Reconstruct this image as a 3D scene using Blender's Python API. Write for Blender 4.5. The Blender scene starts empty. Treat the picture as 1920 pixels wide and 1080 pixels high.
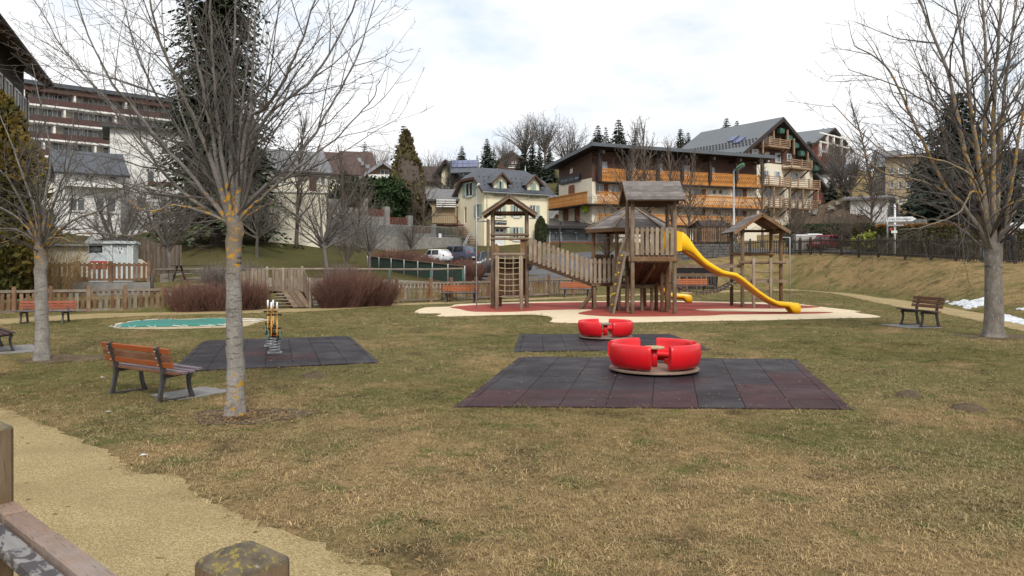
import bpy, bmesh, math, random
import numpy as np
from mathutils import Vector, Matrix

random.seed(7); np.random.seed(7)
SC = bpy.context.scene
COL = SC.collection
R = math.radians
# ------------------------------------------------------------------ camera
H, F, HY = 1.75, 1450.0, 490.0          # eye height, focal length and horizon row of the 1920 x 1080 photograph
cam = bpy.data.cameras.new('camera')
cam.sensor_width = 36.0; cam.lens = F / 1920 * 36; cam.shift_y = -(540 - HY) / 1920
cam.clip_start = 0.1; cam.clip_end = 4000
camo = bpy.data.objects.new('camera', cam); COL.objects.link(camo)
camo.location = (0, 0, H); camo.rotation_euler = (R(90), 0, 0)
SC.camera = camo
# ------------------------------------------------------------------ sky, sun, exposure
SUN_EL, SUN_ROT = R(42), R(168)
w = bpy.data.worlds.new('World'); SC.world = w; w.use_nodes = True
nt = w.node_tree; nt.nodes.clear()
def nd(nt, typ, ins=None, **at):
    n = nt.nodes.new(typ)
    for k, v in at.items(): setattr(n, k, v)
    for k, v in (ins or {}).items():
        s = n.inputs[k]
        if isinstance(v, bpy.types.NodeSocket): nt.links.new(v, s)
        else: s.default_value = v
    return n
def ramp(nt, fac, stops, interp='LINEAR'):
    n = nt.nodes.new('ShaderNodeValToRGB'); cr = n.color_ramp; cr.interpolation = interp
    while len(cr.elements) < len(stops): cr.elements.new(0.5)
    for e, (p, c) in zip(cr.elements, stops):
        e.position = p; e.color = (c, c, c, 1) if not hasattr(c, '__len__') else (*c[:3], 1)
    nt.links.new(fac, n.inputs[0]); return n.outputs[0]
sky = nd(nt, 'ShaderNodeTexSky', sky_type='NISHITA', sun_disc=False, sun_elevation=SUN_EL, sun_rotation=SUN_ROT)
bsky = nd(nt, 'ShaderNodeBackground', {'Color': sky.outputs[0], 'Strength': 0.15})
tc = nd(nt, 'ShaderNodeTexCoord')
mp = nd(nt, 'ShaderNodeMapping', {'Vector': tc.outputs['Generated'], 'Scale': (1.1, 1.1, 2.6), 'Location': (0.35, 0.2, 0.1)})
n1 = nd(nt, 'ShaderNodeTexNoise', {'Vector': mp.outputs[0], 'Scale': 2.2, 'Detail': 6.0, 'Roughness': 0.5, 'Distortion': 0.3})
n2 = nd(nt, 'ShaderNodeTexNoise', {'Vector': mp.outputs[0], 'Scale': 4.6, 'Detail': 7.0, 'Roughness': 0.55})
ccol = ramp(nt, n2.outputs[0], [(0.30, (0.57, 0.63, 0.715)), (0.42, (0.69, 0.715, 0.745)), (0.56, (0.80, 0.802, 0.805))])
bcl = nd(nt, 'ShaderNodeBackground', {'Color': ccol, 'Strength': 1.0})
cf = ramp(nt, n1.outputs[0], [(0.30, 0.45), (0.42, 1.0)])
mx = nd(nt, 'ShaderNodeMixShader', {0: cf, 1: bsky.outputs[0], 2: bcl.outputs[0]})
nd(nt, 'ShaderNodeOutputWorld', {'Surface': mx.outputs[0]})
sl = bpy.data.lights.new('sun', 'SUN'); sl.energy = 2.0; sl.angle = R(14); sl.color = (1.0, 0.955, 0.88)
so = bpy.data.objects.new('sun', sl); COL.objects.link(so)
sd = Vector((math.sin(SUN_ROT) * math.cos(SUN_EL), math.cos(SUN_ROT) * math.cos(SUN_EL), math.sin(SUN_EL)))
so.rotation_euler = sd.to_track_quat('Z', 'Y').to_euler()
so.location = sd * 60
vs = SC.view_settings
vs.view_transform = 'Standard'; vs.look = 'None'; vs.exposure = 0.5; vs.gamma = 1.0; vs.use_curve_mapping = False
SC.render.engine = 'CYCLES'
SC.cycles.max_bounces = 6; SC.cycles.diffuse_bounces = 3; SC.cycles.glossy_bounces = 3; SC.cycles.transparent_max_bounces = 6

# ------------------------------------------------------------------ helpers
def W(px, py, Y): return Vector(((px - 960) / F * Y, Y, H - (py - HY) / F * Y))
def G(px, py, z=0.0):
    Y = F * (H - z) / (py - HY); return Vector(((px - 960) / F * Y, Y, z))
def X_(px, Y): return (px - 960) / F * Y
def Z_(py, Y): return H - (py - HY) / F * Y

WM, CH = {}, {}
def link(name, data, M=None, parent=None, label=None, cat=None, group=None, kind=None):
    o = bpy.data.objects.new(name, data); COL.objects.link(o)
    M = M.copy() if M is not None else Matrix()
    WM[o.name] = M; CH[o.name] = []
    if parent is not None:
        o.parent = parent; o.matrix_basis = WM[parent.name].inverted() @ M; CH[parent.name].append(o)
    else: o.matrix_basis = M
    return tag(o, label, cat, group, kind)
def tag(o, label=None, cat=None, group=None, kind=None):
    if label: o['label'] = label
    if cat: o['category'] = cat
    if group: o['group'] = group
    if kind: o['kind'] = kind
    return o
def T(v, rz=0.0, s=1.0):
    M = Matrix.Translation(Vector(v)) @ Matrix.Rotation(rz, 4, 'Z')
    return M @ Matrix.Scale(s, 4) if s != 1.0 else M
def thing(name, label, cat, loc, rz=0.0, group=None):
    return link(name, None, T(loc, rz), None, label, cat, group)
def copy_tree(o, M=None, label=None, parent=None):
    c = o.copy(); COL.objects.link(c); CH[c.name] = []
    if parent is not None: c.parent = parent; CH[parent.name].append(c)
    if M is not None: c.matrix_basis = M; WM[c.name] = M
    if label: c['label'] = label
    for ch in CH[o.name]: copy_tree(ch, None, None, c)
    return c

class MB:
    def __init__(s): s.v, s.f, s.m = [], [], []
    def add(s, vs, fs, mi=0):
        n = len(s.v); s.v.extend([tuple(v) for v in vs])
        s.f.extend([tuple(i + n for i in f) for f in fs]); s.m.extend([mi] * len(fs)); return s
    def box(s, c, d, M=None, mi=0):
        x, y, z = d[0] / 2, d[1] / 2, d[2] / 2
        vs = [Vector((sx * x, sy * y, sz * z)) for sz in (-1, 1) for sy in (-1, 1) for sx in (-1, 1)]
        if M is not None: vs = [M @ v for v in vs]
        c = Vector(c)
        return s.add([v + c for v in vs], [(0, 2, 3, 1), (4, 5, 7, 6), (0, 1, 5, 4), (2, 6, 7, 3), (0, 4, 6, 2), (1, 3, 7, 5)], mi)
    def hexa(s, a, b, mi=0):               # two matching quads
        return s.add(list(a) + list(b), [(3, 2, 1, 0), (4, 5, 6, 7), (0, 1, 5, 4), (1, 2, 6, 5), (2, 3, 7, 6), (3, 0, 4, 7)], mi)
    def beam(s, p0, p1, w, t, n=(0, 0, 1), mi=0):
        p0, p1 = Vector(p0), Vector(p1); x = (p1 - p0).normalized(); n = Vector(n)
        y = n.cross(x).normalized(); z = x.cross(y); a, b = y * w / 2, z * t / 2
        return s.hexa([p0 - a - b, p0 + a - b, p0 + a + b, p0 - a + b], [p1 - a - b, p1 + a - b, p1 + a + b, p1 - a + b], mi)
    def prism(s, poly, off, mi=0):         # polygon extruded by a vector
        n = len(poly); off = Vector(off); P = [Vector(p) for p in poly]
        return s.add(P + [p + off for p in P], [tuple(range(n))[::-1], tuple(range(n, 2 * n))] + [(i, (i + 1) % n, n + (i + 1) % n, n + i) for i in range(n)], mi)
    def tube(s, pts, rad, n=6, mi=0, cap=True):
        P = [Vector(p) for p in pts]; base = len(s.v); k = len(P)
        if not hasattr(rad, '__len__'): rad = [rad] * k
        cs = [(math.cos(2 * math.pi * j / n), math.sin(2 * math.pi * j / n)) for j in range(n)]
        u = None
        for i in range(k):
            t = (P[min(i + 1, k - 1)] - P[max(i - 1, 0)])
            if t.length < 1e-9: t = Vector((0, 0, 1))
            t.normalize()
            if u is None:
                u = t.cross(Vector((0, 0, 1)) if abs(t.z) < 0.9 else Vector((1, 0, 0)))
            else: u = u - t * u.dot(t)
            if u.length < 1e-6: u = t.orthogonal()
            u.normalize(); v = t.cross(u); r = rad[i]; p = P[i]
            for c, sn in cs:
                s.v.append((p.x + (u.x * c + v.x * sn) * r, p.y + (u.y * c + v.y * sn) * r, p.z + (u.z * c + v.z * sn) * r))
        for i in range(k - 1):
            a = base + i * n
            for j in range(n):
                j2 = (j + 1) % n; s.f.append((a + j, a + j2, a + n + j2, a + n + j)); s.m.append(mi)
        if cap:
            s.f.append(tuple(base + j for j in range(n))[::-1]); s.f.append(tuple(base + (k - 1) * n + j for j in range(n))); s.m += [mi, mi]
        return s
    def lathe(s, prof, n=24, c=(0, 0, 0), mi=0, a0=0.0, a1=2 * math.pi):
        full = abs(a1 - a0 - 2 * math.pi) < 1e-6; m = n if full else n + 1; base = len(s.v)
        for r, z in prof:
            for j in range(m):
                a = a0 + (a1 - a0) * j / n; s.v.append((c[0] + r * math.cos(a), c[1] + r * math.sin(a), c[2] + z))
        for i in range(len(prof) - 1):
            for j in range(n):
                j2 = (j + 1) % m; s.f.append((base + i * m + j, base + i * m + j2, base + (i + 1) * m + j2, base + (i + 1) * m + j)); s.m.append(mi)
        return s
    def mesh(s, name, mats, smooth=False):
        me = bpy.data.meshes.new(name); me.from_pydata(s.v, [], s.f)
        for m in (mats if isinstance(mats, (list, tuple)) else [mats]): me.materials.append(m)
        if any(s.m): me.polygons.foreach_set('material_index', s.m)
        if smooth: me.polygons.foreach_set('use_smooth', [True] * len(s.f))
        me.update(); return me
    def build(s, name, mats, parent=None, smooth=False, fix=True, M=None, **k):
        # vertices are world positions; the object's origin goes to its parent's origin (or M)
        if M is None: M = WM[parent.name] if parent is not None else Matrix()
        I = M.inverted(); s.v = [tuple(I @ Vector(v)) for v in s.v]
        me = s.mesh(name, mats, smooth)
        if fix and len(s.f) < 60000:
            bm = bmesh.new(); bm.from_mesh(me); bmesh.ops.recalc_face_normals(bm, faces=bm.faces); bm.to_mesh(me); bm.free()
        return link(name, me, M, parent, **k)

MC = {}
def outline(l, w, top):
    h = w / 2
    if top == 'round': return [(0, -h), (l - h, -h)] + [(l - h + h * math.cos(a), h * math.sin(a)) for a in (R(-50), R(-20), R(20), R(50))] + [(l - h, h), (0, h)]
    if top == 'point': return [(0, -h), (l - h * 0.9, -h), (l, 0), (l - h * 0.9, h), (0, h)]
    if top == 'dog': return [(0, -h), (l - h * 0.5, -h), (l, -h * 0.45), (l, h * 0.45), (l - h * 0.5, h), (0, h)]
    return [(0, -h), (l, -h), (l, h), (0, h)]
def plank(name, p0, p1, w, t, mat, parent, n=(0, 0, 1), top='flat', bev=0.0, **k):
    p0, p1 = Vector(p0), Vector(p1); l = round((p1 - p0).length, 3); key = ('p', l, w, t, top, bev, mat.name)
    if key not in MC:
        b = MB().prism([(x, y, -t / 2) for x, y in outline(l, w, top)], (0, 0, t)); me = b.mesh(name, mat)
        bm = bmesh.new(); bm.from_mesh(me)
        if bev: bmesh.ops.bevel(bm, geom=bm.edges[:], offset=bev, segments=1, affect='EDGES')
        bmesh.ops.recalc_face_normals(bm, faces=bm.faces); bm.to_mesh(me); bm.free(); MC[key] = me
    x = (p1 - p0).normalized(); n = Vector(n); y = n.cross(x)
    if y.length < 1e-5: y = x.orthogonal()
    y.normalize(); z = x.cross(y)
    M = Matrix(((x.x, y.x, z.x, p0.x), (x.y, y.y, z.y, p0.y), (x.z, y.z, z.z, p0.z), (0, 0, 0, 1)))
    return link(name, MC[key], M, parent, **k)
def log(name, p0, p1, r, mat, parent, n=12, **k):
    p0, p1 = Vector(p0), Vector(p1); l = round((p1 - p0).length, 3); key = ('l', l, r, n, mat.name)
    if key not in MC:
        c = min(r * 0.25, l * 0.2)
        b = MB().tube([(0, 0, 0), (c, 0, 0), (l - c, 0, 0), (l, 0, 0)], [r * 0.8, r, r, r * 0.8], n); me = b.mesh(name, mat)
        for p in me.polygons: p.use_smooth = len(p.vertices) == 4
        MC[key] = me
    x = (p1 - p0).normalized(); y = x.orthogonal().normalized(); z = x.cross(y)
    M = Matrix(((x.x, y.x, z.x, p0.x), (x.y, y.y, z.y, p0.y), (x.z, y.z, z.z, p0.z), (0, 0, 0, 1)))
    return link(name, MC[key], M, parent, **k)
def smooth_poly(pts, k=6, closed=True):
    n = len(pts); out = []
    for i in range(n if closed else n - 1):
        if closed: p0, p1, p2, p3 = pts[i - 1], pts[i], pts[(i + 1) % n], pts[(i + 2) % n]
        else: p0, p1, p2, p3 = pts[max(i - 1, 0)], pts[i], pts[i + 1], pts[min(i + 2, n - 1)]
        for j in range(k):
            t = j / k; out.append(tuple(0.5 * (2 * b + (c - a) * t + (2 * a - 5 * b + 4 * c - d) * t * t + (3 * b - a - 3 * c + d) * t ** 3) for a, b, c, d in zip(p0, p1, p2, p3)))
    if not closed: out.append(tuple(pts[-1]))
    return out
def pip(poly, X, Y):
    ins = np.zeros(X.shape, bool); n = len(poly); j = n - 1
    for i in range(n):
        xi, yi = poly[i][0], poly[i][1]; xj, yj = poly[j][0], poly[j][1]
        c = ((yi > Y) != (yj > Y)) & (X < (xj - xi) * (Y - yi) / ((yj - yi) or 1e-12) + xi)
        ins ^= c; j = i
    return ins
# ------------------------------------------------------------------ materials
def newmat(name):
    m = bpy.data.materials.new(name); m.use_nodes = True; nt = m.node_tree; nt.nodes.clear()
    out = nd(nt, 'ShaderNodeOutputMaterial'); b = nd(nt, 'ShaderNodeBsdfPrincipled'); nt.links.new(b.outputs[0], out.inputs[0])
    return m, nt, b
def setb(nt, b, **k):
    for key, v in k.items():
        s = b.inputs[key]
        if isinstance(v, bpy.types.NodeSocket): nt.links.new(v, s)
        elif hasattr(v, '__len__') and len(v) == 3: s.default_value = (*v, 1)
        else: s.default_value = v
def bump(nt, b, h, strength=0.3, dist=0.02):
    n = nd(nt, 'ShaderNodeBump', {'Height': h, 'Strength': strength, 'Distance': dist}); nt.links.new(n.outputs[0], b.inputs['Normal'])
def mixc(nt, f, a, b, mode='MIX'):
    n = nt.nodes.new('ShaderNodeMix'); n.data_type = 'RGBA'; n.blend_type = mode
    for i, v in ((0, f), (6, a), (7, b)):
        if isinstance(v, bpy.types.NodeSocket): nt.links.new(v, n.inputs[i])
        elif hasattr(v, '__len__'): n.inputs[i].default_value = (*v[:3], 1)
        else: n.inputs[i].default_value = v
    return n.outputs[2]
def math_(nt, op, a, b=0.0, c=0.0, clamp=False):
    n = nt.nodes.new('ShaderNodeMath'); n.operation = op; n.use_clamp = clamp
    for i, v in enumerate((a, b, c)):
        if isinstance(v, bpy.types.NodeSocket): nt.links.new(v, n.inputs[i])
        else: n.inputs[i].default_value = v
    return n.outputs[0]
def noise(nt, vec, scale, detail=4, rough=0.55, dist=0.0):
    return nd(nt, 'ShaderNodeTexNoise', {'Vector': vec, 'Scale': scale, 'Detail': float(detail), 'Roughness': rough, 'Distortion': dist}).outputs[0]
def coords(nt, kind='Object', scale=(1, 1, 1)):
    if kind == 'Position': v = nd(nt, 'ShaderNodeNewGeometry').outputs['Position']
    else: v = nd(nt, 'ShaderNodeTexCoord').outputs[kind]
    return nd(nt, 'ShaderNodeMapping', {'Vector': v, 'Scale': scale}).outputs[0]
def simple(name, a, b=None, rough=0.7, scale=4.0, stretch=(1, 1, 1), fine=0.25, fscale=40.0, rnd=0.0, metal=0.0, spec=0.35, bmp=0.15, bdist=0.01, lo=0.35, hi=0.65, kind='Object', coat=0.0):
    """two-tone surface: broad stains from a to b, fine mottling, per-object value shift, fine relief"""
    m, nt, p = newmat(name); b = b or tuple(c * 0.7 for c in a)
    v = coords(nt, kind, stretch)
    f = ramp(nt, noise(nt, v, scale, 5, 0.6), [(lo, 0.0), (hi, 1.0)])
    c = mixc(nt, f, a, b)
    g = ramp(nt, noise(nt, v, fscale, 3, 0.6), [(0.25, 1 - fine), (0.75, 1 + fine)])
    c = mixc(nt, 1.0, c, g, 'MULTIPLY')
    if rnd:
        oi = nd(nt, 'ShaderNodeObjectInfo'); hv = nd(nt, 'ShaderNodeHueSaturation', {'Color': c, 'Value': ramp(nt, oi.outputs['Random'], [(0, 1 - rnd), (1, 1 + rnd)])})
        c = hv.outputs[0]
    setb(nt, p, **{'Base Color': c, 'Roughness': rough, 'Metallic': metal, 'Specular IOR Level': spec})
    if coat: setb(nt, p, **{'Coat Weight': coat, 'Coat Roughness': 0.15})
    if bmp: bump(nt, p, noise(nt, v, fscale, 4, 0.65), bmp, bdist)
    return m
def wood(name, a, b, c, rough=0.8, rnd=0.22, along=(1, 14, 14), kind='Object'):
    """boards and logs; grain runs along the piece's own x axis"""
    m, nt, p = newmat(name)
    oi = nd(nt, 'ShaderNodeObjectInfo')
    tcn = nd(nt, 'ShaderNodeTexCoord').outputs[kind]
    sh = nd(nt, 'ShaderNodeCombineXYZ', {0: math_(nt, 'MULTIPLY', oi.outputs['Random'], 37.0), 1: math_(nt, 'MULTIPLY', oi.outputs['Random'], 11.0)}).outputs[0]
    va = nd(nt, 'ShaderNodeVectorMath', {0: tcn, 1: sh}, operation='ADD').outputs[0]
    v = nd(nt, 'ShaderNodeMapping', {'Vector': va, 'Scale': along}).outputs[0]
    gr = noise(nt, v, 4.0, 6, 0.65, 0.4)
    st = noise(nt, va, 2.2, 4, 0.6)
    col = mixc(nt, ramp(nt, gr, [(0.3, 0.0), (0.7, 1.0)]), a, b)
    col = mixc(nt, ramp(nt, st, [(0.45, 0.0), (0.68, 0.75)]), col, c)
    crack = ramp(nt, noise(nt, v, 11.0, 3, 0.5), [(0.30, 0.45), (0.40, 1.0)])
    col = mixc(nt, 1.0, col, crack, 'MULTIPLY')
    col = nd(nt, 'ShaderNodeHueSaturation', {'Color': col, 'Value': ramp(nt, oi.outputs['Random'], [(0, 1 - rnd), (1, 1 + rnd)])}).outputs[0]
    setb(nt, p, **{'Base Color': col, 'Roughness': rough, 'Specular IOR Level': 0.25})
    bump(nt, p, gr, 0.35, 0.006)
    return m
M = {}
M['log'] = wood('weathered_log', (.20, .14, .092), (.125, .082, .05), (.24, .20, .155))
M['log_brown'] = wood('brown_log', (.18, .10, .05), (.11, .06, .03), (.20, .14, .09))
M['picket'] = wood('weathered_picket', (.27, .21, .155), (.18, .13, .09), (.31, .27, .22))
M['shingle'] = wood('grey_roof_board', (.17, .15, .14), (.10, .085, .08), (.23, .205, .195))
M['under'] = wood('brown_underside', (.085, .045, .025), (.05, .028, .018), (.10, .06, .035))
M['fence_brown'] = wood('fence_brown', (.19, .10, .055), (.12, .065, .038), (.25, .19, .13))
M['fence_grey'] = wood('fence_grey', (.22, .18, .14), (.14, .11, .085), (.27, .235, .20))
M['fence_dark'] = wood('fence_dark', (.055, .045, .036), (.032, .027, .022), (.09, .078, .062))
M['slat_orange'] = wood('slat_orange', (.36, .095, .025), (.25, .062, .018), (.30, .10, .04), rough=.55, rnd=.12)
M['slat_red'] = wood('slat_red', (.30, .075, .035), (.20, .05, .026), (.27, .10, .06), rough=.6, rnd=.15)
M['slat_brown'] = wood('slat_brown', (.17, .07, .035), (.10, .042, .022), (.20, .11, .07), rough=.6, rnd=.15)
M['slat_grey'] = wood('slat_grey', (.17, .13, .15), (.10, .07, .085), (.22, .20, .23), rough=.5, rnd=.15)
M['slat_dark'] = wood('slat_dark', (.085, .05, .045), (.05, .03, .028), (.12, .085, .085), rough=.5)
M['iron'] = simple('cast_iron', (.028, .026, .028), (.045, .038, .036), rough=.5, scale=9, rnd=.05, spec=.5)
M['galv'] = simple('galvanised_steel', (.36, .37, .38), (.28, .29, .30), rough=.42, metal=.6, scale=6)
M['bolt'] = simple('bolt_steel', (.5, .5, .5), rough=.35, metal=.7)
M['red_plastic'] = simple('red_plastic', (.62, .007, .013), (.40, .010, .013), rough=.33, scale=5, fine=.12, fscale=55, spec=.5, bmp=.05, lo=.45, hi=.85)
M['yellow_plastic'] = simple('yellow_plastic', (.84, .50, .004), (.76, .43, .004), rough=.3, scale=2, fine=.05, spec=.5, bmp=.02)
M['slide_under_shade'] = simple('shaded_slide_shell', (.40, .15, .015), (.28, .10, .015), rough=.45, scale=2, fine=.1, spec=.4, bmp=.03)  # slide underside: its shade is put into this orange-brown base colour
M['disc_wood'] = wood('disc_plywood', (.19, .13, .10), (.11, .07, .055), (.25, .19, .15))
M['ply'] = simple('table_plywood', (.50, .36, .18), (.34, .25, .15), rough=.6, scale=9)
M['ply_grey'] = simple('table_grey', (.27, .24, .22), (.18, .16, .15), rough=.6, scale=9)
M['yellow_paint'] = simple('yellow_paint', (.72, .36, .02), (.55, .22, .02), rough=.4, scale=9)
M['white_paint'] = simple('white_paint', (.72, .73, .73), (.58, .60, .60), rough=.45, scale=7, fine=.08)
M['green_paint'] = simple('green_paint', (.05, .14, .10), rough=.5)
M['black_plastic'] = simple('black_plastic', (.018, .016, .018), rough=.45)
M['rope'] = simple('pale_rope', (.50, .43, .28), (.36, .30, .18), rough=.9, scale=30)
M['rope_white'] = simple('white_rope', (.62, .62, .58), rough=.9, scale=30)
M['hold'] = simple('yellow_hold', (.55, .36, .02), rough=.6)
M['asphalt'] = simple('asphalt', (.075, .075, .082), (.11, .11, .115), rough=.9, scale=.6, fine=.25, fscale=60, kind='Position')
M['concrete'] = simple('concrete', (.26, .25, .23), (.17, .165, .15), rough=.9, scale=3.0, rnd=.1)
M['paver'] = simple('paver', (.24, .23, .23), (.18, .17, .165), rough=.75, scale=4, rnd=.12)
M['snow'] = simple('snow', (.70, .74, .80), (.40, .41, .42), rough=.8, scale=7, fine=.15, lo=.42, hi=.62)
M['glass'] = simple('window_glass', (.030, .036, .042), (.10, .115, .125), rough=.08, scale=.35, fine=.0, spec=.8, bmp=0, kind='Position')
M['glass_lit'] = simple('curtained_glass', (.34, .37, .40), (.12, .14, .16), rough=.12, scale=.8, stretch=(2, 2, .2), fine=.0, spec=.7, bmp=0, kind='Position')
M['white_frame'] = simple('white_frame', (.70, .70, .68), rough=.5, fine=.05)
M['cream'] = simple('cream_plaster', (.80, .73, .53), (.73, .66, .48), rough=.9, scale=.7, fine=.06, fscale=25)
M['cream_pale'] = simple('pale_cream_plaster', (.78, .72, .58), (.68, .63, .51), rough=.9, scale=.7, fine=.06, fscale=25)
M['white_wall'] = simple('white_plaster', (.80, .79, .76), (.68, .67, .65), rough=.9, scale=.6, fine=.06, fscale=20)
M['grey_wall'] = simple('grey_plaster', (.40, .38, .35), (.31, .295, .27), rough=.9, scale=.6, fine=.08, fscale=20)
M['pink_wall'] = simple('pink_plaster', (.45, .30, .20), (.38, .24, .16), rough=.9, scale=.8, fine=.06)
M['tan_wall'] = simple('tan_plaster', (.38, .30, .19), (.32, .25, .16), rough=.9, scale=.6, fine=.06)
M['roof_slate'] = simple('blue_grey_slate', (.060, .068, .082), (.082, .090, .105), rough=.55, scale=2.0, fine=.15, spec=.4)
M['roof_metal'] = simple('grey_roof_sheet', (.10, .115, .13), (.085, .097, .108), rough=.45, scale=1.0, fine=.06, spec=.45)
M['roof_brown'] = simple('brown_roof_tile', (.085, .050, .040), (.062, .040, .034), rough=.75, scale=2.0, fine=.18)
M['roof_grey'] = simple('grey_roof_tile', (.13, .13, .135), (.17, .17, .175), rough=.75, scale=3.0, fine=.2)
M['solar'] = simple('solar_panel', (.035, .05, .15), (.045, .065, .19), rough=.2, scale=2, fine=.05, spec=.6, bmp=0)
M['clad'] = simple('brown_cladding', (.105, .055, .038), (.075, .040, .029), rough=.75, scale=1.2, stretch=(1, 1, 5), fine=.2, fscale=9)
M['clad_red'] = simple('red_brown_cladding', (.16, .050, .036), (.12, .040, .03), rough=.75, scale=1.2, stretch=(1, 1, 4), fine=.18, fscale=9)
M['dark_beam'] = simple('dark_beam', (.030, .022, .020), (.045, .03, .026), rough=.7, scale=2)
M['balcony'] = simple('honey_balcony_wood', (.62, .27, .06), (.44, .18, .042), rough=.6, scale=2.5, stretch=(3, 3, .5), fine=.25, fscale=9)
M['balcony_pale'] = simple('pale_balcony_wood', (.34, .23, .15), (.25, .16, .10), rough=.7, scale=1.5, fine=.2, fscale=12)
M['balcony_red'] = simple('maroon_balcony', (.095, .045, .038), (.07, .034, .030), rough=.6, scale=1.0, fine=.12)
M['shutter_green'] = simple('sage_shutter', (.32, .40, .34), (.27, .345, .295), rough=.6, scale=3, fine=.08)
M['shutter_brown'] = simple('rust_shutter', (.22, .075, .035), (.17, .058, .03), rough=.6, scale=3, fine=.1)
M['brick'] = simple('brick_red', (.25, .075, .045), (.19, .06, .04), rough=.85, scale=3, fine=.25, fscale=22)
M['sign_black'] = simple('sign_black', (.014, .013, .015), rough=.5)
M['sign_white'] = simple('sign_white', (.72, .74, .76), rough=.5, fine=.05)
M['letter_white'] = simple('letter_white', (.80, .80, .78), rough=.5, fine=.02)
M['letter_dark'] = simple('letter_dark', (.03, .035, .05), rough=.5, fine=.02)
M['sign_red'] = simple('sign_red', (.42, .05, .03), rough=.5)
M['sign_lime'] = simple('sign_lime', (.42, .58, .03), rough=.5)
M['teal'] = simple('teal_tarp', (.012, .20, .16), (.045, .16, .13), rough=.55, scale=5, fine=.15, bmp=.3, fscale=8, bdist=.03)
M['sand'] = simple('sand', (.44, .36, .24), (.36, .29, .19), rough=.95, scale=8, fine=.15)
M['container'] = simple('grey_container', (.50, .55, .57), (.43, .48, .50), rough=.55, scale=1.5, fine=.05)
M['green_lamp'] = simple('green_lamp', (.06, .22, .09), rough=.4)
M['blue_pole'] = simple('blue_grey_pole', (.33, .40, .46), (.25, .31, .36), rough=.4, scale=4)
M['red_car'] = simple('red_car_paint', (.26, .018, .026), rough=.3, coat=.6, fine=.02, bmp=0)
M['blue_car'] = simple('blue_car_paint', (.075, .085, .125), rough=.3, coat=.6, fine=.02, bmp=0)
M['black_car'] = simple('black_car_paint', (.012, .016, .026), rough=.3, coat=.6, fine=.02, bmp=0)
M['white_car'] = simple('white_car_paint', (.74, .75, .77), rough=.3, coat=.6, fine=.02, bmp=0)
M['car_glass'] = simple('car_glass', (.018, .022, .028), rough=.06, spec=.8, fine=0, bmp=0)
M['tyre'] = simple('tyre_rubber', (.016, .016, .016), rough=.8)
M['rim'] = simple('wheel_rim', (.28, .28, .29), rough=.35, metal=.7)
M['tail_light'] = simple('tail_light', (.40, .01, .015), rough=.2, fine=.02, bmp=0)
M['navy'] = simple('navy_cloth', (.012, .014, .028), rough=.9)
M['trousers'] = simple('dark_trousers', (.022, .024, .034), rough=.9)
M['skin'] = simple('skin', (.42, .25, .18), rough=.6, fine=.03, bmp=0)
M['hair'] = simple('dark_hair', (.022, .016, .012), rough=.7)
M['netting'] = simple('green_netting', (.022, .042, .032), (.035, .055, .042), rough=.8, scale=2, fine=.2, fscale=30)
M['stone'] = simple('wall_stone', (.17, .16, .155), (.10, .095, .09), rough=.9, scale=5, rnd=.3)
M['rubble'] = simple('pale_rubble', (.36, .33, .28), (.24, .22, .18), rough=.9, scale=5, rnd=.3)
M['mortar'] = simple('mortar', (.12, .112, .105), rough=.95, scale=6)
# ------------------------------------------------------------------ ground materials
def turf_colour(nt, pos):
    """dead straw, olive and green patches with bare dark spots, by place on the lawn"""
    xyz = nd(nt, 'ShaderNodeSeparateXYZ', {0: pos}).outputs
    wear = math_(nt, 'MULTIPLY', ramp(nt, math_(nt, 'MULTIPLY', xyz[1], .05), [(.33, 1.0), (.56, 0.0)]), ramp(nt, math_(nt, 'MULTIPLY_ADD', xyz[0], .05, .5), [(.60, 1.0), (.76, .25)]))
    wear = math_(nt, 'MAXIMUM', wear, math_(nt, 'MULTIPLY', ramp(nt, xyz[2], [(.05, 0), (.5, .85)]), ramp(nt, math_(nt, 'MULTIPLY', xyz[0], .05), [(.25, 0), (.5, 1)])))
    big = noise(nt, pos, 0.42, 5, 0.62, 0.6); mid = noise(nt, pos, 1.9, 5, 0.65, 0.3); sm = noise(nt, pos, 7.0, 4, 0.6)
    c = mixc(nt, ramp(nt, math_(nt, 'SUBTRACT', big, math_(nt, 'MULTIPLY_ADD', wear, .20, -.10)), [(0.40, 0.0), (0.60, 1.0)]), (.275, .190, .092), (.140, .124, .048))
    c = mixc(nt, ramp(nt, mid, [(0.53, 0.0), (0.66, 0.85)]), c, (.085, .106, .028))
    c = mixc(nt, ramp(nt, sm, [(0.55, 0.0), (0.75, 0.6)]), c, (.37, .275, .145))
    dk = noise(nt, nd(nt, 'ShaderNodeVectorMath', {0: pos, 1: (13.0, 5.0, 0)}, operation='ADD').outputs[0], 1.1, 5, 0.7)
    return mixc(nt, ramp(nt, dk, [(0.54, 0.0), (0.68, 0.85)]), c, (.068, .050, .026))
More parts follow.
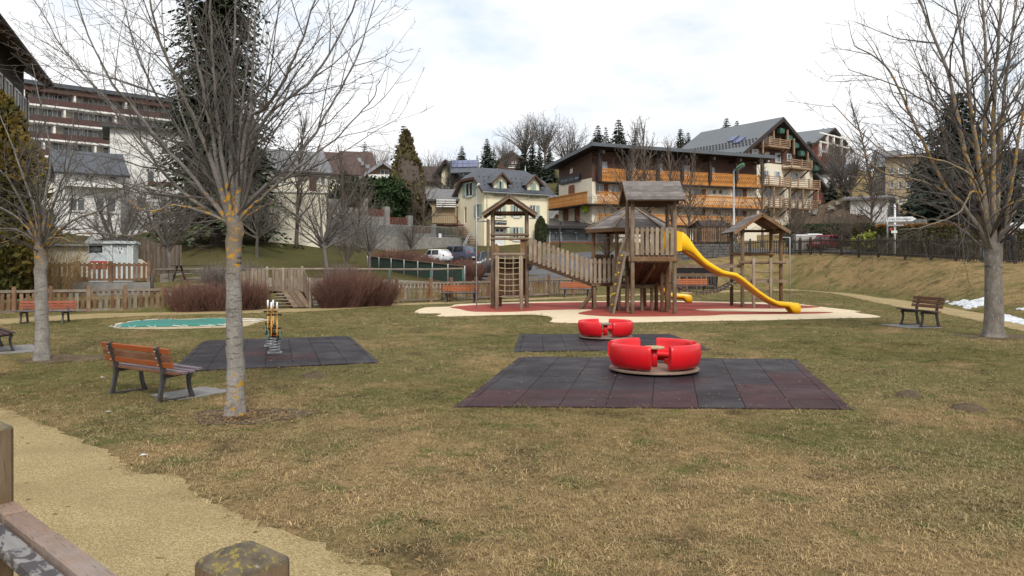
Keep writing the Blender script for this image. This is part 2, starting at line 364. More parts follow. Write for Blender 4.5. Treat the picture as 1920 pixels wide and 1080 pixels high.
def mk_turf():
    m, nt, p = newmat('turf'); pos = coords(nt, 'Position')
    c = turf_colour(nt, pos)
    fb = noise(nt, nd(nt, 'ShaderNodeMapping', {'Vector': pos, 'Scale': (1, .45, 1)}).outputs[0], 26, 5, 0.75)
    c = mixc(nt, 1.0, c, ramp(nt, fb, [(0.3, 0.45), (0.7, 1.35)]), 'MULTIPLY')
    # the bank and slopes further off are greener
    y = nd(nt, 'ShaderNodeSeparateXYZ', {0: pos}).outputs
    green = mixc(nt, ramp(nt, noise(nt, pos, .15, 4), [(.35, 0), (.65, 1)]), (.062, .075, .022), (.115, .088, .040))
    green = mixc(nt, ramp(nt, noise(nt, pos, 1.2, 5, .7), [(.35, 0), (.7, 1)]), green, (.07, .06, .028))
    far = math_(nt, 'MULTIPLY', ramp(nt, math_(nt, 'DIVIDE', y[1], 100.0), [(.40, 0.0), (.46, 1.0)]), ramp(nt, math_(nt, 'DIVIDE', y[0], 40.0), [(.25, 1.0), (.34, 0.0)]))
    c = mixc(nt, far, c, green)
    setb(nt, p, **{'Base Color': c, 'Roughness': 1.0, 'Specular IOR Level': 0.05})
    bump(nt, p, fb, 0.9, 0.04); return m
M['turf'] = mk_turf()
def mk_blade(name, lush):
    m, nt, p = newmat(name); pos = coords(nt, 'Position'); c = turf_colour(nt, pos)
    ri = nd(nt, 'ShaderNodeNewGeometry').outputs['Random Per Island']
    c = mixc(nt, ramp(nt, ri, [(0.45, 0.0), (0.9, 0.8)]), c, lush)
    c = nd(nt, 'ShaderNodeHueSaturation', {'Color': c, 'Value': ramp(nt, nd(nt, 'ShaderNodeObjectInfo').outputs['Random'], [(0, .72), (1, 1.45)])}).outputs[0]
    setb(nt, p, **{'Base Color': c, 'Roughness': .8, 'Specular IOR Level': 0.15}); return m
M['straw'] = mk_blade('straw_blade', (.38, .285, .155)); M['blade'] = mk_blade('grass_blade', (.14, .125, .045))
def mk_gravel(name, a, b, c, sc, rel=.8, pebble=True):
    m, nt, p = newmat(name); pos = coords(nt, 'Position')
    vor = nd(nt, 'ShaderNodeTexVoronoi', {'Vector': pos, 'Scale': sc}); val = nd(nt, 'ShaderNodeSeparateColor', {0: vor.outputs['Color']}).outputs[0]
    col = mixc(nt, ramp(nt, val, [(0.1, 0.0), (0.9, 1.0)]), a, b)
    col = mixc(nt, ramp(nt, noise(nt, pos, 1.1, 5, .6), [(.42, 0), (.72, .7)]), col, c)
    col = mixc(nt, 1.0, col, ramp(nt, vor.outputs['Distance'], [(0.0, 1.12), (0.75, .62)]), 'MULTIPLY')
    setb(nt, p, **{'Base Color': col, 'Roughness': .95, 'Specular IOR Level': .15})
    bump(nt, p, vor.outputs['Distance'], rel, -0.012); return m
M['gravel'] = mk_gravel('tan_gravel', (.36, .27, .125), (.55, .435, .235), (.31, .235, .12), 85)
M['gravel_grey'] = mk_gravel('grey_gravel', (.24, .21, .16), (.34, .30, .24), (.18, .155, .12), 40)
def mk_rubber(name, a, b, rough=.5, rnd=.2):
    m, nt, p = newmat(name); pos = coords(nt, 'Position')
    oi = nd(nt, 'ShaderNodeObjectInfo').outputs['Random']
    col = mixc(nt, ramp(nt, noise(nt, pos, 2.0, 5, .65), [(.35, 0), (.68, 1)]), a, b)
    col = mixc(nt, 1.0, col, ramp(nt, noise(nt, pos, 160, 2, .7), [(.3, .55), (.7, 1.5)]), 'MULTIPLY')
    col = nd(nt, 'ShaderNodeHueSaturation', {'Color': col, 'Value': ramp(nt, oi, [(0, 1 - rnd), (1, 1 + rnd)])}).outputs[0]
    rr = ramp(nt, noise(nt, pos, 1.3, 4, .6), [(.35, rough), (.65, rough + .25)])
    setb(nt, p, **{'Base Color': col, 'Roughness': rr, 'Specular IOR Level': .22}); bump(nt, p, noise(nt, pos, 130, 3, .7), .4, .004); return m
M['rubber_dark'] = mk_rubber('rubber_slate', (.0185, .0148, .0195), (.027, .0215, .0265))
M['rubber_plum'] = mk_rubber('rubber_plum', (.050, .021, .023), (.036, .020, .024), rough=.6)
M['rubber_red'] = mk_rubber('rubber_brick_red', (.26, .052, .035), (.22, .045, .033), rough=.75)
M['rubber_tan'] = mk_rubber('rubber_tan', (.60, .50, .35), (.53, .43, .30), rough=.85)
M['soil'] = simple('bare_soil', (.075, .053, .034), (.115, .083, .052), rough=1, scale=8, fine=.4, kind='Position', bmp=.6, bdist=.03)

# ------------------------------------------------------------------ terrain: heights along sight columns (distance, height)
TC = [
 (-500, [(0, 0), (20, 0), (21, .9), (34, 1.2), (45, 3.5), (70, 6), (110, 9), (200, 22)]),
 (0,    [(0, 0), (25.2, 0), (25.6, .45), (28.9, .45), (29.3, .95), (38, 1.2), (48, 3.3), (70, 6), (110, 10), (200, 22)]),
 (310,  [(0, 0), (27.2, 0), (27.6, .5), (29.2, .5), (29.6, .6), (40, .9), (48, 1.2), (62, 3.3), (72, 5.5), (80, 6.6), (110, 9), (200, 22)]),
 (510,  [(0, 0), (29.4, 0), (29.9, .5), (44, .7), (48, 1.1), (62, 3.3), (66, 3.9), (80, 7.5), (110, 10), (200, 24)]),
 (740,  [(0, 0), (32.8, 0), (33.2, .45), (44, .55), (48, .9), (60, 1.6), (73, 2.9), (75.2, 3.0), (76, 4.6), (90, 8), (120, 12), (200, 25)]),
 (880,  [(0, 0), (35.1, 0), (35.5, .3), (48, .5), (54, .7), (62, 1.3), (68, 1.8), (72.5, 3.2), (80, 3.4), (92, 6), (120, 12), (200, 25)]),
 (1070, [(0, 0), (40.6, 0), (41.2, .15), (48, .5), (62, 1.5), (72, 2.5), (75.5, 3.5), (90, 4.4), (120, 12), (200, 26)]),
 (1250, [(0, 0), (48, 0), (52, 1.0), (56, 1.7), (60, 2.5), (75, 3.3), (95, 4.5), (120, 11), (200, 26)]),
 (1400, [(0, 0), (49, 0), (55.5, 2.2), (60, 2.4), (80, 3.6), (100, 5), (115, 7), (150, 17), (200, 26)]),
 (1480, [(0, 0), (49, 0), (54.5, 2.25), (60, 2.4), (85, 3.6), (105, 5.2), (120, 9), (150, 20), (200, 28)]),
 (1600, [(0, 0), (42, 0), (47.5, 2.1), (52, 2.3), (70, 3.2), (85, 5.5), (110, 12), (150, 20), (200, 26)]),
 (1700, [(0, 0), (35.5, 0), (41.5, 1.9), (46, 2.05), (60, 2.8), (80, 5.5), (110, 10), (200, 22)]),
 (1800, [(0, 0), (29.6, 0), (37.5, 1.75), (44, 1.9), (60, 2.6), (80, 4), (110, 8), (200, 20)]),
 (1900, [(0, 0), (25.2, 0), (35, 1.65), (42, 1.75), (60, 2.3), (80, 3), (110, 6), (200, 18)]),
 (2300, [(0, 0), (17, 0), (27, 1.5), (35, 1.6), (60, 2), (110, 5), (200, 15)])]
TK = np.array([c[0] for c in TC], float)
TP = [(np.array([p[0] for p in c[1]] + [420., 1700.]), np.array([p[1] for p in c[1]] + [c[1][-1][1] + 8, c[1][-1][1] + 14.])) for c in TC]
def ztv(X, Y):
    X = np.asarray(X, float); Y = np.asarray(Y, float)
    Ys = np.maximum(Y, 0.5); px = np.clip(960 + F * X / Ys, TK[0], TK[-1])
    i = np.clip(np.searchsorted(TK, px, side='right') - 1, 0, len(TK) - 2); t = (px - TK[i]) / (TK[i + 1] - TK[i])
    it = np.indices(px.shape)
    d1, d2, d3 = (1 / np.interp(px, TK, [1 / c[1][j][0] for c in TC]) for j in (1, 2, 3)); z2, z3 = (np.interp(px, TK, [c[1][j][1] for c in TC]) for j in (2, 3))
    zn = np.where(Ys < d1, 0, np.where(Ys < d2, z2 * (Ys - d1) / np.maximum(d2 - d1, .05), z2 + (z3 - z2) * np.clip((Ys - d2) / np.maximum(d3 - d2, .05), 0, 1)))
    allz = np.array([np.interp(np.maximum(Ys - d3, 0) + TC[k][1][3][0], *TP[k]) - TC[k][1][3][1] for k in range(len(TC))])
    z = zn + allz[(i, *it)] * (1 - t) + allz[(i + 1, *it)] * t
    az = np.abs(np.degrees(np.arctan2(X, Ys)))
    f = np.clip((74 - az) / 24, 0, 1); f = f * f * (3 - 2 * f)
    return np.where(Y > 0.5, z * f, 0.0)
def zt(X, Y): return float(ztv(np.array([X]), np.array([Y]))[0])
def GP(px, Y): x = X_(px, Y); return Vector((x, Y, zt(x, Y)))
def terrain():
    rings = np.concatenate([np.linspace(0.4, 20, 26), np.arange(20.35, 64, .3), np.geomspace(64.5, 1600, 80)])
    az = np.radians(np.concatenate([np.arange(-180, -52, 6), np.arange(-52, 52, .4), np.arange(52, 180, 6)]))
    A, RR = np.meshgrid(az, rings, indexing='ij'); X = RR * np.sin(A); Y = RR * np.cos(A); Z = ztv(X, Y)
    rough = (np.sin(X * 1.7 + Y * .6) + np.sin(Y * 1.1 - X * .8 + 2) + np.sin(X * .37 + 1) * 1.2) * .012
    Z = Z + np.where(Z > .7, rough * 1.6, 0) - .0
    na, nr = X.shape; v = np.stack([X, Y, Z], -1).reshape(-1, 3)
    i, j = np.meshgrid(np.arange(na), np.arange(nr - 1), indexing='ij'); i2 = (i + 1) % na
    f = np.stack([i * nr + j, i * nr + j + 1, i2 * nr + j + 1, i2 * nr + j], -1).reshape(-1, 4)
    me = bpy.data.meshes.new('ground'); me.from_pydata(np.vstack([v, [[0, 0, 0]]]).tolist(), [], f.tolist() + [(na * nr, int(a) * nr, int((a + 1) % na) * nr) for a in range(na)])
    me.materials.append(M['turf']); me.polygons.foreach_set('use_smooth', [True] * len(me.polygons)); me.update()
    bm = bmesh.new(); bm.from_mesh(me); bmesh.ops.recalc_face_normals(bm, faces=bm.faces)
    if sum(f.normal.z for f in bm.faces) < 0: bmesh.ops.reverse_faces(bm, faces=bm.faces)
    bm.to_mesh(me); bm.free()
    link('ground', me, kind='structure')
terrain()
def flat(name, pts, z, mat, parent=None, jag=0.0, **k):
    P = [Vector((p[0], p[1], z)) for p in pts]
    if jag:
        Q = []
        for i, p in enumerate(P):
            q = P[(i + 1) % len(P)]; n = max(1, min(400, int((q - p).length / (jag * 3))))
            for j in range(n): Q.append(p.lerp(q, j / n) + Vector((random.gauss(0, jag), random.gauss(0, jag * .8), 0)))
        P = Q
    b = MB().add(P, [tuple(range(len(P)))]); me = b.mesh(name, mat)
    bm = bmesh.new(); bm.from_mesh(me); bmesh.ops.triangulate(bm, faces=bm.faces)
    for f in bm.faces:
        if f.normal.z < 0: f.normal_flip()
    bm.to_mesh(me); bm.free()
    return link(name, me, WM[parent.name] if parent else None, parent, **k)
def strip(name, A, B, off, mat, nu=60, nv=6, **k):
    """sheet between two edge lines (x, y), laid over the terrain"""
    def at(L, t):
        t *= len(L) - 1; i = min(int(t), len(L) - 2); return Vector(L[i][:2]).lerp(Vector(L[i + 1][:2]), t - i)
    v, f = [], []
    for i in range(nu + 1):
        a, b = at(A, i / nu), at(B, i / nu)
        for j in range(nv + 1):
            p = a.lerp(b, j / nv); v.append((p.x, p.y, zt(p.x, p.y) + off))
    for i in range(nu):
        for j in range(nv): f.append((i * (nv + 1) + j, (i + 1) * (nv + 1) + j, (i + 1) * (nv + 1) + j + 1, i * (nv + 1) + j + 1))
    b = MB().add(v, f); return b.build(name, mat, None, smooth=True, **k)
g2 = lambda L: [tuple(G(*p)[:2]) for p in L]
# gravel paths
edge = [(-420, 700), (-200, 735), (0, 766), (50, 786), (95, 802), (150, 826), (200, 846), (235, 870), (262, 886), (320, 891), (348, 906), (366, 930), (440, 960), (482, 985), (560, 1006), (640, 1040), (700, 1064), (770, 1090)]
near_path = g2(edge) + [(-.2, 3.2), (.6, 2.2), (2.6, 1.4), (3, -4), (-7, -4), (-9, 4)]
near_path_s = smooth_poly(near_path[:18], 4, False) + near_path[18:]
flat('gravel_path', near_path_s, .005, M['gravel'], jag=.022, kind='structure')
bl = g2([(-300, 606), (0, 598), (150, 589), (310, 585.5), (510, 579.5), (600, 577.5), (740, 569.5), (880, 564), (1070, 556), (1250, 549), (1400, 543.5), (1480, 541), (1560, 543.5), (1640, 557), (1684, 562), (1757, 573), (1800, 581), (1844, 588), (1920, 600), (2200, 650)])
bn = g2([(-300, 622), (0, 609), (150, 599), (310, 591), (510, 586.5), (600, 583), (740, 573.5), (880, 568), (1070, 559.5), (1250, 552.5), (1400, 547), (1480, 545), (1560, 550), (1640, 567), (1720, 582), (1764, 588), (1844, 604), (1920, 622), (2000, 642), (2300, 700)])
bls, bns = smooth_poly(bl, 5, False), smooth_poly(bn, 5, False)
back_path = bls + bns[::-1]
flat('gravel_path', back_path, .006, M['gravel'], jag=.03, kind='structure')
# play surface under the climbing frame
tan = g2([(778, 587), (797, 577), (844, 575), (861, 570.5), (960, 567), (1100, 565), (1250, 564.5), (1351, 566), (1477, 569), (1552, 577), (1612, 584), (1604, 586), (1653, 595), (1560, 597.5), (1416, 601.5), (1346, 602), (1168, 605.5), (1041, 605.6), (1036, 598.6), (1026, 593), (985, 590.6), (891, 592.5), (833, 594), (818, 592.5), (826, 588.5)])
red = g2([(844, 576.5), (880, 573), (960, 569.5), (1088, 567), (1230, 566.5), (1337, 568), (1420, 570.5), (1491, 572.5), (1538, 575.6), (1491, 579), (1400, 579), (1313, 580), (1309, 582), (1340, 584), (1430, 585), (1552, 585.5), (1545, 588), (1463, 589.5), (1365, 590.3), (1322, 592.5), (1182, 594.4), (1116, 592.5), (1083, 588), (1111, 581.5), (1090, 580.6), (1022, 582), (980, 584.5), (929, 585.5), (884, 584.5), (862, 580)])
tan_s, red_s = smooth_poly(tan, 4), smooth_poly(red, 5)
play_surface = flat('play_surface', tan_s, .009, M['rubber_tan'], label='tan and brick red rubber play surface with wavy outline under the climbing frame', cat='play surface')
flat('red_inlay', red_s, .013, M['rubber_red'], play_surface)
MASK = [near_path_s, back_path, tan_s]
# rubber tile mats
def tile_mat(label, FL, FR, BR, BL, nu, nv, plum, group=None):
    c = [G(*p) for p in (FL, FR, BR, BL)]; MASK.append([tuple(p[:2]) for p in c])
    o = thing('rubber_mat', label, 'play mat', (c[0] + c[1] + c[2] + c[3]) / 4)
    bil = lambda u, v: (c[0] * (1 - u) + c[1] * u) * (1 - v) + (c[3] * (1 - u) + c[2] * u) * v
    us = [0, .033] + [.033 + .934 * (i + 1) / nu for i in range(nu)] + [1]; us = us if nu else us
    vsx = [0] + [(i + 1) / nv for i in range(nv)]
    # bedding under the joints
    b = MB().add([bil(0, 0) + Vector((0, 0, .004)), bil(1, 0) + Vector((0, 0, .004)), bil(1, 1) + Vector((0, 0, .004)), bil(0, 1) + Vector((0, 0, .004))], [(0, 1, 2, 3)]); b.build('bedding', M['mortar'], o)
    W_ = (c[1] - c[0]).length; D_ = (c[3] - c[0]).length
    for i in range(len(us) - 1):
        for j in range(nv):
            ju, jv = .005 / W_, .003 / D_
            u0, u1, v0, v1 = us[i] + ju * .5, us[i + 1] - ju * .5, vsx[j] + jv * .5, vsx[j + 1] - jv * .5
            ramp_l, ramp_r = i == 0, i == len(us) - 2
            h = .030 + random.uniform(-.002, .002); q = [bil(u0, v0), bil(u1, v0), bil(u1, v1), bil(u0, v1)]
            hs = [h, h, h, h]
            if ramp_l: hs[0] = hs[3] = .008
            if ramp_r: hs[1] = hs[2] = .008
            if j == 0: hs[0] *= .75; hs[1] *= .75
            e = .004; cen = sum(q, Vector()) / 4
            top = [p.lerp(cen, .012) + Vector((0, 0, z)) for p, z in zip(q, hs)]; low = [p + Vector((0, 0, z - e)) for p, z in zip(q, hs)]; bot = [p + Vector((0, 0, .0045)) for p in q]
            b = MB(); b.hexa(bot, low); b.add(low + top, [(0, 1, 5, 4), (1, 2, 6, 5), (2, 3, 7, 6), (3, 0, 4, 7), (4, 5, 6, 7)]); b.f.pop(1); b.m.pop(1)
            b.build('edge_tile' if ramp_l or ramp_r else 'tile', M['rubber_plum'] if plum(i, j) else M['rubber_dark'], o, fix=False)
    return o
pl = {(1, 0), (0, 0), (1, 1), (0, 1), (4, 0), (5, 0), (4, 1), (5, 1), (7, 0), (8, 0), (9, 0), (8, 1), (9, 1), (7, 1), (3, 1), (2, 0), (8, 2), (9, 2), (9, 3), (0, 2), (3, 0), (8, 3), (9, 4), (8, 4), (7, 2), (9, 5), (2, 1), (9, 6)}
tile_mat('large dark rubber tile mat with plum tiles under the nearer red carousel', (850, 764), (1601, 769), (1495, 676), (972, 671.5), 8, 8, lambda i, j: (i, j) in pl)
tile_mat('plain slate rubber tile mat under the farther red carousel', (962, 660.5), (1337, 657), (1262, 628.5), (973, 628.5), 8, 5, lambda i, j: False)
tile_mat('slate rubber tile mat under the spring rockers', (316, 699), (713, 681), (657, 632), (378, 641), 7, 6, lambda i, j: random.random() < .06)
# roads and hard surfaces beyond the park
road_l = [tuple(GP(p, d)[:2]) for p, d in ((2300, 30), (1900, 40), (1800, 42.5), (1700, 46), (1600, 52), (1480, 58.5), (1400, 60), (1320, 61), (1250, 61), (1100, 62))]
road_r = [tuple(GP(p, d)[:2]) for p, d in ((2300, 36), (1900, 46), (1800, 49), (1700, 54), (1600, 60), (1480, 66), (1400, 68), (1320, 69), (1250, 69), (1100, 71))]
strip('road', road_l, road_r, .05, M['asphalt'], 80, 6, kind='structure')
pk_a = [tuple(GP(p, d)[:2]) for p, d in ((760, 61), (800, 59), (860, 54), (900, 50), (960, 46), (1060, 46), (1130, 49), (1180, 53))]
pk_b = [tuple(GP(p, d)[:2]) for p, d in ((760, 67), (820, 67.5), (860, 68), (900, 68), (960, 70), (1020, 71), (1080, 72), (1160, 72))]
strip('road', pk_a, pk_b, .045, M['asphalt'], 60, 30, kind='structure')
strip('gravel_court', [tuple(GP(p, d)[:2]) for p, d in ((300, 33), (450, 34), (600, 35), (740, 36), (860, 38))], [tuple(GP(p, d)[:2]) for p, d in ((300, 43), (450, 44), (600, 45), (690, 45), (860, 46))], .03, M['gravel_grey'], 40, 16, kind='structure')
# snow left on the bank
def snow(pts, label):
    P = smooth_poly([tuple(p) for p in pts], 4); P3 = []
    c = Vector((0, 0))
    for px, py in P:        # find where the sight line meets the bank
        d = np.linspace(15, 45, 400); z = ztv(X_(px, d), d); zr = H - (py - HY) / F * d; k = int(np.argmax(z >= zr)); P3.append(Vector((X_(px, d[k]), d[k], z[k])))
    cen = sum(P3, Vector()) / len(P3); n = len(P3); b = MB(); rings = []
    P3 = [q.lerp(cen, random.uniform(-.10, .30)) for k_ in range(len(P3)) for q in (P3[k_], P3[k_].lerp(P3[(k_ + 1) % len(P3)], .5))]; n = len(P3)
    for s, h in ((1, .004), (.95, .02), (.7, .035), (.35, .04)):
        rings.append([(lambda q: Vector((q.x, q.y, zt(q.x, q.y) + h + (random.uniform(-.012, .012) if s < 1 else 0))))(cen.lerp(p, s)) for p in P3])
    v = [p for r in rings for p in r]; f = [(i * n + j, i * n + (j + 1) % n, (i + 1) * n + (j + 1) % n, (i + 1) * n + j) for i in range(3) for j in range(n)] + [tuple(3 * n + j for j in range(n))]
    b.add(v, f); b.build('snow_patch', M['snow'], None, smooth=True, M=T(cen), label=label, cat='snow patch')
snow([(1775, 571), (1795, 564), (1811, 562), (1812, 566), (1838, 560), (1860, 556), (1870, 566), (1850, 572), (1834, 577), (1812, 580), (1802, 575), (1790, 573)], 'ragged melting snow at the foot of the bank between bench and big tree')
snow([(1872, 588), (1890, 590), (1925, 601), (1940, 612), (1900, 606), (1874, 600)], 'dirty snow strip beside the gravel path beyond the big tree')
snow([(1771, 567), (1777, 565), (1780, 566.5), (1774, 568)], 'tiny scrap of snow on the bank nearest the brown bench')
snow([(1905, 581), (1920, 578), (1935, 579), (1918, 583)], 'thin sliver of snow higher on the grassy bank')
# mole hills and bare spots
for px, py, s, lab in ((118, 672, .34, 'low dark molehill beside the trunk of the tree near the stone pad'), (172, 674, .36, 'flat dark molehill between the pale tree and the orange bench'), (588, 707, .20, 'small dark molehill on grass beside the spring rocker mat'), (1815, 768, .22, 'small dark molehill on the lawn below the big tree'), (1705, 742, .2, 'flat dark earth heap on the lawn near the big tile mat')):
    p = G(px, py); b = MB()
    n = 20; rr = [random.uniform(.75, 1.2) for _ in range(n)]
    v = [Vector((p.x + s * k * rr[j] * math.cos(6.283 * j / n), p.y + s * .8 * k * rr[j] * math.sin(6.283 * j / n), h + random.uniform(0, .015) * (k < 1))) for k, h in ((1, .002), (.75, .03), (.4, .055), (.1, .06)) for j in range(n)]
    b.add(v, [(i * n + j, i * n + (j + 1) % n, (i + 1) * n + (j + 1) % n, (i + 1) * n + j) for i in range(3) for j in range(n)] + [tuple(3 * n + j for j in range(n))])
    b.build('molehill', M['soil'], None, smooth=True, M=T(p), label=lab, cat='molehill')
# ------------------------------------------------------------------ grass
def clump(i, n, hgt, spread, mat, lean):
    b = MB()
    for _ in range(n):
        a = random.uniform(0, 6.283); r = spread * math.sqrt(random.random()); x, y = r * math.cos(a), r * math.sin(a)
        d = random.uniform(0, 6.283); l = hgt * random.uniform(.5, 1.3); ln = lean * random.uniform(.5, 1.4); wd = random.uniform(.0013, .0025)
        dx, dy = math.cos(d), math.sin(d); px, py = -dy * wd, dx * wd
        p1 = (x + dx * l * ln * .45, y + dy * l * ln * .45, l * .62 / (1 + ln)); p2 = (x + dx * l * ln, y + dy * l * ln, max(.006, l * .75 / (1 + ln * 1.8)))
        b.add([(x - px, y - py, -.004), (x + px, y + py, -.004), (p1[0] + px * .8, p1[1] + py * .8, p1[2]), (p1[0] - px * .8, p1[1] - py * .8, p1[2]), p2], [(0, 1, 2, 3), (3, 2, 4)])
    return bpy.data.objects.new('grass_clump', b.mesh('grass_clump', mat))
gcol = bpy.data.collections.new('grass_clumps')
for i in range(4): gcol.objects.link(clump(i, 34, .040, .10, M['straw'], 1.1))
for i in range(3): gcol.objects.link(clump(i, 34, .045, .10, M['blade'], .75))
def scatter_group():
    g = bpy.data.node_groups.new('grass_scatter', 'GeometryNodeTree')
    g.interface.new_socket('Geometry', in_out='INPUT', socket_type='NodeSocketGeometry'); g.interface.new_socket('Geometry', in_out='OUTPUT', socket_type='NodeSocketGeometry')
    gi, go = g.nodes.new('NodeGroupInput'), g.nodes.new('NodeGroupOutput')
    ci = g.nodes.new('GeometryNodeCollectionInfo'); ci.inputs['Collection'].default_value = gcol; ci.inputs['Separate Children'].default_value = True; ci.inputs['Reset Children'].default_value = True
    ip = g.nodes.new('GeometryNodeInstanceOnPoints'); ip.inputs['Pick Instance'].default_value = True
    def attr(n, t):
        a = g.nodes.new('GeometryNodeInputNamedAttribute'); a.data_type = t; a.inputs['Name'].default_value = n; return a.outputs['Attribute']
    e2r = g.nodes.new('FunctionNodeEulerToRotation'); L = g.links.new
    L(attr('rot', 'FLOAT_VECTOR'), e2r.inputs[0]); L(e2r.outputs[0], ip.inputs['Rotation']); L(attr('size', 'FLOAT'), ip.inputs['Scale']); L(attr('pick', 'INT'), ip.inputs['Instance Index'])
    L(gi.outputs[0], ip.inputs['Points']); L(ci.outputs[0], ip.inputs['Instance']); L(ip.outputs[0], go.inputs[0]); return g
GS = scatter_group()
def scatter_grass():
    P = []; np.random.seed(3)
    for d0, d1, dens in ((3.4, 7, 400), (7, 11, 230), (11, 17, 110), (17, 27, 40), (27, 52, 14)):
        area = .80 * (d1 * d1 - d0 * d0); n = int(area * dens)
        Y = np.sqrt(np.random.uniform(d0 * d0, d1 * d1, n)); X = Y * np.random.uniform(-.8, .8, n); P.append(np.stack([X, Y], 1))
    P = np.vstack(P); X, Y = P.T
    # thin, patchy growth
    pat = np.sin(X * 2.1 + np.sin(Y * 1.3) * 1.7) + np.sin(Y * 2.7 + np.sin(X * 1.9) * 1.4) + np.sin(X * 5.3 - Y * 4.1)
    keep = pat + np.random.uniform(-1.5, 3.2, len(X)) > -.9
    jx, jy = np.random.normal(0, .085, len(X)), np.random.normal(0, .085, len(X))
    for poly in MASK: keep &= ~pip(poly, X + jx, Y + jy)
    z = ztv(X, Y); px = 960 + F * X / Y
    keep &= (z < .02) | ((px > 1380) & (z < 2.0))
    X, Y, z = X[keep], Y[keep], z[keep]; n = len(X)
    me = bpy.data.meshes.new('grass'); me.vertices.add(n); me.vertices.foreach_set('co', np.stack([X, Y, z], 1).ravel())
    sz = np.random.uniform(.5, 1.1, n) * np.where(np.random.random(n) < .05, 1.6, 1.0) * (1 + np.clip((Y - 10) / 30, 0, 1.2))
    rot = np.zeros((n, 3)); rot[:, 2] = np.random.uniform(0, 6.283, n); rot[:, :2] = np.random.normal(0, .12, (n, 2))
    green = np.sin(X * .9 + 1) + np.sin(Y * .8 + X * .3) + np.random.normal(0, .7, n) > .55
    pick = np.where(green, np.random.randint(4, 7, n), np.random.randint(0, 4, n))
    me.attributes.new('rot', 'FLOAT_VECTOR', 'POINT').data.foreach_set('vector', rot.ravel())
    me.attributes.new('size', 'FLOAT', 'POINT').data.foreach_set('value', sz)
    me.attributes.new('pick', 'INT', 'POINT').data.foreach_set('value', pick.astype(np.int32))
    o = link('grass', me, kind='stuff', label='short winter lawn of straw and olive grass blades', cat='grass')
    md = o.modifiers.new('scatter', 'NODES'); md.node_group = GS

# ------------------------------------------------------------------ wooden climbing frame
def board_slope(parent, R0, R1, E0, E1, n, mat, t=.024, lining=True):
    R0, R1, E0, E1 = map(Vector, (R0, R1, E0, E1)); nm = (R1 - R0).cross(E0 - R0).normalized()
    if nm.z < 0: nm = -nm
    roof = MB()
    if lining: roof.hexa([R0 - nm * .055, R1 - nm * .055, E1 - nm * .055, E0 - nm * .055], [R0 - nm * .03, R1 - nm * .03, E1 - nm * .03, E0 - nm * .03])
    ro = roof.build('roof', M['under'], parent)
    for i in range(n):
        t0, t1 = i / n, (i + 1) / n; tm = (t0 + t1) / 2
        a, b = R0.lerp(E0, tm), R1.lerp(E1, tm); w = (R0.lerp(E0, t1) - R0.lerp(E0, t0)).length * .955
        jit = random.uniform(-.012, .012); d = (b - a).normalized()
        plank('roof_board', a + d * jit + nm * (.004 * (i % 2)), b + d * jit + nm * (.004 * (i % 2)), round(w, 3), t, mat, ro, n=nm)
    return ro
CF = thing('climbing_frame', 'weathered timber climbing frame with roofed towers, rope net and yellow slide', 'climbing frame', (4.4, 27.0, 0))
V = Vector
# main tower
mp = dict(FL=(3.99, 25.6), FR=(5.385, 25.6), RL=(3.99, 26.8), RR=(5.385, 26.8))
for k, (x, y) in mp.items(): log('post', (x, y, 0), (x, y, 3.78), .07, M['log'], CF)
yR, xa, xb = 26.2, 3.72, 5.68
board_slope(CF, (xa, yR, 4.46), (xb, yR, 4.46), (xa + .04, 25.2, 3.76), (xb, 25.2, 3.76), 7, M['shingle'])
board_slope(CF, (xa, yR, 4.46), (xb, yR, 4.46), (xa + .04, 27.2, 3.76), (xb, 27.2, 3.76), 7, M['shingle'])
for x in (xa + .03, xb - .03):
    for ye in (25.2, 27.2): plank('barge_board', (x, yR, 4.40), (x, ye, 3.70), .12, .03, M['log'], CF, n=(1, 0, 0))
for y in (25.6, 26.8): plank('beam', (3.86, y, 3.70), (5.52, y, 3.70), .06, .13, M['under'], CF)
for i in range(8): plank('deck_board', (3.93, 25.64 + i * .148, 1.925), (5.45, 25.64 + i * .148, 1.925), .14, .035, M['log'], CF)
plank('beam', (3.93, 25.50, 1.83), (5.45, 25.50, 1.83), .05, .15, M['log_brown'], CF)
plank('beam', (3.93, 26.88, 1.83), (5.45, 26.88, 1.83), .05, .15, M['log_brown'], CF)
for x in (3.88, 5.49): plank('beam', (x, 25.5, 1.83), (x, 26.9, 1.83), .05, .15, M['log_brown'], CF)
for z in (2.08, 2.78): plank('rail', (4.05, 25.56, z), (5.33, 25.56, z), .045, .09, M['log'], CF)
for i in range(8): plank('picket', (4.13 + i * .165, 25.515, 1.96), (4.13 + i * .165, 25.515, 2.87 + random.uniform(-.01, .01)), .105, .026, M['picket'], CF, n=(0, -1, 0), top='dog')
for z in (2.08, 2.78): plank('rail', (4.05, 26.84, z), (5.33, 26.84, z), .045, .09, M['log'], CF)
for i in range(6): plank('picket', (4.15 + i * .2, 26.885, 1.98), (4.15 + i * .2, 26.885, 2.86), .10, .026, M['picket'], CF, n=(0, -1, 0))
# dark boarded ramp seen from below
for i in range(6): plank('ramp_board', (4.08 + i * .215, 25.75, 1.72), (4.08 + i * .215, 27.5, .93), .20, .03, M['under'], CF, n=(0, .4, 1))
plank('beam', (4.75, 25.8, 1.60), (4.55, 27.4, .85), .06, .12, M['log_brown'], CF)
log('beam', (3.70, 27.0, .86), (4.95, 27.0, .86), .06, M['log'], CF)
for x in (3.75, 4.05, 4.55, 4.9): log('post', (x, 27.1, 0), (x, 27.1, .86), .06, M['log'], CF)
for x in (5.15, 5.3): log('post', (x, 26.55, 0), (x, 26.55, 1.75), .06, M['log_brown'], CF)
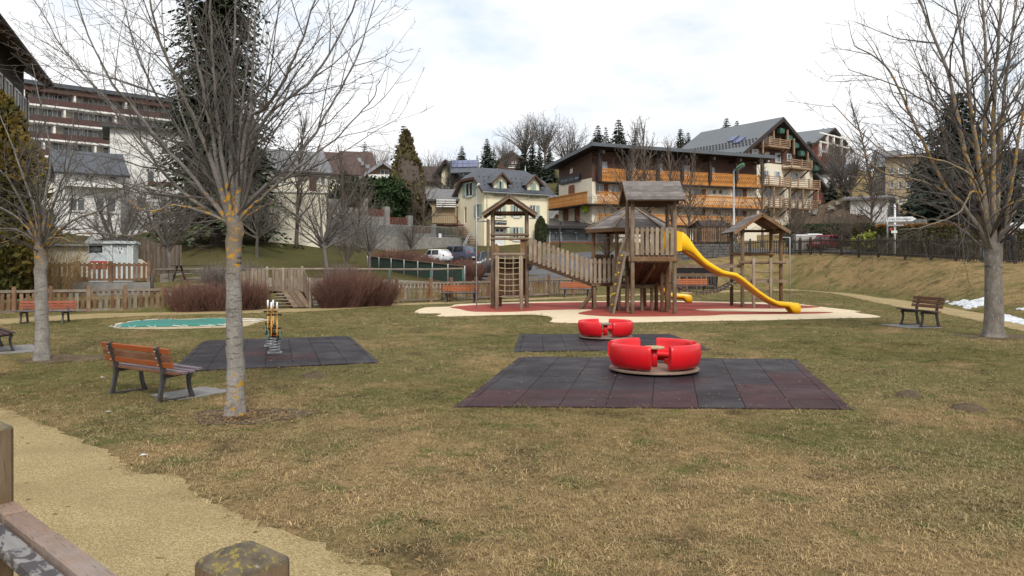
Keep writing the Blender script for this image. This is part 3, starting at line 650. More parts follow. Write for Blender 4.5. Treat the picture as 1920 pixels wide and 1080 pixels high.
# leaning climbing wall with holds
wa = lambda u, v, o=0: V((3.36 + .42 * u - .06 * v * u - o, 25.68 + .95 * v, 2.06 * u + o * .2))
for v in (0, 1): plank('climbing_wall_rail', wa(0, v), wa(1.0, v), .07, .11, M['picket'], CF, n=(0, 1, 0))
for i in range(10): plank('climbing_board', wa(.02 + i * .098, .04), wa(.02 + i * .098, .96), .19, .03, M['log'], CF, n=(1, 0, -.2))
for u, v in ((.14, .3), (.3, .62), (.32, .2), (.47, .45), (.62, .7), (.66, .25), (.82, .5), (.94, .3)):
    p = wa(u, v, .05); b = MB(); b.lathe([(.0, .035), (.03, .03), (.05, .005), (.045, -.03), (0, -.035)], 8, p); b.build('climbing_hold', M['hold'], CF, smooth=True)
log('rail', (3.66, 26.7, 1.8), (3.92, 26.7, 2.6), .05, M['picket'], CF)
# hexagonal hut
hc = V((4.41, 28.6, 0)); hx = lambda r, k, z: V((hc.x + r * math.cos(R(60 * k)), hc.y + r * math.sin(R(60 * k)), z))
ap = V((4.41, 28.6, 3.84))
for k in range(6):
    a, b = hx(1.66, k, 2.93), hx(1.66, k + 1, 2.93); nm = (b - a).cross(ap - a).normalized()
    if nm.z < 0: nm = -nm
    lin = MB().prism([a - nm * .05, b - nm * .05, ap - nm * .05], nm * .02).build('roof', M['under'], CF)
    for i in range(9):
        t0, t1 = i / 9 + .004, (i + 1) / 9 - .004
        q = [a.lerp(ap, t0), b.lerp(ap, t0), b.lerp(ap, t1), a.lerp(ap, t1)]; o = nm * (.004 * (i % 2))
        MB().hexa([p - nm * .022 + o for p in q], [p + nm * .002 + o for p in q]).build('roof_board', M['shingle'], lin)
    plank('hip_board', a + V((0, 0, .03)) + (a - ap).normalized() * .05, ap + V((0, 0, .02)), .09, .03, M['log'], lin, n=nm)
    plank('fascia_board', a - V((0, 0, .07)), b - V((0, 0, .07)), .03, .12, M['log_brown'], CF)
    p = hx(1.40, k, 0); log('post', p, p + V((0, 0, 2.95)), .068, M['log_brown'], CF)
    p2 = hx(1.40, k + 1, 0)
    log('beam', p + V((0, 0, .90)), p2 + V((0, 0, .90)), .055, M['log'], CF)
    if k in (0, 1, 2):        # boarded back sides
        for z in (1.15, 1.85): plank('rail', p + V((0, 0, z)), p2 + V((0, 0, z)), .045, .09, M['log_brown'], CF)
        nn = (p2 - p).cross(V((0, 0, 1)))
        for i in range(7):
            q = p.lerp(p2, (i + .8) / 7.6); plank('wall_board', q + V((0, 0, 1.0)), q + V((0, 0, 2.02)), .12, .025, M['log_brown'], CF, n=nn, top='dog')
log('steel_bar', hx(1.4, 3, 2.62), hx(1.4, 0, 2.62), .022, M['galv'], CF, n=8)
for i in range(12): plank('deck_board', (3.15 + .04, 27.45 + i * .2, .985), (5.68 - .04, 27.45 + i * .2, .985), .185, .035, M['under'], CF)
# low landing in front of the hut
for i in range(6): plank('picket', (2.98 + i * .165, 27.70, .96), (2.98 + i * .165, 27.70, 1.86 + random.uniform(-.02, .02)), .10, .026, M['picket'], CF, n=(0, -1, 0), top='round')
for z in (1.10, 1.72): plank('rail', (2.9, 27.74, z), (3.9, 27.74, z), .04, .09, M['log'], CF)
plank('beam', (2.85, 27.75, .92), (3.95, 27.75, .92), .05, .11, M['log_brown'], CF)
for x in (2.98, 3.83): log('post', (x, 27.84, 0), (x, 27.84, .95), .06, M['log'], CF)
# sloping bridge to the net tower
bA, bB = V((X_(990, 28.7), 28.7, Z_(489, 28.7))), V((X_(1113, 27.85), 27.85, Z_(534, 27.85)))
dirb = (bB - bA).normalized(); back = V((.06, .95, 0)); up = V((0, 0, 1))
for s in (0, 1):
    o = back * s
    plank('bridge_beam', bA + o, bB + o, .06, .17, M['under'], CF, n=up)
    for h in (.22, .72): plank('bridge_rail', bA + o + up * h, bB + o + up * h, .04, .085, M['log'], CF)
    for i in range(14):
        q = bA.lerp(bB, (i + .5) / 14) + o + V((.0, -.04, 0)); e = random.uniform(-.02, .02)
        plank('picket', q + up * .03, q + up * (.90 + e), .10, .026, M['picket'], CF, n=(0, -1, 0), top='round')
for i in range(18):
    q = bA.lerp(bB, (i + .5) / 18) + up * .105; plank('deck_board', q, q + back, .125, .03, M['log'], CF, n=up.cross(V((1, 0, 0))).cross(back).normalized() if False else up)
log('brace', (2.5, 28.3, 0.0), (3.05, 28.05, .78), .075, M['log'], CF)
log('beam', bA + V((.12, .1, -.14)), bA + V((.12, .8, -.14)), .075, M['log'], CF)
# net tower
nX0, nX1 = X_(923.5, 29.0), X_(988, 29.0)
for x in (nX0, nX1):
    for y in (29.0, 30.1): log('post', (x, y, 0), (x, y, 3.66), .07, M['log'], CF)
xm = (nX0 + nX1) / 2; ea, eb = X_(904, 28.7), X_(1007, 28.7); xr = X_(955, 28.7)
for e in (ea, eb): board_slope(CF, (xr, 28.55, 4.23), (xr, 30.5, 4.23), (e, 28.55, 3.54), (e, 30.5, 3.54), 7, M['shingle'])
for e in (ea, eb):
    for y in (28.58, 30.45): plank('barge_board', (xr, y, 4.16), (e, y, 3.47), .05, .13, M['log'], CF, n=(0, 0, 1))
plank('arch_board', (xr - .30, 28.98, 3.94), (xr + .30, 28.98, 3.94), .03, .14, M['log_brown'], CF)
for s in (-1, 1): plank('arch_board', (xr + s * .25, 28.96, 3.93), (xr + s * .62, 28.96, 3.62), .03, .15, M['log_brown'], CF)
for y in (29.0, 30.1): plank('beam', (nX0 - .1, y + .08, 3.58), (nX1 + .1, y + .08, 3.58), .06, .10, M['under'], CF)
for i in range(8): plank('deck_board', (nX0 - .06, 29.02 + i * .15, 1.89), (nX1 + .06, 29.02 + i * .15, 1.89), .14, .035, M['log'], CF)
for z in (2.60, 2.74): log('rail', (nX0 - .08, 28.92, z), (nX1 + .08, 28.92, z), .055, M['log'], CF)
plank('side_panel', (nX0 + .14, 29.0, 1.9), (nX0 + .14, 29.0, 2.42), .22, .03, M['log_brown'], CF, n=(0, -1, 0), top='point')
plank('side_panel', (nX1 - .15, 29.0, 1.9), (nX1 - .15, 29.0, 2.62), .20, .03, M['log_brown'], CF, n=(0, -1, 0))
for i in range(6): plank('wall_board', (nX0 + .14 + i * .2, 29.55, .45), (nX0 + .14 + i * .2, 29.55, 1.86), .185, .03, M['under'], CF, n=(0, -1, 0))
log('post', (nX0 + .28, 29.8, 0), (nX0 + .28, 29.8, 1.86), .06, M['under'], CF)
fX0, fX1 = X_(931.5, 27.9), X_(977.5, 27.9)
for x in (fX0, fX1): log('post', (x, 27.9, 0), (x, 27.9, 1.96), .065, M['picket'], CF)
log('beam', (fX0 - .12, 27.9, 2.0), (fX1 + .12, 27.9, 2.0), .06, M['picket'], CF)
for x in (fX0 - .05, fX1 + .05): log('beam', (x, 27.9, 1.88), (x, 29.0, 1.88), .05, M['log'], CF)
net = MB(); zs = [Z_(p, 27.9) for p in (484, 492, 502, 513, 523, 534, 544.5, 556)]
for z in zs: net.tube([(fX0 + .05 + (fX1 - fX0 - .1) * k / 8, 27.9, z - .025 * math.sin(math.pi * k / 8)) for k in range(9)], .011, 6)
for k in (1 / 3, 2 / 3): net.tube([(fX0 + (fX1 - fX0) * k, 27.885, z) for z in [1.97] + zs], .011, 6)
for x in (fX0 + .07, fX1 - .07): net.tube([(x, 27.885, 1.97), (x, 27.885, zs[-1])], .011, 6)
net.build('climbing_net', M['rope'], CF, smooth=True)
fp = X_(893.5, 29.0)
log('fire_pole', (fp, 29.0, 0), (fp, 29.0, 3.26), .021, M['galv'], CF, n=8); log('pole_arm', (fp, 29.0, 3.25), (nX0 - .1, 29.0, 3.25), .024, M['galv'], CF, n=8)
log('post', (nX0 - .16, 29.05, 1.7), (nX0 - .16, 29.05, 3.32), .055, M['log'], CF)
# small roofed tower at the end
sp = dict(B=(8.70, 29.2), D=(10.19, 29.3), A=(8.66, 30.5), C=(10.28, 30.7))
for k, (x, y) in sp.items(): log('post', (x, y, 0), (x, y, 3.05), .068, M['log'] if k in 'AB' else M['log_brown'], CF)
board_slope(CF, (9.31, 28.75, 3.55), (9.52, 31.3, 3.55), (8.26, 28.75, 2.86), (8.44, 31.3, 2.86), 7, M['shingle'])
board_slope(CF, (9.31, 28.75, 3.55), (9.52, 31.3, 3.55), (10.36, 28.75, 2.88), (10.6, 31.3, 2.88), 7, M['shingle'])
for e, ze in ((8.26, 2.80), (10.36, 2.82)): plank('barge_board', (9.31, 28.76, 3.49), (e, 28.76, ze), .05, .12, M['log_brown'], CF)
plank('arch_board', (9.0, 29.2, 3.32), (9.6, 29.2, 3.32), .03, .13, M['log_brown'], CF)
for s in (-1, 1): plank('arch_board', (9.31 + s * .22, 29.19, 3.30), (9.31 + s * .66, 29.19, 2.98), .03, .14, M['log_brown'], CF)
plank('beam', (8.6, 30.6, 2.95), (10.4, 30.75, 2.95), .06, .10, M['under'], CF)
for x0, x1 in ((8.7, 8.66), (10.19, 10.28)): log('beam', (x0, 29.1, 2.96), (x1, 30.8, 2.96), .05, M['under'], CF)
log('rail', (8.55, 29.12, 1.71), (10.32, 29.12, 1.71), .06, M['log'], CF)
log('rail', (8.6, 30.42, 2.03), (10.35, 30.6, 2.03), .055, M['log_brown'], CF)
for i in range(7): plank('deck_board', (8.6, 29.25 + i * .2, 1.04), (10.35, 29.28 + i * .2, 1.04), .185, .035, M['log'], CF)
plank('beam', (8.6, 29.13, 1.0), (10.35, 29.13, 1.0), .04, .12, M['log'], CF)
for px, d, top in ((1413, 29.0, 1.88), (1445, 29.0, 1.89)): log('ladder_post', (X_(px, d), d, 0), (X_(px, d), d, top), .062, M['picket'], CF)
for z in (.35, .68, 1.36): log('ladder_rung', (X_(1413, 29), 29, z), (X_(1445, 29), 29, z), .028, M['log'], CF, n=8)
log('steel_post', (8.92, 29.9, 0), (8.92, 29.9, 2.0), .055, M['galv'], CF)
log('fire_pole', (X_(1481, 30.2), 30.2, 0), (X_(1481, 30.2), 30.2, 2.7), .02, M['galv'], CF, n=8); log('pole_arm', (X_(1481, 30.2), 30.2, 2.68), (10.28, 30.2, 2.68), .022, M['galv'], CF, n=8)
log('brace', (8.75, 29.3, .05), (8.95, 30.0, 1.0), .055, M['log_brown'], CF)
# hanging log bridge and hand rails
cx = [1268, 1280, 1295, 1320, 1345, 1362, 1375, 1390]; cy = [534, 541, 547, 551, 548, 541, 533, 529]
for i in range(17):
    px = 1276 + i * 6.6; py = float(np.interp(px, cx, cy)); py2 = float(np.interp(px + 3, cx, cy)); p = V((X_(px, 29.4), 29.4, Z_(py, 29.4)))
    plank('bridge_slat', p, p + V((.02, .85, 0)), .10, .06, M['log'], CF, n=(-(Z_(py2, 29.4) - p.z), 0, X_(px + 3, 29.4) - p.x))
for y in (29.45, 30.2):
    ch = MB().tube([(X_(px, 29.4), y, Z_(float(np.interp(px, cx, cy)), 29.4) + .05) for px in range(1264, 1394, 6)], .016, 6); ch.build('bridge_chain', M['iron'], CF, smooth=True)
for py, a, b, y in ((499, 1262, 1388, 29.3), (515.5, 1262, 1390, 30.5)): plank('hand_rail', (X_(a, y), y, Z_(py, y)), (X_(b, y), y, Z_(py, y)), .06, .13, M['log'], CF)
# slides
def slide(rim, yb, low, Y0, Y1, name='slide'):
    a, b = rim[0][0], rim[-1][0]; N = 64; px = np.linspace(a, b, N)
    f = lambda L: np.interp(px, [p[0] for p in L], [p[1] for p in L])
    zr, zy, zl = (H - (f(L) - HY) / F * Y0 for L in (rim, yb, low)); x = (px - 960) / F * Y0; w = Y1 - Y0
    prof = []
    for i in range(N):
        bed = min(zl[i] + .03, zr[i] - .05) if px[i] < yb[-3][0] else zr[i] - .05
        zz = max(zy[i], .02)
        prof.append([(0.0, zz), (-.015, (zz + zr[i]) / 2), (.0, zr[i] - .015), (.02, zr[i]), (.05, zr[i]), (.07, zr[i] - .02), (.11, bed), (w - .11, bed), (w - .07, zr[i] - .02), (w - .05, zr[i]), (w - .02, zr[i]), (w, zr[i] - .015), (w + .015, (zz + zr[i]) / 2), (w, zz), (w - .04, zz), (w - .085, bed - .02), (.085, bed - .02), (.04, zz)])
    k = len(prof[0]); v = [(x[i], Y0 + p[0], p[1]) for i in range(N) for p in prof[i]]
    fc = [(i * k + j, (i + 1) * k + j, (i + 1) * k + (j + 1) % k, i * k + (j + 1) % k) for i in range(N - 1) for j in range(k)] + [tuple(range(k)), tuple((N - 1) * k + j for j in range(k))]
    s = MB().add(v, fc).build(name, M['yellow_plastic'], CF, smooth=False)
    for p in s.data.polygons: p.use_smooth = len(p.vertices) == 4
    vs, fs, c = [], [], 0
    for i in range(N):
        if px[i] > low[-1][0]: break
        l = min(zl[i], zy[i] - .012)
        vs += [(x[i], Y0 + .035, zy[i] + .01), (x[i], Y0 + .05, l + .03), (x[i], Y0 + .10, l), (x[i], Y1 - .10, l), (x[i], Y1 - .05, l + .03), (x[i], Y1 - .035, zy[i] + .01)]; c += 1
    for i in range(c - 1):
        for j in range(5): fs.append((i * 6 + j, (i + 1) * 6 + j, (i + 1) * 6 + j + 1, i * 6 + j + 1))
    MB().add(vs, fs).build('shaded_slide_shell', M['slide_under_shade'], s, smooth=True)
    return s
SL = slide([(1274, 435), (1282, 435.8), (1290.5, 443.9), (1305, 465), (1320, 483), (1335, 494), (1356, 506.7), (1370, 510), (1382, 512), (1394.8, 520.5), (1420, 541.8), (1441.6, 556.7), (1455, 563.5), (1463, 565.7), (1484, 567.4), (1497, 568.2), (1501, 571)],
      [(1274, 467.7), (1286, 468.4), (1299, 473.7), (1311.8, 485.4), (1324.5, 497), (1343.7, 507.8), (1356.5, 513.7), (1377.8, 517.4), (1388.4, 522.7), (1420, 548), (1441.6, 563), (1463, 573.8), (1480, 574.8), (1489, 587.5), (1501, 588)],
      [(1274, 469), (1278, 469.4), (1303, 484.3), (1320, 498), (1343.7, 513), (1356.5, 518.4), (1378, 521.6), (1386, 527), (1412, 548), (1437, 566), (1458.7, 575.5), (1480, 577)], 25.75, 26.35)
for z, r in ((.18, .05),):
    b = MB().lathe([(r - .008, 0), (r, .006), (r + .012, 0)], 16, (0, 0, 0)); b.v = [(x + 9.58, 25.733 - zz, y + .17) for x, y, zz in b.v]; b.build('foot_ring', M['yellow_plastic'], SL, smooth=True)
for s in (25.72, 26.36):    # yellow side shields at the top of the slide
    q = [(5.15, s, 2.05), (5.66, s, 2.10), (5.66, s, 2.72), (5.45, s, 2.78), (5.15, s, 2.80)]; MB().prism(q, (0, .03, 0)).build('slide_shield', M['yellow_plastic'], SL)
slide([(1222, 512), (1234, 526), (1246, 541), (1254, 549), (1264, 551), (1290, 552), (1296, 553), (1298, 556)], [(1222, 520), (1234, 534), (1246, 549), (1254, 556), (1264, 558), (1282, 559), (1290, 567.5), (1298, 568)], [(1222, 524), (1234, 538), (1246, 553), (1254, 559), (1264, 561), (1282, 562)], 32.1, 32.7)
# ------------------------------------------------------------------ red carousels
def carousel(loc, s, rz, label, table):
    o = thing('carousel', label, 'carousel', loc, 0); m = WM[o.name] @ Matrix.Rotation(rz, 4, 'Z') @ Matrix.Scale(s, 4)
    tr = lambda b: setattr(b, 'v', [tuple(m @ V(v)) for v in b.v]) or b
    tr(MB().lathe([(.0, .03), (.22, .03), (.22, .055), (0, .055)], 24)).build('pivot', M['iron'], o, smooth=False)
    d = MB().lathe([(0, .055), (.66, .058), (.685, .066), (.685, .088), (.672, .096), (0, .096)], 56); dk = tr(d).build('disc', M['disc_wood'], o)
    prof = [(.565, .125), (.615, .118), (.652, .13), (.69, .20), (.715, .30), (.712, .40), (.70, .455), (.675, .478), (.645, .478), (.622, .46), (.612, .42), (.605, .32), (.575, .285), (.50, .275), (.425, .27), (.40, .25), (.40, .22), (.43, .20), (.54, .20), (.57, .18)]
    for k in range(4):
        a0, a1 = R(90 * k + 12), R(90 * k + 78); n = 16; cnt = len(prof); vs, fs = [], []
        cr, cz = sum(p[0] for p in prof) / cnt, sum(p[1] for p in prof) / cnt
        sec = [(a0 + R(.0), .965), (a0 + R(1.4), 1.0)] + [(a0 + (a1 - a0) * i / n, 1.0) for i in range(1, n)] + [(a1 - R(1.4), 1.0), (a1, .965)]
        for a, q in sec:
            for r, z in prof:
                rr, zz = cr + (r - cr) * q, cz + (z - cz) * q; vs.append((rr * math.cos(a), rr * math.sin(a), zz))
        for i in range(len(sec) - 1):
            for j in range(cnt): fs.append((i * cnt + j, (i + 1) * cnt + j, (i + 1) * cnt + (j + 1) % cnt, i * cnt + (j + 1) % cnt))
        fs += [tuple(range(cnt)), tuple((len(sec) - 1) * cnt + j for j in range(cnt))]
        st = tr(MB().add(vs, fs)).build('seat', M['red_plastic'], o)
        for p in st.data.polygons: p.use_smooth = len(p.vertices) == 4
        am = (a0 + a1) / 2
        tr(MB().lathe([(0, .09), (.05, .09), (.05, .21), (0, .21)], 10, (.52 * math.cos(am), .52 * math.sin(am), 0))).build('seat_bracket', M['iron'], st)
    tr(MB().lathe([(0, .09), (.055, .09), (.055, .375), (0, .375)], 20)).build('column', M['red_plastic'], o, smooth=True)
    tr(MB().lathe([(0, .375), (.155, .375), (.162, .385), (.162, .397), (.155, .404), (0, .404)], 28)).build('table', M[table], o)
    return o
carousel(G(1226, 699), 1.02, R(-45 + 90 + 45 - 2), 'larger red four-seat carousel with pale round table on the big tile mat', 'ply')
carousel(G(1135, 636), .88, R(-3), 'farther red four-seat carousel with grey table nearest the climbing frame', 'ply_grey')
# ------------------------------------------------------------------ spring rockers
def rocker(loc, s, label):
    o = thing('spring_rocker', label, 'spring rocker', loc, -math.atan2(loc[0], loc[1]) - .03); m = WM[o.name] @ Matrix.Scale(s, 4)
    tr = lambda b: setattr(b, 'v', [tuple(m @ V(v)) for v in b.v]) or b
    tr(MB().box((0, 0, .035), (.26, .26, .012))).build('base_plate', M['galv'], o)
    sp = MB().tube([(.092 * math.cos(t), .092 * math.sin(t), .05 + .27 * t / (2 * math.pi * 5.5)) for t in np.linspace(0, 2 * math.pi * 5.5, 110)], .0125, 8)
    tr(sp).build('spring', M['galv'], o, smooth=True)
    tr(MB().box((0, 0, .335), (.16, .16, .03))).build('top_plate', M['iron'], o)
    body = [(-.26, .33), (.30, .33), (.36, .40), (.34, .50), (.10, .47), (-.10, .55), (-.16, .78), (-.12, .88), (-.2, .96), (-.30, .94), (-.33, .84), (-.28, .70), (-.32, .52)]
    sb = smooth_poly(body, 4)
    for sx in (-1, 1):
        p = tr(MB().prism([(sx * .05 - .009, y, z) for y, z in sb], (.018, 0, 0))).build('side_panel', M['yellow_paint'], o)
        hd = [(-.30, .83), (-.12, .83), (-.11, .88), (-.20, .97), (-.31, .95)]
        tr(MB().prism([(sx * .05 - .014, y * 1.02 - .004, z) for y, z in smooth_poly(hd, 4)], (.028, 0, 0))).build('head_panel', M['white_paint'], p)
        ft = [(-.25, .29), (-.02, .29), (-.02, .42), (-.2, .44)]
        tr(MB().prism([(sx * .10 - .014, y, z) for y, z in smooth_poly(ft, 4)], (.028, 0, 0))).build('foot_panel', M['green_paint'], o)
    tr(MB().box((0, .14, .52), (.07, .24, .04))).build('seat_block', M['iron'], o)
    tr(MB().lathe([(0, .47), (.115, .47), (.125, .485), (.115, .50), (0, .50)], 24, (0, -.02, 0))).build('seat', M['black_plastic'], o)
    tr(MB().tube([(-.135, -.20, .74), (.135, -.20, .74)], .017, 10)).build('handle', M['black_plastic'], o, smooth=True)
    tr(MB().tube([(-.14, -.12, .40), (.14, -.12, .40)], .017, 10)).build('foot_rest', M['black_plastic'], o, smooth=True)
    tr(MB().box((0, .0, .37), (.09, .2, .05))).build('body_block', M['slat_orange'], o)
    return o
rocker(G(515, 664), 1.02, 'nearer yellow panel spring rocker with white heads on a white coil')
rocker(G(508, 651), 1.0, 'second yellow spring rocker standing just behind the first')
MB().add([G(515, 675) + V((x, y, .035)) for x, y in ((-.16, -.07), (.16, -.07), (.16, .07), (-.16, .07))], [(0, 1, 2, 3)]).build('rubber_patch', M['rubber_plum'], None, M=T(G(515, 675)), label='small worn plum patch on the mat before the spring rocker', cat='mat patch')
# ------------------------------------------------------------------ benches
BENCH = {}
def bench(loc, rz, s, label, back, seat, L=1.55, mid=None, pad=None, group='slatted park benches'):
    """sitters face local -y; frames of cast iron, three back slats, four seat slats"""
    Mx = T(loc, rz) @ Matrix.Diagonal((1, s, s, 1))
    o = link('park_bench', None, T(loc, rz), None, label, 'bench', group); tp = lambda x, y, z: Mx @ V((x, y, z))
    for x in (-L / 2 + .22, L / 2 - .22):
        def bar(pts, w): # cast bar with changing width in the side plane
            b = MB(); q = [V(p) for p in pts]; Lr, Rr = [], []
            for i, p in enumerate(q):
                t = (q[min(i + 1, len(q) - 1)] - q[max(i - 1, 0)]).normalized(); nn = V((0, -t.z, t.y)); ww = w[i] / 2; Lr.append(p + nn * ww); Rr.append(p - nn * ww)
            for i in range(len(q) - 1):
                a = [tp(x - .022, *v[1:]) for v in (Lr[i], Rr[i], Rr[i + 1], Lr[i + 1])]; c = [tp(x + .022, *v[1:]) for v in (Lr[i], Rr[i], Rr[i + 1], Lr[i + 1])]; b.hexa(a, c)
            return b
        fr = bar(smooth_poly([(0, .27, 0), (0, .225, .22), (0, .20, .40), (0, .235, .58), (0, .31, .80)], 4, False), [.075 - .02 * abs(math.sin(k * .4)) for k in range(17)])
        l2 = bar(smooth_poly([(0, -.27, 0), (0, -.215, .16), (0, -.20, .30), (0, -.235, .405)], 4, False), [.07, .06, .055, .05, .046, .045, .045, .045, .05, .058, .068, .08, .09])
        l3 = bar([(0, .21, .365), (0, 0, .375), (0, -.24, .40)], [.05, .045, .05]); l4 = bar([(0, .27, .022), (0, -.27, .022)], [.03, .03])
        for k in (l2, l3, l4): fr.add(k.v, k.f)
        f = fr.build('frame', M['iron'], o)
        for y, z in ((.278, .545), (.305, .645), (.33, .745)): MB().lathe([(0, .012), (.014, .006), (.014, -.006), (0, -.012)], 8, tp(x, y + .008, z)).build('bolt', M['bolt'], f)
    for i, z in enumerate((.545, .645, .75)):
        y = .19 + (z - .42) * .24; mt = M[mid] if mid and i == 1 else M[back]
        plank('back_slat', tp(-L / 2, y, z), tp(L / 2, y, z), .085 * s, .032, mt, o, n=Matrix.Rotation(rz, 4, 'Z') @ V((0, -1, .22)), bev=.005)
    for i in range(4):
        y = .14 - i * .118; z = .405 + .022 * (i / 3) ** 2 + (.012 if i == 3 else 0)
        plank('seat_slat', tp(-L / 2, y, z + .015), tp(L / 2, y, z + .015), .098 * s, .032, M[seat] if i else M['slat_brown'], o, bev=.005)
    if pad:
        b = MB(); x0, x1, y0, y1 = pad
        b.hexa([T(loc, rz) @ V(p) for p in ((x0, y0, .003), (x1, y0, .003), (x1, y1, .003), (x0, y1, .003))], [T(loc, rz) @ V(p) for p in ((x0, y0, .014), (x1, y0, .014), (x1, y1, .014), (x0, y1, .014))])
        c = T(loc, rz) @ V(((x0 + x1) / 2, (y0 + y1) / 2, 0)); b.build('concrete_pad', M['paver'], None, M=T(c), label=pad_label[label[:12]], cat='paving slab')
        MASK.append([tuple((T(loc, rz) @ V(p))[:2]) for p in ((x0, y0, 0), (x1, y0, 0), (x1, y1, 0), (x0, y1, 0))])
    return o
pad_label = {'orange bench': 'grey concrete slab under the orange bench seen from behind', 'brown bench ': 'grey concrete slab under the brown bench by the bank', 'dark bench c': 'grey concrete slab under the bench cut by the picture edge'}
bench((-4.68, 10.05, 0), R(146), .86, 'orange bench seen from behind between the two pale trees', 'slat_orange', 'slat_grey', 1.52, mid='slat_brown', pad=(-.60, .05, -.80, .0))
bench((X_(1724, 20.85), 20.85, 0), R(-82), 1.0, 'brown bench on the lawn facing the red carousels, near the big tree', 'slat_brown', 'slat_dark', 1.25, pad=(-.6, .6, -.75, .25))
bench((X_(84, 21.9), 21.9, 0), R(6), .78, 'faded red bench in front of the grey picket fence, behind the pale tree', 'slat_red', 'slat_grey', 1.55)
bench((-10.2, 15.24, 0), R(133), .84, 'dark bench cut by the picture edge, its seat end on a stone slab', 'slat_dark', 'slat_dark', 1.5, pad=(-.95, .6, -.75, .3))
bench((X_(863, 33.0), 33.0, 0), R(-4), .92, 'orange bench in front of the picket fence just beyond the climbing net', 'slat_orange', 'slat_grey', 1.62)
bench((X_(1081, 37.5), 37.5, 0), R(2), .92, 'orange bench seen under the sloping bridge of the climbing frame', 'slat_orange', 'slat_grey', 1.55)
bench((X_(1298, 41.0), 41.0, 0), R(0), 1.02, 'orange bench seen between the slide and the hanging log bridge', 'slat_orange', 'slat_grey', 1.75)
# ------------------------------------------------------------------ sand pit with tarpaulin
sandp = smooth_poly(g2([(212, 615), (225, 607), (272, 601), (330, 599), (400, 596.5), (470, 597), (505, 600), (480, 606), (455, 613.5), (415, 615), (300, 618), (235, 617)]), 4)
pit = flat('sand_pit', sandp, .010, M['sand'], jag=.02, label='pale sand pit edge around the teal tarpaulin', cat='sand pit'); MASK.append(sandp)
tp_ = smooth_poly(g2([(218, 614), (235, 608), (272, 603), (306, 602), (321, 604), (345, 603.5), (380, 601), (417, 600), (436, 600.5), (428, 606), (415, 611.5), (360, 612.5), (291, 613.5), (245, 614.5)]), 4)
def tarp():
    P = [V((x, y, 0)) for x, y in tp_]; cen = sum(P, V()) / len(P); n = len(P); v = []
    for s in (1, .96, .85, .65, .4, .15):
        for p in P:
            q = cen.lerp(p, s); v.append((q.x, q.y, .022 + (.05 if s < .95 else 0.03 * (s < 1)) + .02 * math.sin(q.x * 5) * math.sin(q.y * 4) * (s < 1)))
    f = [(i * n + j, i * n + (j + 1) % n, (i + 1) * n + (j + 1) % n, (i + 1) * n + j) for i in range(5) for j in range(n)] + [tuple(5 * n + j for j in range(n))]
    o = MB().add(v, f).build('tarpaulin', M['teal'], None, smooth=True, M=T(cen), label='teal green tarpaulin laced down over the sand pit', cat='tarpaulin')
    for k in range(0, n, 3):
        p = P[k]; d = (p - cen).normalized(); q = p + d * .16; s = V((-d.y, d.x, 0))
        MB().tube([tuple(p + V((0, 0, .05))), tuple(q + s * .10 + V((0, 0, .03))), tuple(q - s * .05 + V((0, 0, .03))), tuple(p - s * .25 + V((0, 0, .05)))], .010, 5).build('lacing', M['rope_white'], o)
tarp()
for k, (px, py, lab) in enumerate(((440, 602, 'loose white rope coil on the sand beyond the tarpaulin corner'),)):
    p = G(px, py); MB().tube([(p.x + .45 * t / 6 * math.cos(t) + t * .05, p.y + .35 * t / 6 * math.sin(t), .03 + .01 * math.sin(3 * t)) for t in np.linspace(0, 9, 40)], .016, 6).build('rope', M['rope_white'], None, smooth=True, M=T(p), label=lab, cat='rope')
# ------------------------------------------------------------------ fences
M['fence_post_near'] = wood('mossy_post', (.17, .115, .065), (.09, .055, .03), (.21, .18, .14), along=(14, 14, 1), rnd=.05)
def mk_flake():
    m, nt, p = newmat('flaking_paint'); v = coords(nt, 'Object', (1, 1, 1))
    f = ramp(nt, noise(nt, coords(nt, 'Object', (1, 2, 2)), 9, 6, .7, .8), [(.49, 0), (.53, 1)]); g = noise(nt, coords(nt, 'Object', (3, 40, 40)), 3, 4, .6)
    c = mixc(nt, f, (.052, .045, .05), mixc(nt, g, (.26, .25, .245), (.15, .14, .13)))
    setb(nt, p, **{'Base Color': c, 'Roughness': .7}); bump(nt, p, f, -.5, .002); return m
M['flake'] = mk_flake()
M['cap_plank'] = wood('pink_plank', (.27, .165, .115), (.17, .13, .105), (.30, .28, .265), along=(2.5, 30, 30), rnd=.12)
M['moss'] = simple('moss_wood', (.16, .125, .055), (.11, .085, .05), rough=.95, scale=14, fine=.4, fscale=70, bmp=.5)
def mk_mossy():
    m, nt, p = newmat('lichen_post_top'); v = coords(nt, 'Object')
    c = mixc(nt, ramp(nt, noise(nt, v, 16, 5, .65), [(.38, 0), (.62, 1)]), (.055, .043, .032), (.135, .108, .07))
    c = mixc(nt, ramp(nt, noise(nt, v, 75, 5, .65), [(.53, 0), (.61, .85)]), c, (.25, .195, .035))
    c = mixc(nt, ramp(nt, noise(nt, v, 26, 4, .6), [(.62, 0), (.66, .7)]), c, (.28, .27, .25))
    setb(nt, p, **{'Base Color': c, 'Roughness': .95}); bump(nt, p, noise(nt, v, 70, 4, .7), .8, .004); return m
M['mossy_top'] = mk_mossy()
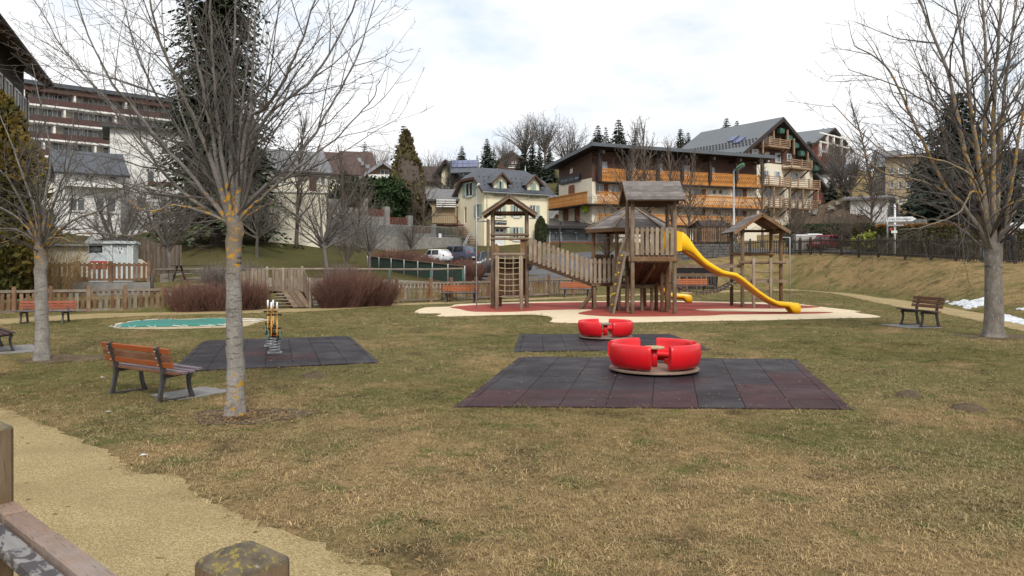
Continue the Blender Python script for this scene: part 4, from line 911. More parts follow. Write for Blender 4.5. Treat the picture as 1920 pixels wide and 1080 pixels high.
def near_post(loc, top, w, rz, label):
    o = thing('fence_post', label, 'fence post', (loc[0], loc[1], 0), rz, 'big posts of the near fence'); m = WM[o.name]; h = w / 2
    def rr(z, s, r=.009): return [V((sx * (h * s) - sx * r * (1 - c), sy * (h * s) - sy * r * (1 - d), z)) for sx, sy, c, d in ((-1, -1, 1, 0), (-1, -1, 0, 1), (1, -1, 0, 1), (1, -1, 1, 0), (1, 1, 1, 0), (1, 1, 0, 1), (-1, 1, 0, 1), (-1, 1, 1, 0))]
    def loft(rings, nm, mt):
        v = [m @ q for r in rings for q in r]; k = 8
        f = [(i * k + j, i * k + (j + 1) % k, (i + 1) * k + (j + 1) % k, (i + 1) * k + j) for i in range(len(rings) - 1) for j in range(k)] + [tuple(range(k)), tuple((len(rings) - 1) * k + j for j in range(k))]
        return MB().add(v, f).build(nm, mt, o)
    loft([rr(0, 1), rr(top * .5, 1.005), rr(top - .030, 1)], 'shaft', M['fence_post_near'])
    loft([rr(top - .0298, 1.0), rr(top - .024, .97), rr(top - .009, .55), rr(top, .12, .004)], 'weathered_top', M['mossy_top'])
near_post((-.418, 1.2), 1.312, .108, R(-40), 'thick fence post with lichen flecked top on the gravel at the bottom edge')
near_post((-1.345, 1.93), 1.36, .14, R(-40), 'thick brown fence post cut by the picture edge at the near path')
A, B = V((-1.75, 2.39, 0)), V((-.36, 1.09, 0)); fd = (B - A).normalized(); fn = V((-fd.y, fd.x, 0)); fn = fn if fn.y > 0 else -fn
NF = thing('near_fence', 'near fence corner with pink plank and flaking dark rail at the picture corner', 'fence', (A + B) / 2)
c0 = V((-1.32, 1.985, 1.10)); kk = 0
for s0, s1 in ((-.55, -.04), (-.03, .175), (.18, .40), (.405, 1.0)):
    plank('cap_board', c0 + fd * s0 + fn * -.005 + V((0, 0, .003 * (kk % 2))), c0 + fd * s1 + fn * -.005 + V((0, 0, .003 * (kk % 2))), .052, .09, M['cap_plank'], NF, bev=.004); kk += 1
plank('rail', c0 + fd * -.55 - fn * .062 + V((0, 0, .022)), c0 + fd * 1.1 - fn * .062 + V((0, 0, .022)), .045, .028, M['flake'], NF, bev=.003)
for i in range(9):
    p = c0 + fd * (-.36 + i * .155) - fn * .118; plank('picket', V((p.x, p.y, .06)), V((p.x, p.y, 1.085 + random.uniform(-.006, .006))), .105, .05, M['moss'], NF, n=fn, bev=.006)
def picket_fence(label, pts, h, pitch, pw, mats, posts, ph=None, pr=.06, rails=(.22, .85), off=.06, top='flat', jit=.015, rail_front=False, group=None):
    """pts: base line (world points). Pickets, rails and posts are parts of one fence"""
    o = thing('picket_fence', label, 'fence', pts[len(pts) // 2], 0, group); ph = ph or h + .1
    seg = [(pts[i + 1] - pts[i]).length for i in range(len(pts) - 1)]; cum = np.concatenate([[0], np.cumsum(seg)]); Lt = cum[-1]
    def at(s):
        i = min(max(int(np.searchsorted(cum, s, side='right')) - 1, 0), len(seg) - 1); return pts[i].lerp(pts[i + 1], (s - cum[i]) / seg[i]), (pts[i + 1] - pts[i]).normalized()
    def nrm(d): n = V((d.y, -d.x, 0)).normalized(); return n if n.dot(V((pts[0].x, pts[0].y, 0))) < 0 else -n
    for k in range(int(Lt / pitch)):
        p, d = at((k + .5) * pitch); n = nrm(d); sgn = -.022 if rail_front else .022
        q = p + n * sgn; plank('picket', q + V((0, 0, off)), q + V((0, 0, round(off + h - off + random.uniform(-jit, jit), 2))), pw, .022, random.choice(mats), o, n=n, top=top)
    ps = sorted(posts)
    for s in ps:
        p, d = at(s * Lt if s <= 1 else s); plank('post', V((p.x, p.y, p.z - .05)), V((p.x, p.y, p.z + ph)), pr * 2, pr * 2, mats[0], o, n=nrm(d), bev=.01)
    cuts = sorted(set([0.0] + [c for c in cum[1:-1]] + [s * Lt for s in ps if 0 < s < 1] + [Lt]))
    for a, b in zip(cuts[:-1], cuts[1:]):
        if b - a < .05: continue
        p, q = at(a + .001)[0], at(b - .001)[0]; n = nrm((q - p).normalized())
        for r in rails: plank('rail', p + V((0, 0, h * r)) + n * (.004 if not rail_front else .014), q + V((0, 0, h * r)) + n * (.004 if not rail_front else .014), .085, .034, mats[-1], o, n=n)
    return o
fb, fg, fk = M['fence_brown'], M['fence_grey'], M['fence_dark']
def bline(L): return [G(px, py) for px, py in L]
picket_fence('low picket fence of brown pickets and grey rails before the tarpaulin', bline([(-90, 594), (0, 590.5), (150, 587), (308, 583)]), .80, .178, .105, [fb, fb, fg], [.05, .27, .44, .62, .8, .995], ph=.92, rails=(.12, .95), rail_front=True)
picket_fence('low brown picket fence half hidden behind the red twig bushes', bline([(309, 582.6), (400, 581), (498, 579)]), .80, .178, .105, [fb, fb, fg], [.12, .4, .7, 1], ph=.92, rails=(.12, .92), rail_front=True)
picket_fence('brown picket fence between the red bushes and the climbing net', bline([(600, 577), (740, 569.5), (880, 564), (918, 562)]), .88, .185, .105, [fb, fb, fg], [.2, .43, .62, .74, .9], ph=1.05, rails=(.15, .93), rail_front=True)
picket_fence('brown picket fence seen under the sloping bridge of the climbing frame', bline([(918.5, 561.8), (1000, 558), (1075, 554.5), (1110, 553)]), .95, .185, .11, [fb, fb, fg], [.0, .3, .55, .8, 1], ph=1.15, rails=(.15, .9), rail_front=True)
picket_fence('dark picket fence low behind the log bridge', [GP(px, d) for px, d in ((1200, 46.5), (1270, 47.2), (1340, 48))], 1.0, .17, .10, [fk, fb], [.0, .4, .7, 1], ph=1.1)
wl = [V((X_(px, 28.95), 28.95, .96)) for px in (-60, 120, 283)]
picket_fence('brown picket fence on the concrete wall before the grey toilet cabin', wl, .74, .186, .10, [fb, fb], [.02, .22, .41, .60, .78, .99], ph=.80, rails=(.14, .88))
cw = thing('retaining_wall', 'low stained concrete wall carrying the upper picket fence', 'wall', (X_(110, 29), 29, .2)); MB().hexa([V((X_(x, y), y, .0)) for x, y in ((-80, 28.8), (287, 28.8), (287, 29.25), (-80, 29.25))], [V((X_(x, y), y, .962)) for x, y in ((-80, 28.8), (287, 28.8), (287, 29.25), (-80, 29.25))]).build('wall', M['concrete'], cw)
log('rail_end_post', (X_(285, 28.7), 28.7, 0.3), (X_(285, 28.7), 28.7, 1.3), .06, M['iron'], cw)
RF = [GP(px, d) for px, d in ((1384, 55.4), (1440, 55.0), (1480, 54.3), (1540, 51), (1600, 47.3), (1650, 44.4), (1700, 41.5), (1750, 39.4), (1800, 37.4), (1860, 36), (1925, 34.6))]
nR = len(RF)
def sub(a, b): return [p.copy() for p in RF[a:b]]
picket_fence('dark picket fence along the road above the bank, behind the small tower', sub(0, 4), 1.08, .16, .07, [fk, fk], [.12, .33, .52, .68, .84, .99], ph=1.22, rails=(.16, .84), top='point', group=None)
picket_fence('dark picket fence along the road from the red car to the signpost', sub(3, 7), 1.08, .14, .058, [fk, fk], [.25, .46, .68, .985], ph=1.28, rails=(.16, .86), top='point')
picket_fence('dark picket fence along the road in front of the clipped hedge', sub(6, 11), 1.08, .14, .055, [fk, fk], [.27, .53, .63, .93], ph=1.28, rails=(.16, .86), top='point')
sw = [V((X_(px, d), d, z)) for px, d, z in ((1262, 57, 3.05), (1330, 57, 3.1), (1392, 57.2, 3.15))]
picket_fence('tall dark picket fence on the dry stone wall behind the slide', sw, 1.15, .16, .10, [fk, fb], [.02, .35, .68, 1], ph=1.2, rails=(.18, .82), top='point')
def stone_rows(label, a, b, z0, z1, th, sw_, sh, mat, name='stone_wall'):
    a, b = V(a), V(b); L = (b - a).length; d = (b - a) / L; n = V((d.y, -d.x, 0)); n = n if n.y < 0 else -n
    o = thing(name, label, 'wall', (a + b) / 2)
    MB().hexa([a + V((0, 0, z0)), b + V((0, 0, z0)), b + V((0, 0, z1 - .05)), a + V((0, 0, z1 - .05))], [p - n * th for p in (a + V((0, 0, z0)), b + V((0, 0, z0)), b + V((0, 0, z1 - .05)), a + V((0, 0, z1 - .05)))]).build('wall', M['mortar'], o)
    bm = MB(); z = z0
    while z < z1 - .03:
        h = sh * random.uniform(.7, 1.3); s = random.uniform(-sw_, 0)
        while s < L:
            wd = sw_ * random.uniform(.5, 1.5); x0, x1 = max(s, 0), min(s + wd, L)
            if x1 - x0 > .03:
                pr = random.uniform(.03, .10); g = .016; j = lambda: random.uniform(-.025, .025)
                q = [a + d * (x0 + g) + V((0, 0, z + g)), a + d * (x1 - g) + V((0, 0, z + g)), a + d * (x1 - g) + V((0, 0, z + h - g)), a + d * (x0 + g) + V((0, 0, z + h - g))]
                bm.hexa([p - n * .03 for p in q], [p + n * pr + d * j() + V((0, 0, j())) for p in q], 0)
            s += wd
        z += h
    bm.build('stone', mat, o, kind='stuff'); return o
stone_rows('grey dry stone wall behind the slide under the tall dark fence', (X_(1258, 56.8), 56.8, 0), (X_(1396, 57), 57, 0), 1.5, 3.05, .5, .34, .24, M['stone'])
for i, (p0, p1) in enumerate((((318, 28.6), (500, 29.7)), ((585, 30.1), (745, 33.6)), ((745, 33.6), (1000, 38.9)))):
    stone_rows(('pale rubble bank edge behind the red twig bushes', 'pale rubble bank edge behind the bush beside the footbridge', 'pale rubble bank edge behind the orange bench')[i], (X_(*p0), p0[1], 0), (X_(*p1), p1[1], 0), 0, (.52, .52, .42)[i], .4, .22, .15, M['rubble'], 'rubble_wall')
stone_rows('whitish rubble bank edge seen through the picket fence near the tarpaulin', (X_(-60, 26.0), 26.0, 0), (X_(318, 27.9), 27.9, 0), 0, .5, .4, .22, .15, M['rubble'], 'rubble_wall')
# ------------------------------------------------------------------ footbridge
FB = thing('footbridge', 'small grey wooden footbridge with plank ramp and steps between the red bushes', 'footbridge', (-8.1, 29.6, 0))
for i in range(3):
    a, b = V((-8.02 + .24 * i, 28.72, .05)), V((-8.94 + .24 * i, 30.3, .60)); plank('ramp_board', a, b, .225, .04, M['log'], FB)
for i in range(5):
    t = i / 5; plank('tread', (-8.92 - .1 * t - .12, 28.85 + 1.35 * t, .10 + .5 * t), (-8.12 - .9 * t, 28.85 + 1.35 * t, .10 + .5 * t), .16, .04, M['picket'], FB)
for i in range(12): plank('deck_board', (-10.9 + i * .23, 30.3, .60), (-10.9 + i * .23, 31.7, .60), .215, .04, M['log'], FB)
MB().hexa([V(p) for p in ((-9.2, 30.25, 0), (-8.0, 30.25, 0), (-8.0, 30.25, .57), (-9.2, 30.25, .57))], [V(p) for p in ((-9.2, 30.3, 0), (-8.0, 30.3, 0), (-8.0, 30.3, .57), (-9.2, 30.3, .57))]).build('riser', M['under'], FB)
def railing(a, b, n, h, ra=.14, w=.14, **k):
    a, b = V(a), V(b); d = (b - a); nn = V((d.y, -d.x, 0)).normalized(); nn = nn if nn.y < 0 else -nn
    for i in range(n):
        p = a.lerp(b, (i + .5) / n); plank('railing_board', p + V((0, 0, .05)), p + V((0, 0, round(h + random.uniform(-.02, .02), 2))), w, .024, M['picket'], FB, n=nn)
    for z in (.18, h - .12): plank('rail', a + V((0, 0, z)) - nn * .03, b + V((0, 0, z)) - nn * .03, .08, .035, M['log'], FB, n=nn)
railing((-7.50, 28.75, .02), (-8.22, 30.4, .60), 9, .90, w=.13)
railing((-8.30, 30.42, .58), (-9.36, 30.5, .58), 6, .88, w=.15)
railing((-9.15, 28.9, .02), (-9.62, 30.35, .60), 8, .88, w=.13)
railing((-9.7, 30.42, .45), (-10.95, 30.5, .35), 8, 1.0, w=.13)
for p, h in (((-7.49, 28.70, 0), 1.14), ((-8.24, 30.36, 0), 1.56), ((-8.66, 30.40, 0), 1.50), ((-9.0, 30.42, 0), 1.50), ((-9.40, 30.44, 0), 1.52), ((-9.12, 28.85, 0), 1.0), ((-9.63, 30.40, 0), 1.54), ((-10.2, 30.4, 0), 1.48), ((-10.95, 30.45, 0), 1.45)): log('post', p, V(p) + V((0, 0, h)), .055, M['picket'], FB, n=8)
# rail fence round the court
RFc = thing('rail_fence', 'rail fence of green posts and one pale rail round the gravel court', 'fence', (X_(600, 40), 40, .6))
rp = [(288, 36, 1.36), (395, 37.5, 1.36), (500, 38.5, 1.36), (610, 39.4, 1.36), (730, 40.3, 1.33), (808, 41, 1.32), (868, 41.6, 1.36)]
for px, d, z in rp: log('post', GP(px, d) - V((0, 0, .05)), (X_(px, d), d, z), .065, M['green_paint'] if px > 700 else M['log'], RFc, n=8)
for (p0, d0, z0), (p1, d1, z1) in zip(rp[:-1], rp[1:]): log('rail', (X_(p0, d0), d0 - .02, z0), (X_(p1, d1), d1 - .02, z1), .055, M['fence_grey'], RFc, n=8)
NTf = thing('net_fence', 'dark green netting fence slanting down beside the parking area', 'fence', (X_(780, 48), 48, .7))
na, nb = (690, 54.0), (872, 43.5); A_, B_ = GP(*na), GP(*nb); zA, zB = Z_(481, 54), Z_(500, 43.5)
q0, q1 = [A_ - V((0, 0, .05)), B_ - V((0, 0, .05)), V((B_.x, B_.y, zB)), V((A_.x, A_.y, zA))], None
MB().hexa(q0, [p + V((.02, .02, 0)) for p in q0]).build('netting', M['netting'], NTf)
for i in range(8):
    t = i / 7; p = A_.lerp(B_, t); p.z = zt(p.x, p.y); log('post', p - V((.02, .08, .05)), (p.x - .02, p.y - .08, zA + (zB - zA) * t + .05), .045, M['galv'], NTf, n=8)
plank('top_rail', (A_.x, A_.y - .05, zA + .03), (B_.x, B_.y - .05, zB + .03), .06, .06, M['log'], NTf)
pt = thing('picnic_table', 'dark wooden picnic table on the gravel court beyond the fence', 'picnic table', GP(362, 36)); p = GP(362, 36)
for i in range(4): plank('table_board', p + V((-.9, -.3 + i * .2, .74)), p + V((.9, -.3 + i * .2, .74)), .18, .04, fk, pt)
for s in (-1, 1):
    plank('seat_board', p + V((-.9, s * .72, .44)), p + V((.9, s * .72, .44)), .24, .04, fk, pt)
    for e in (-.65, .65): plank('leg', p + V((e, s * .72, -.05)), p + V((e, s * .2, .72)), .09, .05, fk, pt, n=(1, 0, 0))
# ------------------------------------------------------------------ toilet cabin and low buildings at the side
def facade_text(body, F_, px0, py0, px1, py1, mat, parent, name='lettering', o=.02, depth=.01):
    u0, z1, u1, z0 = F_.R(px0, py0, px1, py1)
    cu = bpy.data.curves.new(name, 'FONT'); cu.body = body; cu.size = 1; cu.extrude = depth; cu.align_x = 'CENTER'; cu.align_y = 'CENTER'; cu.materials.append(mat)
    x = F_.d3; y = V((0, 0, 1)); z = F_.n3; c = F_.P((u0 + u1) / 2, (z0 + z1) / 2, o)
    tmp = bpy.data.objects.new(name, cu); COL.objects.link(tmp); bpy.context.view_layer.update(); dx, dy = tmp.dimensions.x, tmp.dimensions.y; me = bpy.data.meshes.new_from_object(tmp.evaluated_get(bpy.context.evaluated_depsgraph_get())); me.name = name; bpy.data.objects.remove(tmp)
    if not me.materials: me.materials.append(mat)
    sx, sy = abs(u1 - u0) / dx, abs(z1 - z0) / dy
    Mx = Matrix(((x.x * sx, y.x * sy, z.x, c.x), (x.y * sx, y.y * sy, z.y, c.y), (x.z * sx, y.z * sy, z.z, c.z), (0, 0, 0, 1)))
    return link(name, me, Mx, parent)
class Fac:
    """a vertical wall plane from A to B (x, y); pixel columns and rows are turned into metres along and up it"""
    def __init__(s, A, B):
        s.A, s.B = V((A[0], A[1])), V((B[0], B[1])); s.L = (s.B - s.A).length; s.d = (s.B - s.A) / s.L
        n = V((s.d.y, -s.d.x)); s.n = n if n.dot(s.A) < 0 else -n; s.d3 = V((*s.d, 0)); s.n3 = V((*s.n, 0))
    def u(s, px): k = (px - 960) / F; return (k * s.A.y - s.A.x) / (s.d.x - k * s.d.y)
    def z(s, px, py): return H - (py - HY) / F * (s.A.y + s.d.y * s.u(px))
    def P(s, u, z, o=0.0): return V((s.A.x + s.d.x * u + s.n.x * o, s.A.y + s.d.y * u + s.n.y * o, z))
    def R(s, x0, y0, x1, y1):
        xm = (x0 + x1) / 2; return s.u(x0), s.z(xm, y0), s.u(x1), s.z(xm, y1)     # u0, ztop, u1, zbottom
    def box(s, b, u0, u1, z0, z1, o0, o1, mi=0):
        b.hexa([s.P(u0, z0, o0), s.P(u1, z0, o0), s.P(u1, z1, o0), s.P(u0, z1, o0)], [s.P(u0, z0, o1), s.P(u1, z0, o1), s.P(u1, z1, o1), s.P(u0, z1, o1)], mi); return b
    def wall(s, u0, u1, z0, z1, holes, depth=.18):
        """front skin with openings and their reveals"""
        b = MB(); us = sorted(set([u0, u1] + [h[0] for h in holes] + [h[2] for h in holes])); zs = sorted(set([z0, z1] + [h[1] for h in holes] + [h[3] for h in holes]))
        us = [x for x in us if u0 - 1e-6 <= x <= u1 + 1e-6]; zs = [x for x in zs if z0 - 1e-6 <= x <= z1 + 1e-6]
        for a, c in zip(us[:-1], us[1:]):
            for e, f in zip(zs[:-1], zs[1:]):
                um, zm = (a + c) / 2, (e + f) / 2
                if any(min(h[0], h[2]) < um < max(h[0], h[2]) and min(h[1], h[3]) < zm < max(h[1], h[3]) for h in holes): continue
                b.add([s.P(a, e), s.P(c, e), s.P(c, f), s.P(a, f)], [(0, 1, 2, 3)])
        for h in holes:
            a, c, e, f = min(h[0], h[2]), max(h[0], h[2]), min(h[1], h[3]), max(h[1], h[3])
            for p, q in (((a, e), (c, e)), ((c, e), (c, f)), ((c, f), (a, f)), ((a, f), (a, e))):
                b.add([s.P(*p), s.P(*q), s.P(*q, -depth), s.P(*p, -depth)], [(0, 1, 2, 3)])
        return b
def window(parent, F_, rect, frame='white_frame', glass='glass', recess=.12, mull=1, bars=0, sill=None, shut=None, proud=False, fw=.07):
    u0, z1, u1, z0 = rect; o = .03 if proud else -recess
    b = MB(); F_.box(b, u0, u0 + fw, z0, z1, o, o + .06); F_.box(b, u1 - fw, u1, z0, z1, o, o + .06); F_.box(b, u0 + fw, u1 - fw, z0, z0 + fw, o, o + .06); F_.box(b, u0 + fw, u1 - fw, z1 - fw, z1, o, o + .06)
    for k in range(mull): um = u0 + (u1 - u0) * (k + 1) / (mull + 1); F_.box(b, um - fw * .55, um + fw * .55, z0 + fw, z1 - fw, o + .002, o + .065)
    for k in range(bars): zm = z0 + (z1 - z0) * (k + 1) / (bars + 1); F_.box(b, u0 + fw, u1 - fw, zm - .02, zm + .02, o + .01, o + .05)
    w_ = b.build('window', M[frame], parent)
    MB().add([F_.P(u0 + .02, z0 + .02, o + .02), F_.P(u1 - .02, z0 + .02, o + .02), F_.P(u1 - .02, z1 - .02, o + .02), F_.P(u0 + .02, z1 - .02, o + .02)], [(0, 1, 2, 3)]).build('pane', M[glass], w_, fix=False)
    if sill: F_.box(MB(), u0 - .08, u1 + .08, z0 - .09, z0 - .004, -.05, .10).build('sill', M[sill], w_)
    for sd in (shut or ''):
        if sd in 'lr':
            sw_ = (u1 - u0) * .52; a = u0 - sw_ - .03 if sd == 'l' else u1 + .03
            sb_ = F_.box(MB(), a, a + sw_, z0, z1, .015, .055)
            for k in range(2): F_.box(sb_, a + .06, a + sw_ - .06, z0 + (z1 - z0) * (.06 + .47 * k), z0 + (z1 - z0) * (.47 + .47 * k), .0555, .068)
            sb_.build('shutter', M[parent.get('_sh', 'shutter_green')], parent)
    return w_
def slab(parent, name, pts, th, mat, **k):
    P = [V(p) for p in pts]; nm = (P[1] - P[0]).cross(P[2] - P[0]).normalized(); nm = nm if nm.z > 0 else -nm
    return MB().prism(P, nm * -th).build(name, M[mat], parent, **k)
FL_ = Fac((X_(166, 32.0), 32.0), (X_(250, 32.6), 32.6))
wc = thing('toilet_cabin', 'grey toilet cabin with dark window and white pictogram plate behind the picket fence', 'cabin', FL_.P(FL_.L / 2, 1.0))
u0, z1, u1, z0 = FL_.R(166, 457, 250, 530); wr = FL_.R(164, 456, 192, 474); dr = FL_.R(208, 458, 241, 528)
FL_.wall(u0, u1, .9, z1, [(wr[0] + .05, wr[3], wr[2], wr[1] - .1), (dr[0], .95, dr[2], dr[1])]).build('wall', M['container'], wc)
MB().hexa([FL_.P(u0, .9, -2.2), FL_.P(u1, .9, -2.2), FL_.P(u1, z1, -2.2), FL_.P(u0, z1, -2.2)], [FL_.P(u0, .9, -.185), FL_.P(u1, .9, -.185), FL_.P(u1, z1, -.185), FL_.P(u0, z1, -.185)]).build('body', M['container'], wc)
FL_.box(MB(), u0 - .1, u1 + .1, z1 + .003, z1 + .12, -2.3, .12).build('roof', M['container'], wc)
window(wc, FL_, (wr[0] + .05, wr[1] - .1, wr[2], wr[3]), 'sign_black', 'glass', mull=0)
dd = FL_.box(MB(), dr[0] + .02, dr[2] - .02, .96, dr[1] - .03, -.10, -.05).build('door', M['container'], wc)
for a, b in ((dr[0], dr[0] + .05), (dr[2] - .05, dr[2]), (u1 - .06, u1)): FL_.box(MB(), a, b, .95, z1 - .02, .003, .035).build('trim', M['white_frame'], wc)
pr_ = FL_.R(219.5, 462, 230.5, 475.5); pg = FL_.box(MB(), pr_[0], pr_[2], pr_[3], pr_[1], -.049, -.035).build('pictogram_plate', M['sign_white'], wc)
mz = (pr_[1] + pr_[3]) / 2; mu = (pr_[0] + pr_[2]) / 2; b = MB()
for k, z in ((0, mz + .075), (1, mz - .075)):
    for s in ((-.05, .05) if k == 0 else (0.0,)):
        b.lathe([(.018, 0), (.018, .004), (0, .004)], 8, (0, 0, 0)); n = 24; base = b.v[-n:]; b.v = b.v[:-n] + [tuple(FL_.P(mu + s + x, z + .045 + y, -.035 + zz)) for x, y, zz in base]
        q = [(-.03, -.05), (.03, -.05), (.012, .022), (-.012, .022)] if k == 0 else [(-.05, -.05), (.045, -.05), (.03, -.01), (-.005, .0), (-.012, .025), (-.03, .025)]
        b.prism([FL_.P(mu + s + x, z + y, -.034) for x, y in q], FL_.n3 * .004)
b.build('pictogram', M['letter_dark'], pg)
rs = FL_.R(169, 489.5, 201, 503); FL_.box(MB(), rs[0], rs[2], rs[3], rs[1], .02, .05).build('notice_board', M['sign_red'], None, M=T(FL_.P((rs[0] + rs[2]) / 2, rs[3], .03)), label='red notice board with white lettering on the toilet cabin wall', cat='sign')
nb_ = bpy.data.objects['notice_board']; b = MB()
for i, (a, c, h) in enumerate(((.06, .10, .055), (.115, .15, .04), (.17, .2, .03), (.30, .35, .05), (.36, .40, .035), (.43, .47, .05), (.58, .62, .055), (.635, .67, .035), (.68, .71, .045))):
    Lr = rs[2] - rs[0]; FL_.box(b, rs[0] + Lr * a * 1.25, rs[0] + Lr * c * 1.25, rs[1] - .10 - h / 2, rs[1] - .10 + h / 2, .0505, .056)
b.build('lettering', M['letter_white'], nb_)
FC = Fac((X_(20, 36), 36.0), (X_(262, 38.6), 38.6)); lb = thing('low_building', 'low cream building behind the toilet cabin with sloping white roof edge', 'building', FC.P(FC.L / 2, 1))
def shell(parent, F_, u0, u1, z0, z1, depth, mat, name='wall', o=-.185): return F_.box(MB(), u0, u1, z0, z1, -depth, o).build(name, M[mat], parent)
u0, z1, u1, z0 = FC.R(25, 462, 176, 520); shell(lb, FC, u0, u1, .9, z1, 3, 'cream_pale')
u2, zt2, u3, _ = FC.R(176, 436, 250, 520); shell(lb, FC, u2, u3 - 1.0, .9, zt2 - .25, 3, 'cream_pale'); shell(lb, FC, u3 - 1.0, u3, .9, zt2 - .25, 3, 'dark_beam')
slab(lb, 'roof', [FC.P(u2 - .3, zt2 - .25, .4), FC.P(u3 + .3, zt2 + .15, .4), FC.P(u3 + .3, zt2 + .15, -3.2), FC.P(u2 - .3, zt2 - .25, -3.2)], .18, 'white_frame'); slab(lb, 'roof', [FC.P(u0 - .2, z1 + .12, .1), FC.P(u2 - .01, z1 + .12, .1), FC.P(u2 - .01, z1 + .12, -3.2), FC.P(u0 - .2, z1 + .12, -3.2)], .1, 'grey_wall')
FD = Fac((X_(262, 40), 40.0), (X_(340, 45), 45.0)); bf = thing('board_fence', 'tall brown board fence running up the slope behind the toilet cabin', 'fence', FD.P(FD.L / 2, 1.2))
for i in range(26):
    u = FD.L * (i + .5) / 26; q = FD.P(u, 0); g_ = zt(q.x, q.y); plank('board', (q.x, q.y, g_ - .1), (q.x, q.y, round(g_ + 1.95 - .55 * (i / 26), 2)), FD.L / 26 * .96, .03, M['fence_grey'] if i % 3 else M['fence_brown'], bf, n=FD.n3)
FE = Fac((X_(250, 38), 38.0), (X_(281, 39), 39.0)); gw = thing('garden_wall', 'short cream wall stepping down beside the toilet cabin', 'wall', FE.P(0, 1)); MB().prism([FE.P(0, .7), FE.P(FE.L, .7), FE.P(FE.L, 1.55), FE.P(FE.L * .5, 1.85), FE.P(0, 1.9)], -FE.n3 * .25).build('wall', M['cream_pale'], gw)
# ------------------------------------------------------------------ street furniture
def lamp(px, d, ztop, label, head, pole, r0, r1, arm=(.3, -.3), hm='white_frame', hs=(.55, .2, .14)):
    g = GP(px, d); o = thing('street_lamp', label, 'street lamp', g); t = V((g.x, g.y, ztop))
    MB().tube([g - V((0, 0, .1)), g + V((0, 0, .9)), g + V((0, 0, .95)), t], [r0 * 1.25, r0 * 1.25, r0, r1], 12).build('pole', M[pole], o, smooth=True)
    e = t + V((arm[0], arm[1], .12)); MB().tube([t - V((0, 0, .02)), t + V((arm[0] * .3, arm[1] * .3, .06)), e], r1 * .8, 8).build('arm', M[pole], o, smooth=True)
    dr = V((arm[0], arm[1], .22)).normalized(); sx = dr; sy = dr.cross(V((0, 0, 1))).normalized(); sz = sy.cross(sx) * -1; sz = sz if sz.z > 0 else -sz
    b = MB(); rings = []
    for s, k in ((-.5, .35), (-.42, .75), (-.2, 1), (.2, .95), (.42, .65), (.5, .25)): rings.append([e + sx * (s * hs[0] + hs[0] * .3) + sy * (hs[1] * .5 * k * math.cos(a)) + sz * (hs[2] * k * (math.sin(a) if math.sin(a) > 0 else .35 * math.sin(a))) for a in np.linspace(0, 6.283, 13)[:-1]])
    n = 12; b.add([p for r in rings for p in r], [(i * n + j, i * n + (j + 1) % n, (i + 1) * n + (j + 1) % n, (i + 1) * n + j) for i in range(5) for j in range(n)] + [tuple(range(n)), tuple(60 + j for j in range(n))])
    h = b.build('lamp_head', M[hm], o, smooth=True); MB().hexa(*[[e + sx * (x * hs[0] + hs[0] * .3) + sy * y * hs[1] - sz * z for x, y in ((-.3, -.36), (.35, -.3), (.35, .3), (-.3, .36))] for z in (hs[2] * .32, hs[2] * .5)]).build('lens', M['glass_lit'], h)
lamp(1376, 58, Z_(321, 58), 'tall grey lamp post with a green hood before the wooden balconies', 'green', 'galv', .085, .055, (.22, -.35), 'green_lamp', (.85, .42, .2))
lamp(893, 73, Z_(353, 73), 'slim grey lamp post with white hood before the cream house', 'white', 'galv', .07, .045, (.15, -.25), 'white_frame', (.5, .3, .2))
lamp(1843, 36.6, 10.6, 'tall blue grey lamp post behind the big tree at the road', 'blue', 'blue_pole', .10, .06, (.6, -.5), 'blue_pole', (.9, .35, .2))
lamp(1050, 74, Z_(421, 74), 'low black lamp post in front of the restaurant', 'black', 'iron', .05, .04, (.1, -.12), 'iron', (.3, .25, .15))
FS = Fac((X_(1655, 46), 46.0), (X_(1725, 45.4), 45.4)); sgn = thing('direction_sign', 'white arrow sign reading Lycée Climatique on a white post above the road', 'sign', GP(1678, 45.8))
pu = FS.u(1678); MB().tube([FS.P(pu, 1.9, -.04), FS.P(pu, FS.z(1678, 382), -.04)], .06, 10).build('post', M['white_paint'], sgn, smooth=True)
u0, z1, u1, z0 = FS.R(1661, 406.5, 1718, 415); zm = (z0 + z1) / 2
ar = MB().prism([FS.P(u0, z0, .03), FS.P(u1 - .22, z0, .03), FS.P(u1, zm, .03), FS.P(u1 - .22, z1, .03), FS.P(u0, z1, .03)], FS.n3 * .05).build('arrow_board', M['sign_white'], sgn)
facade_text('Lycée Climatique', FS, 1663, 408, 1707, 414, M['letter_dark'], ar, o=.083, depth=.004)
r = FS.R(1664, 421, 1694, 424); FS.box(MB(), r[0], r[2], r[3], r[1], .03, .06).build('name_board', M['galv'], sgn)
r = FS.R(1671, 432.5, 1682, 437); FS.box(MB(), r[0], r[2], r[3], r[1], .03, .06).build('name_board', M['sign_white'], sgn)
r = FS.R(1668, 427, 1673, 432); FS.box(MB(), r[0], r[2], r[3], r[1], .03, .06).build('badge', M['sign_red'], sgn)
FS2 = Fac((X_(1668, 45.6), 45.6), (X_(1684, 47.2), 47.2)); s2 = thing('panel_sign', 'dark panel sign of four boards facing away above the arrow sign', 'sign', GP(1664, 46.3)); MB().tube([GP(1664, 46.3), V((X_(1664, 46.3), 46.3, Z_(392, 46.3)))], .05, 10).build('post', M['galv'], s2, smooth=True)
for k in range(4): r = FS2.R(1668, 380.5 + k * 6, 1683, 385.5 + k * 6); FS2.box(MB(), r[0], r[2], r[3], r[1], 0, .05).build('board', M['letter_dark'], s2)
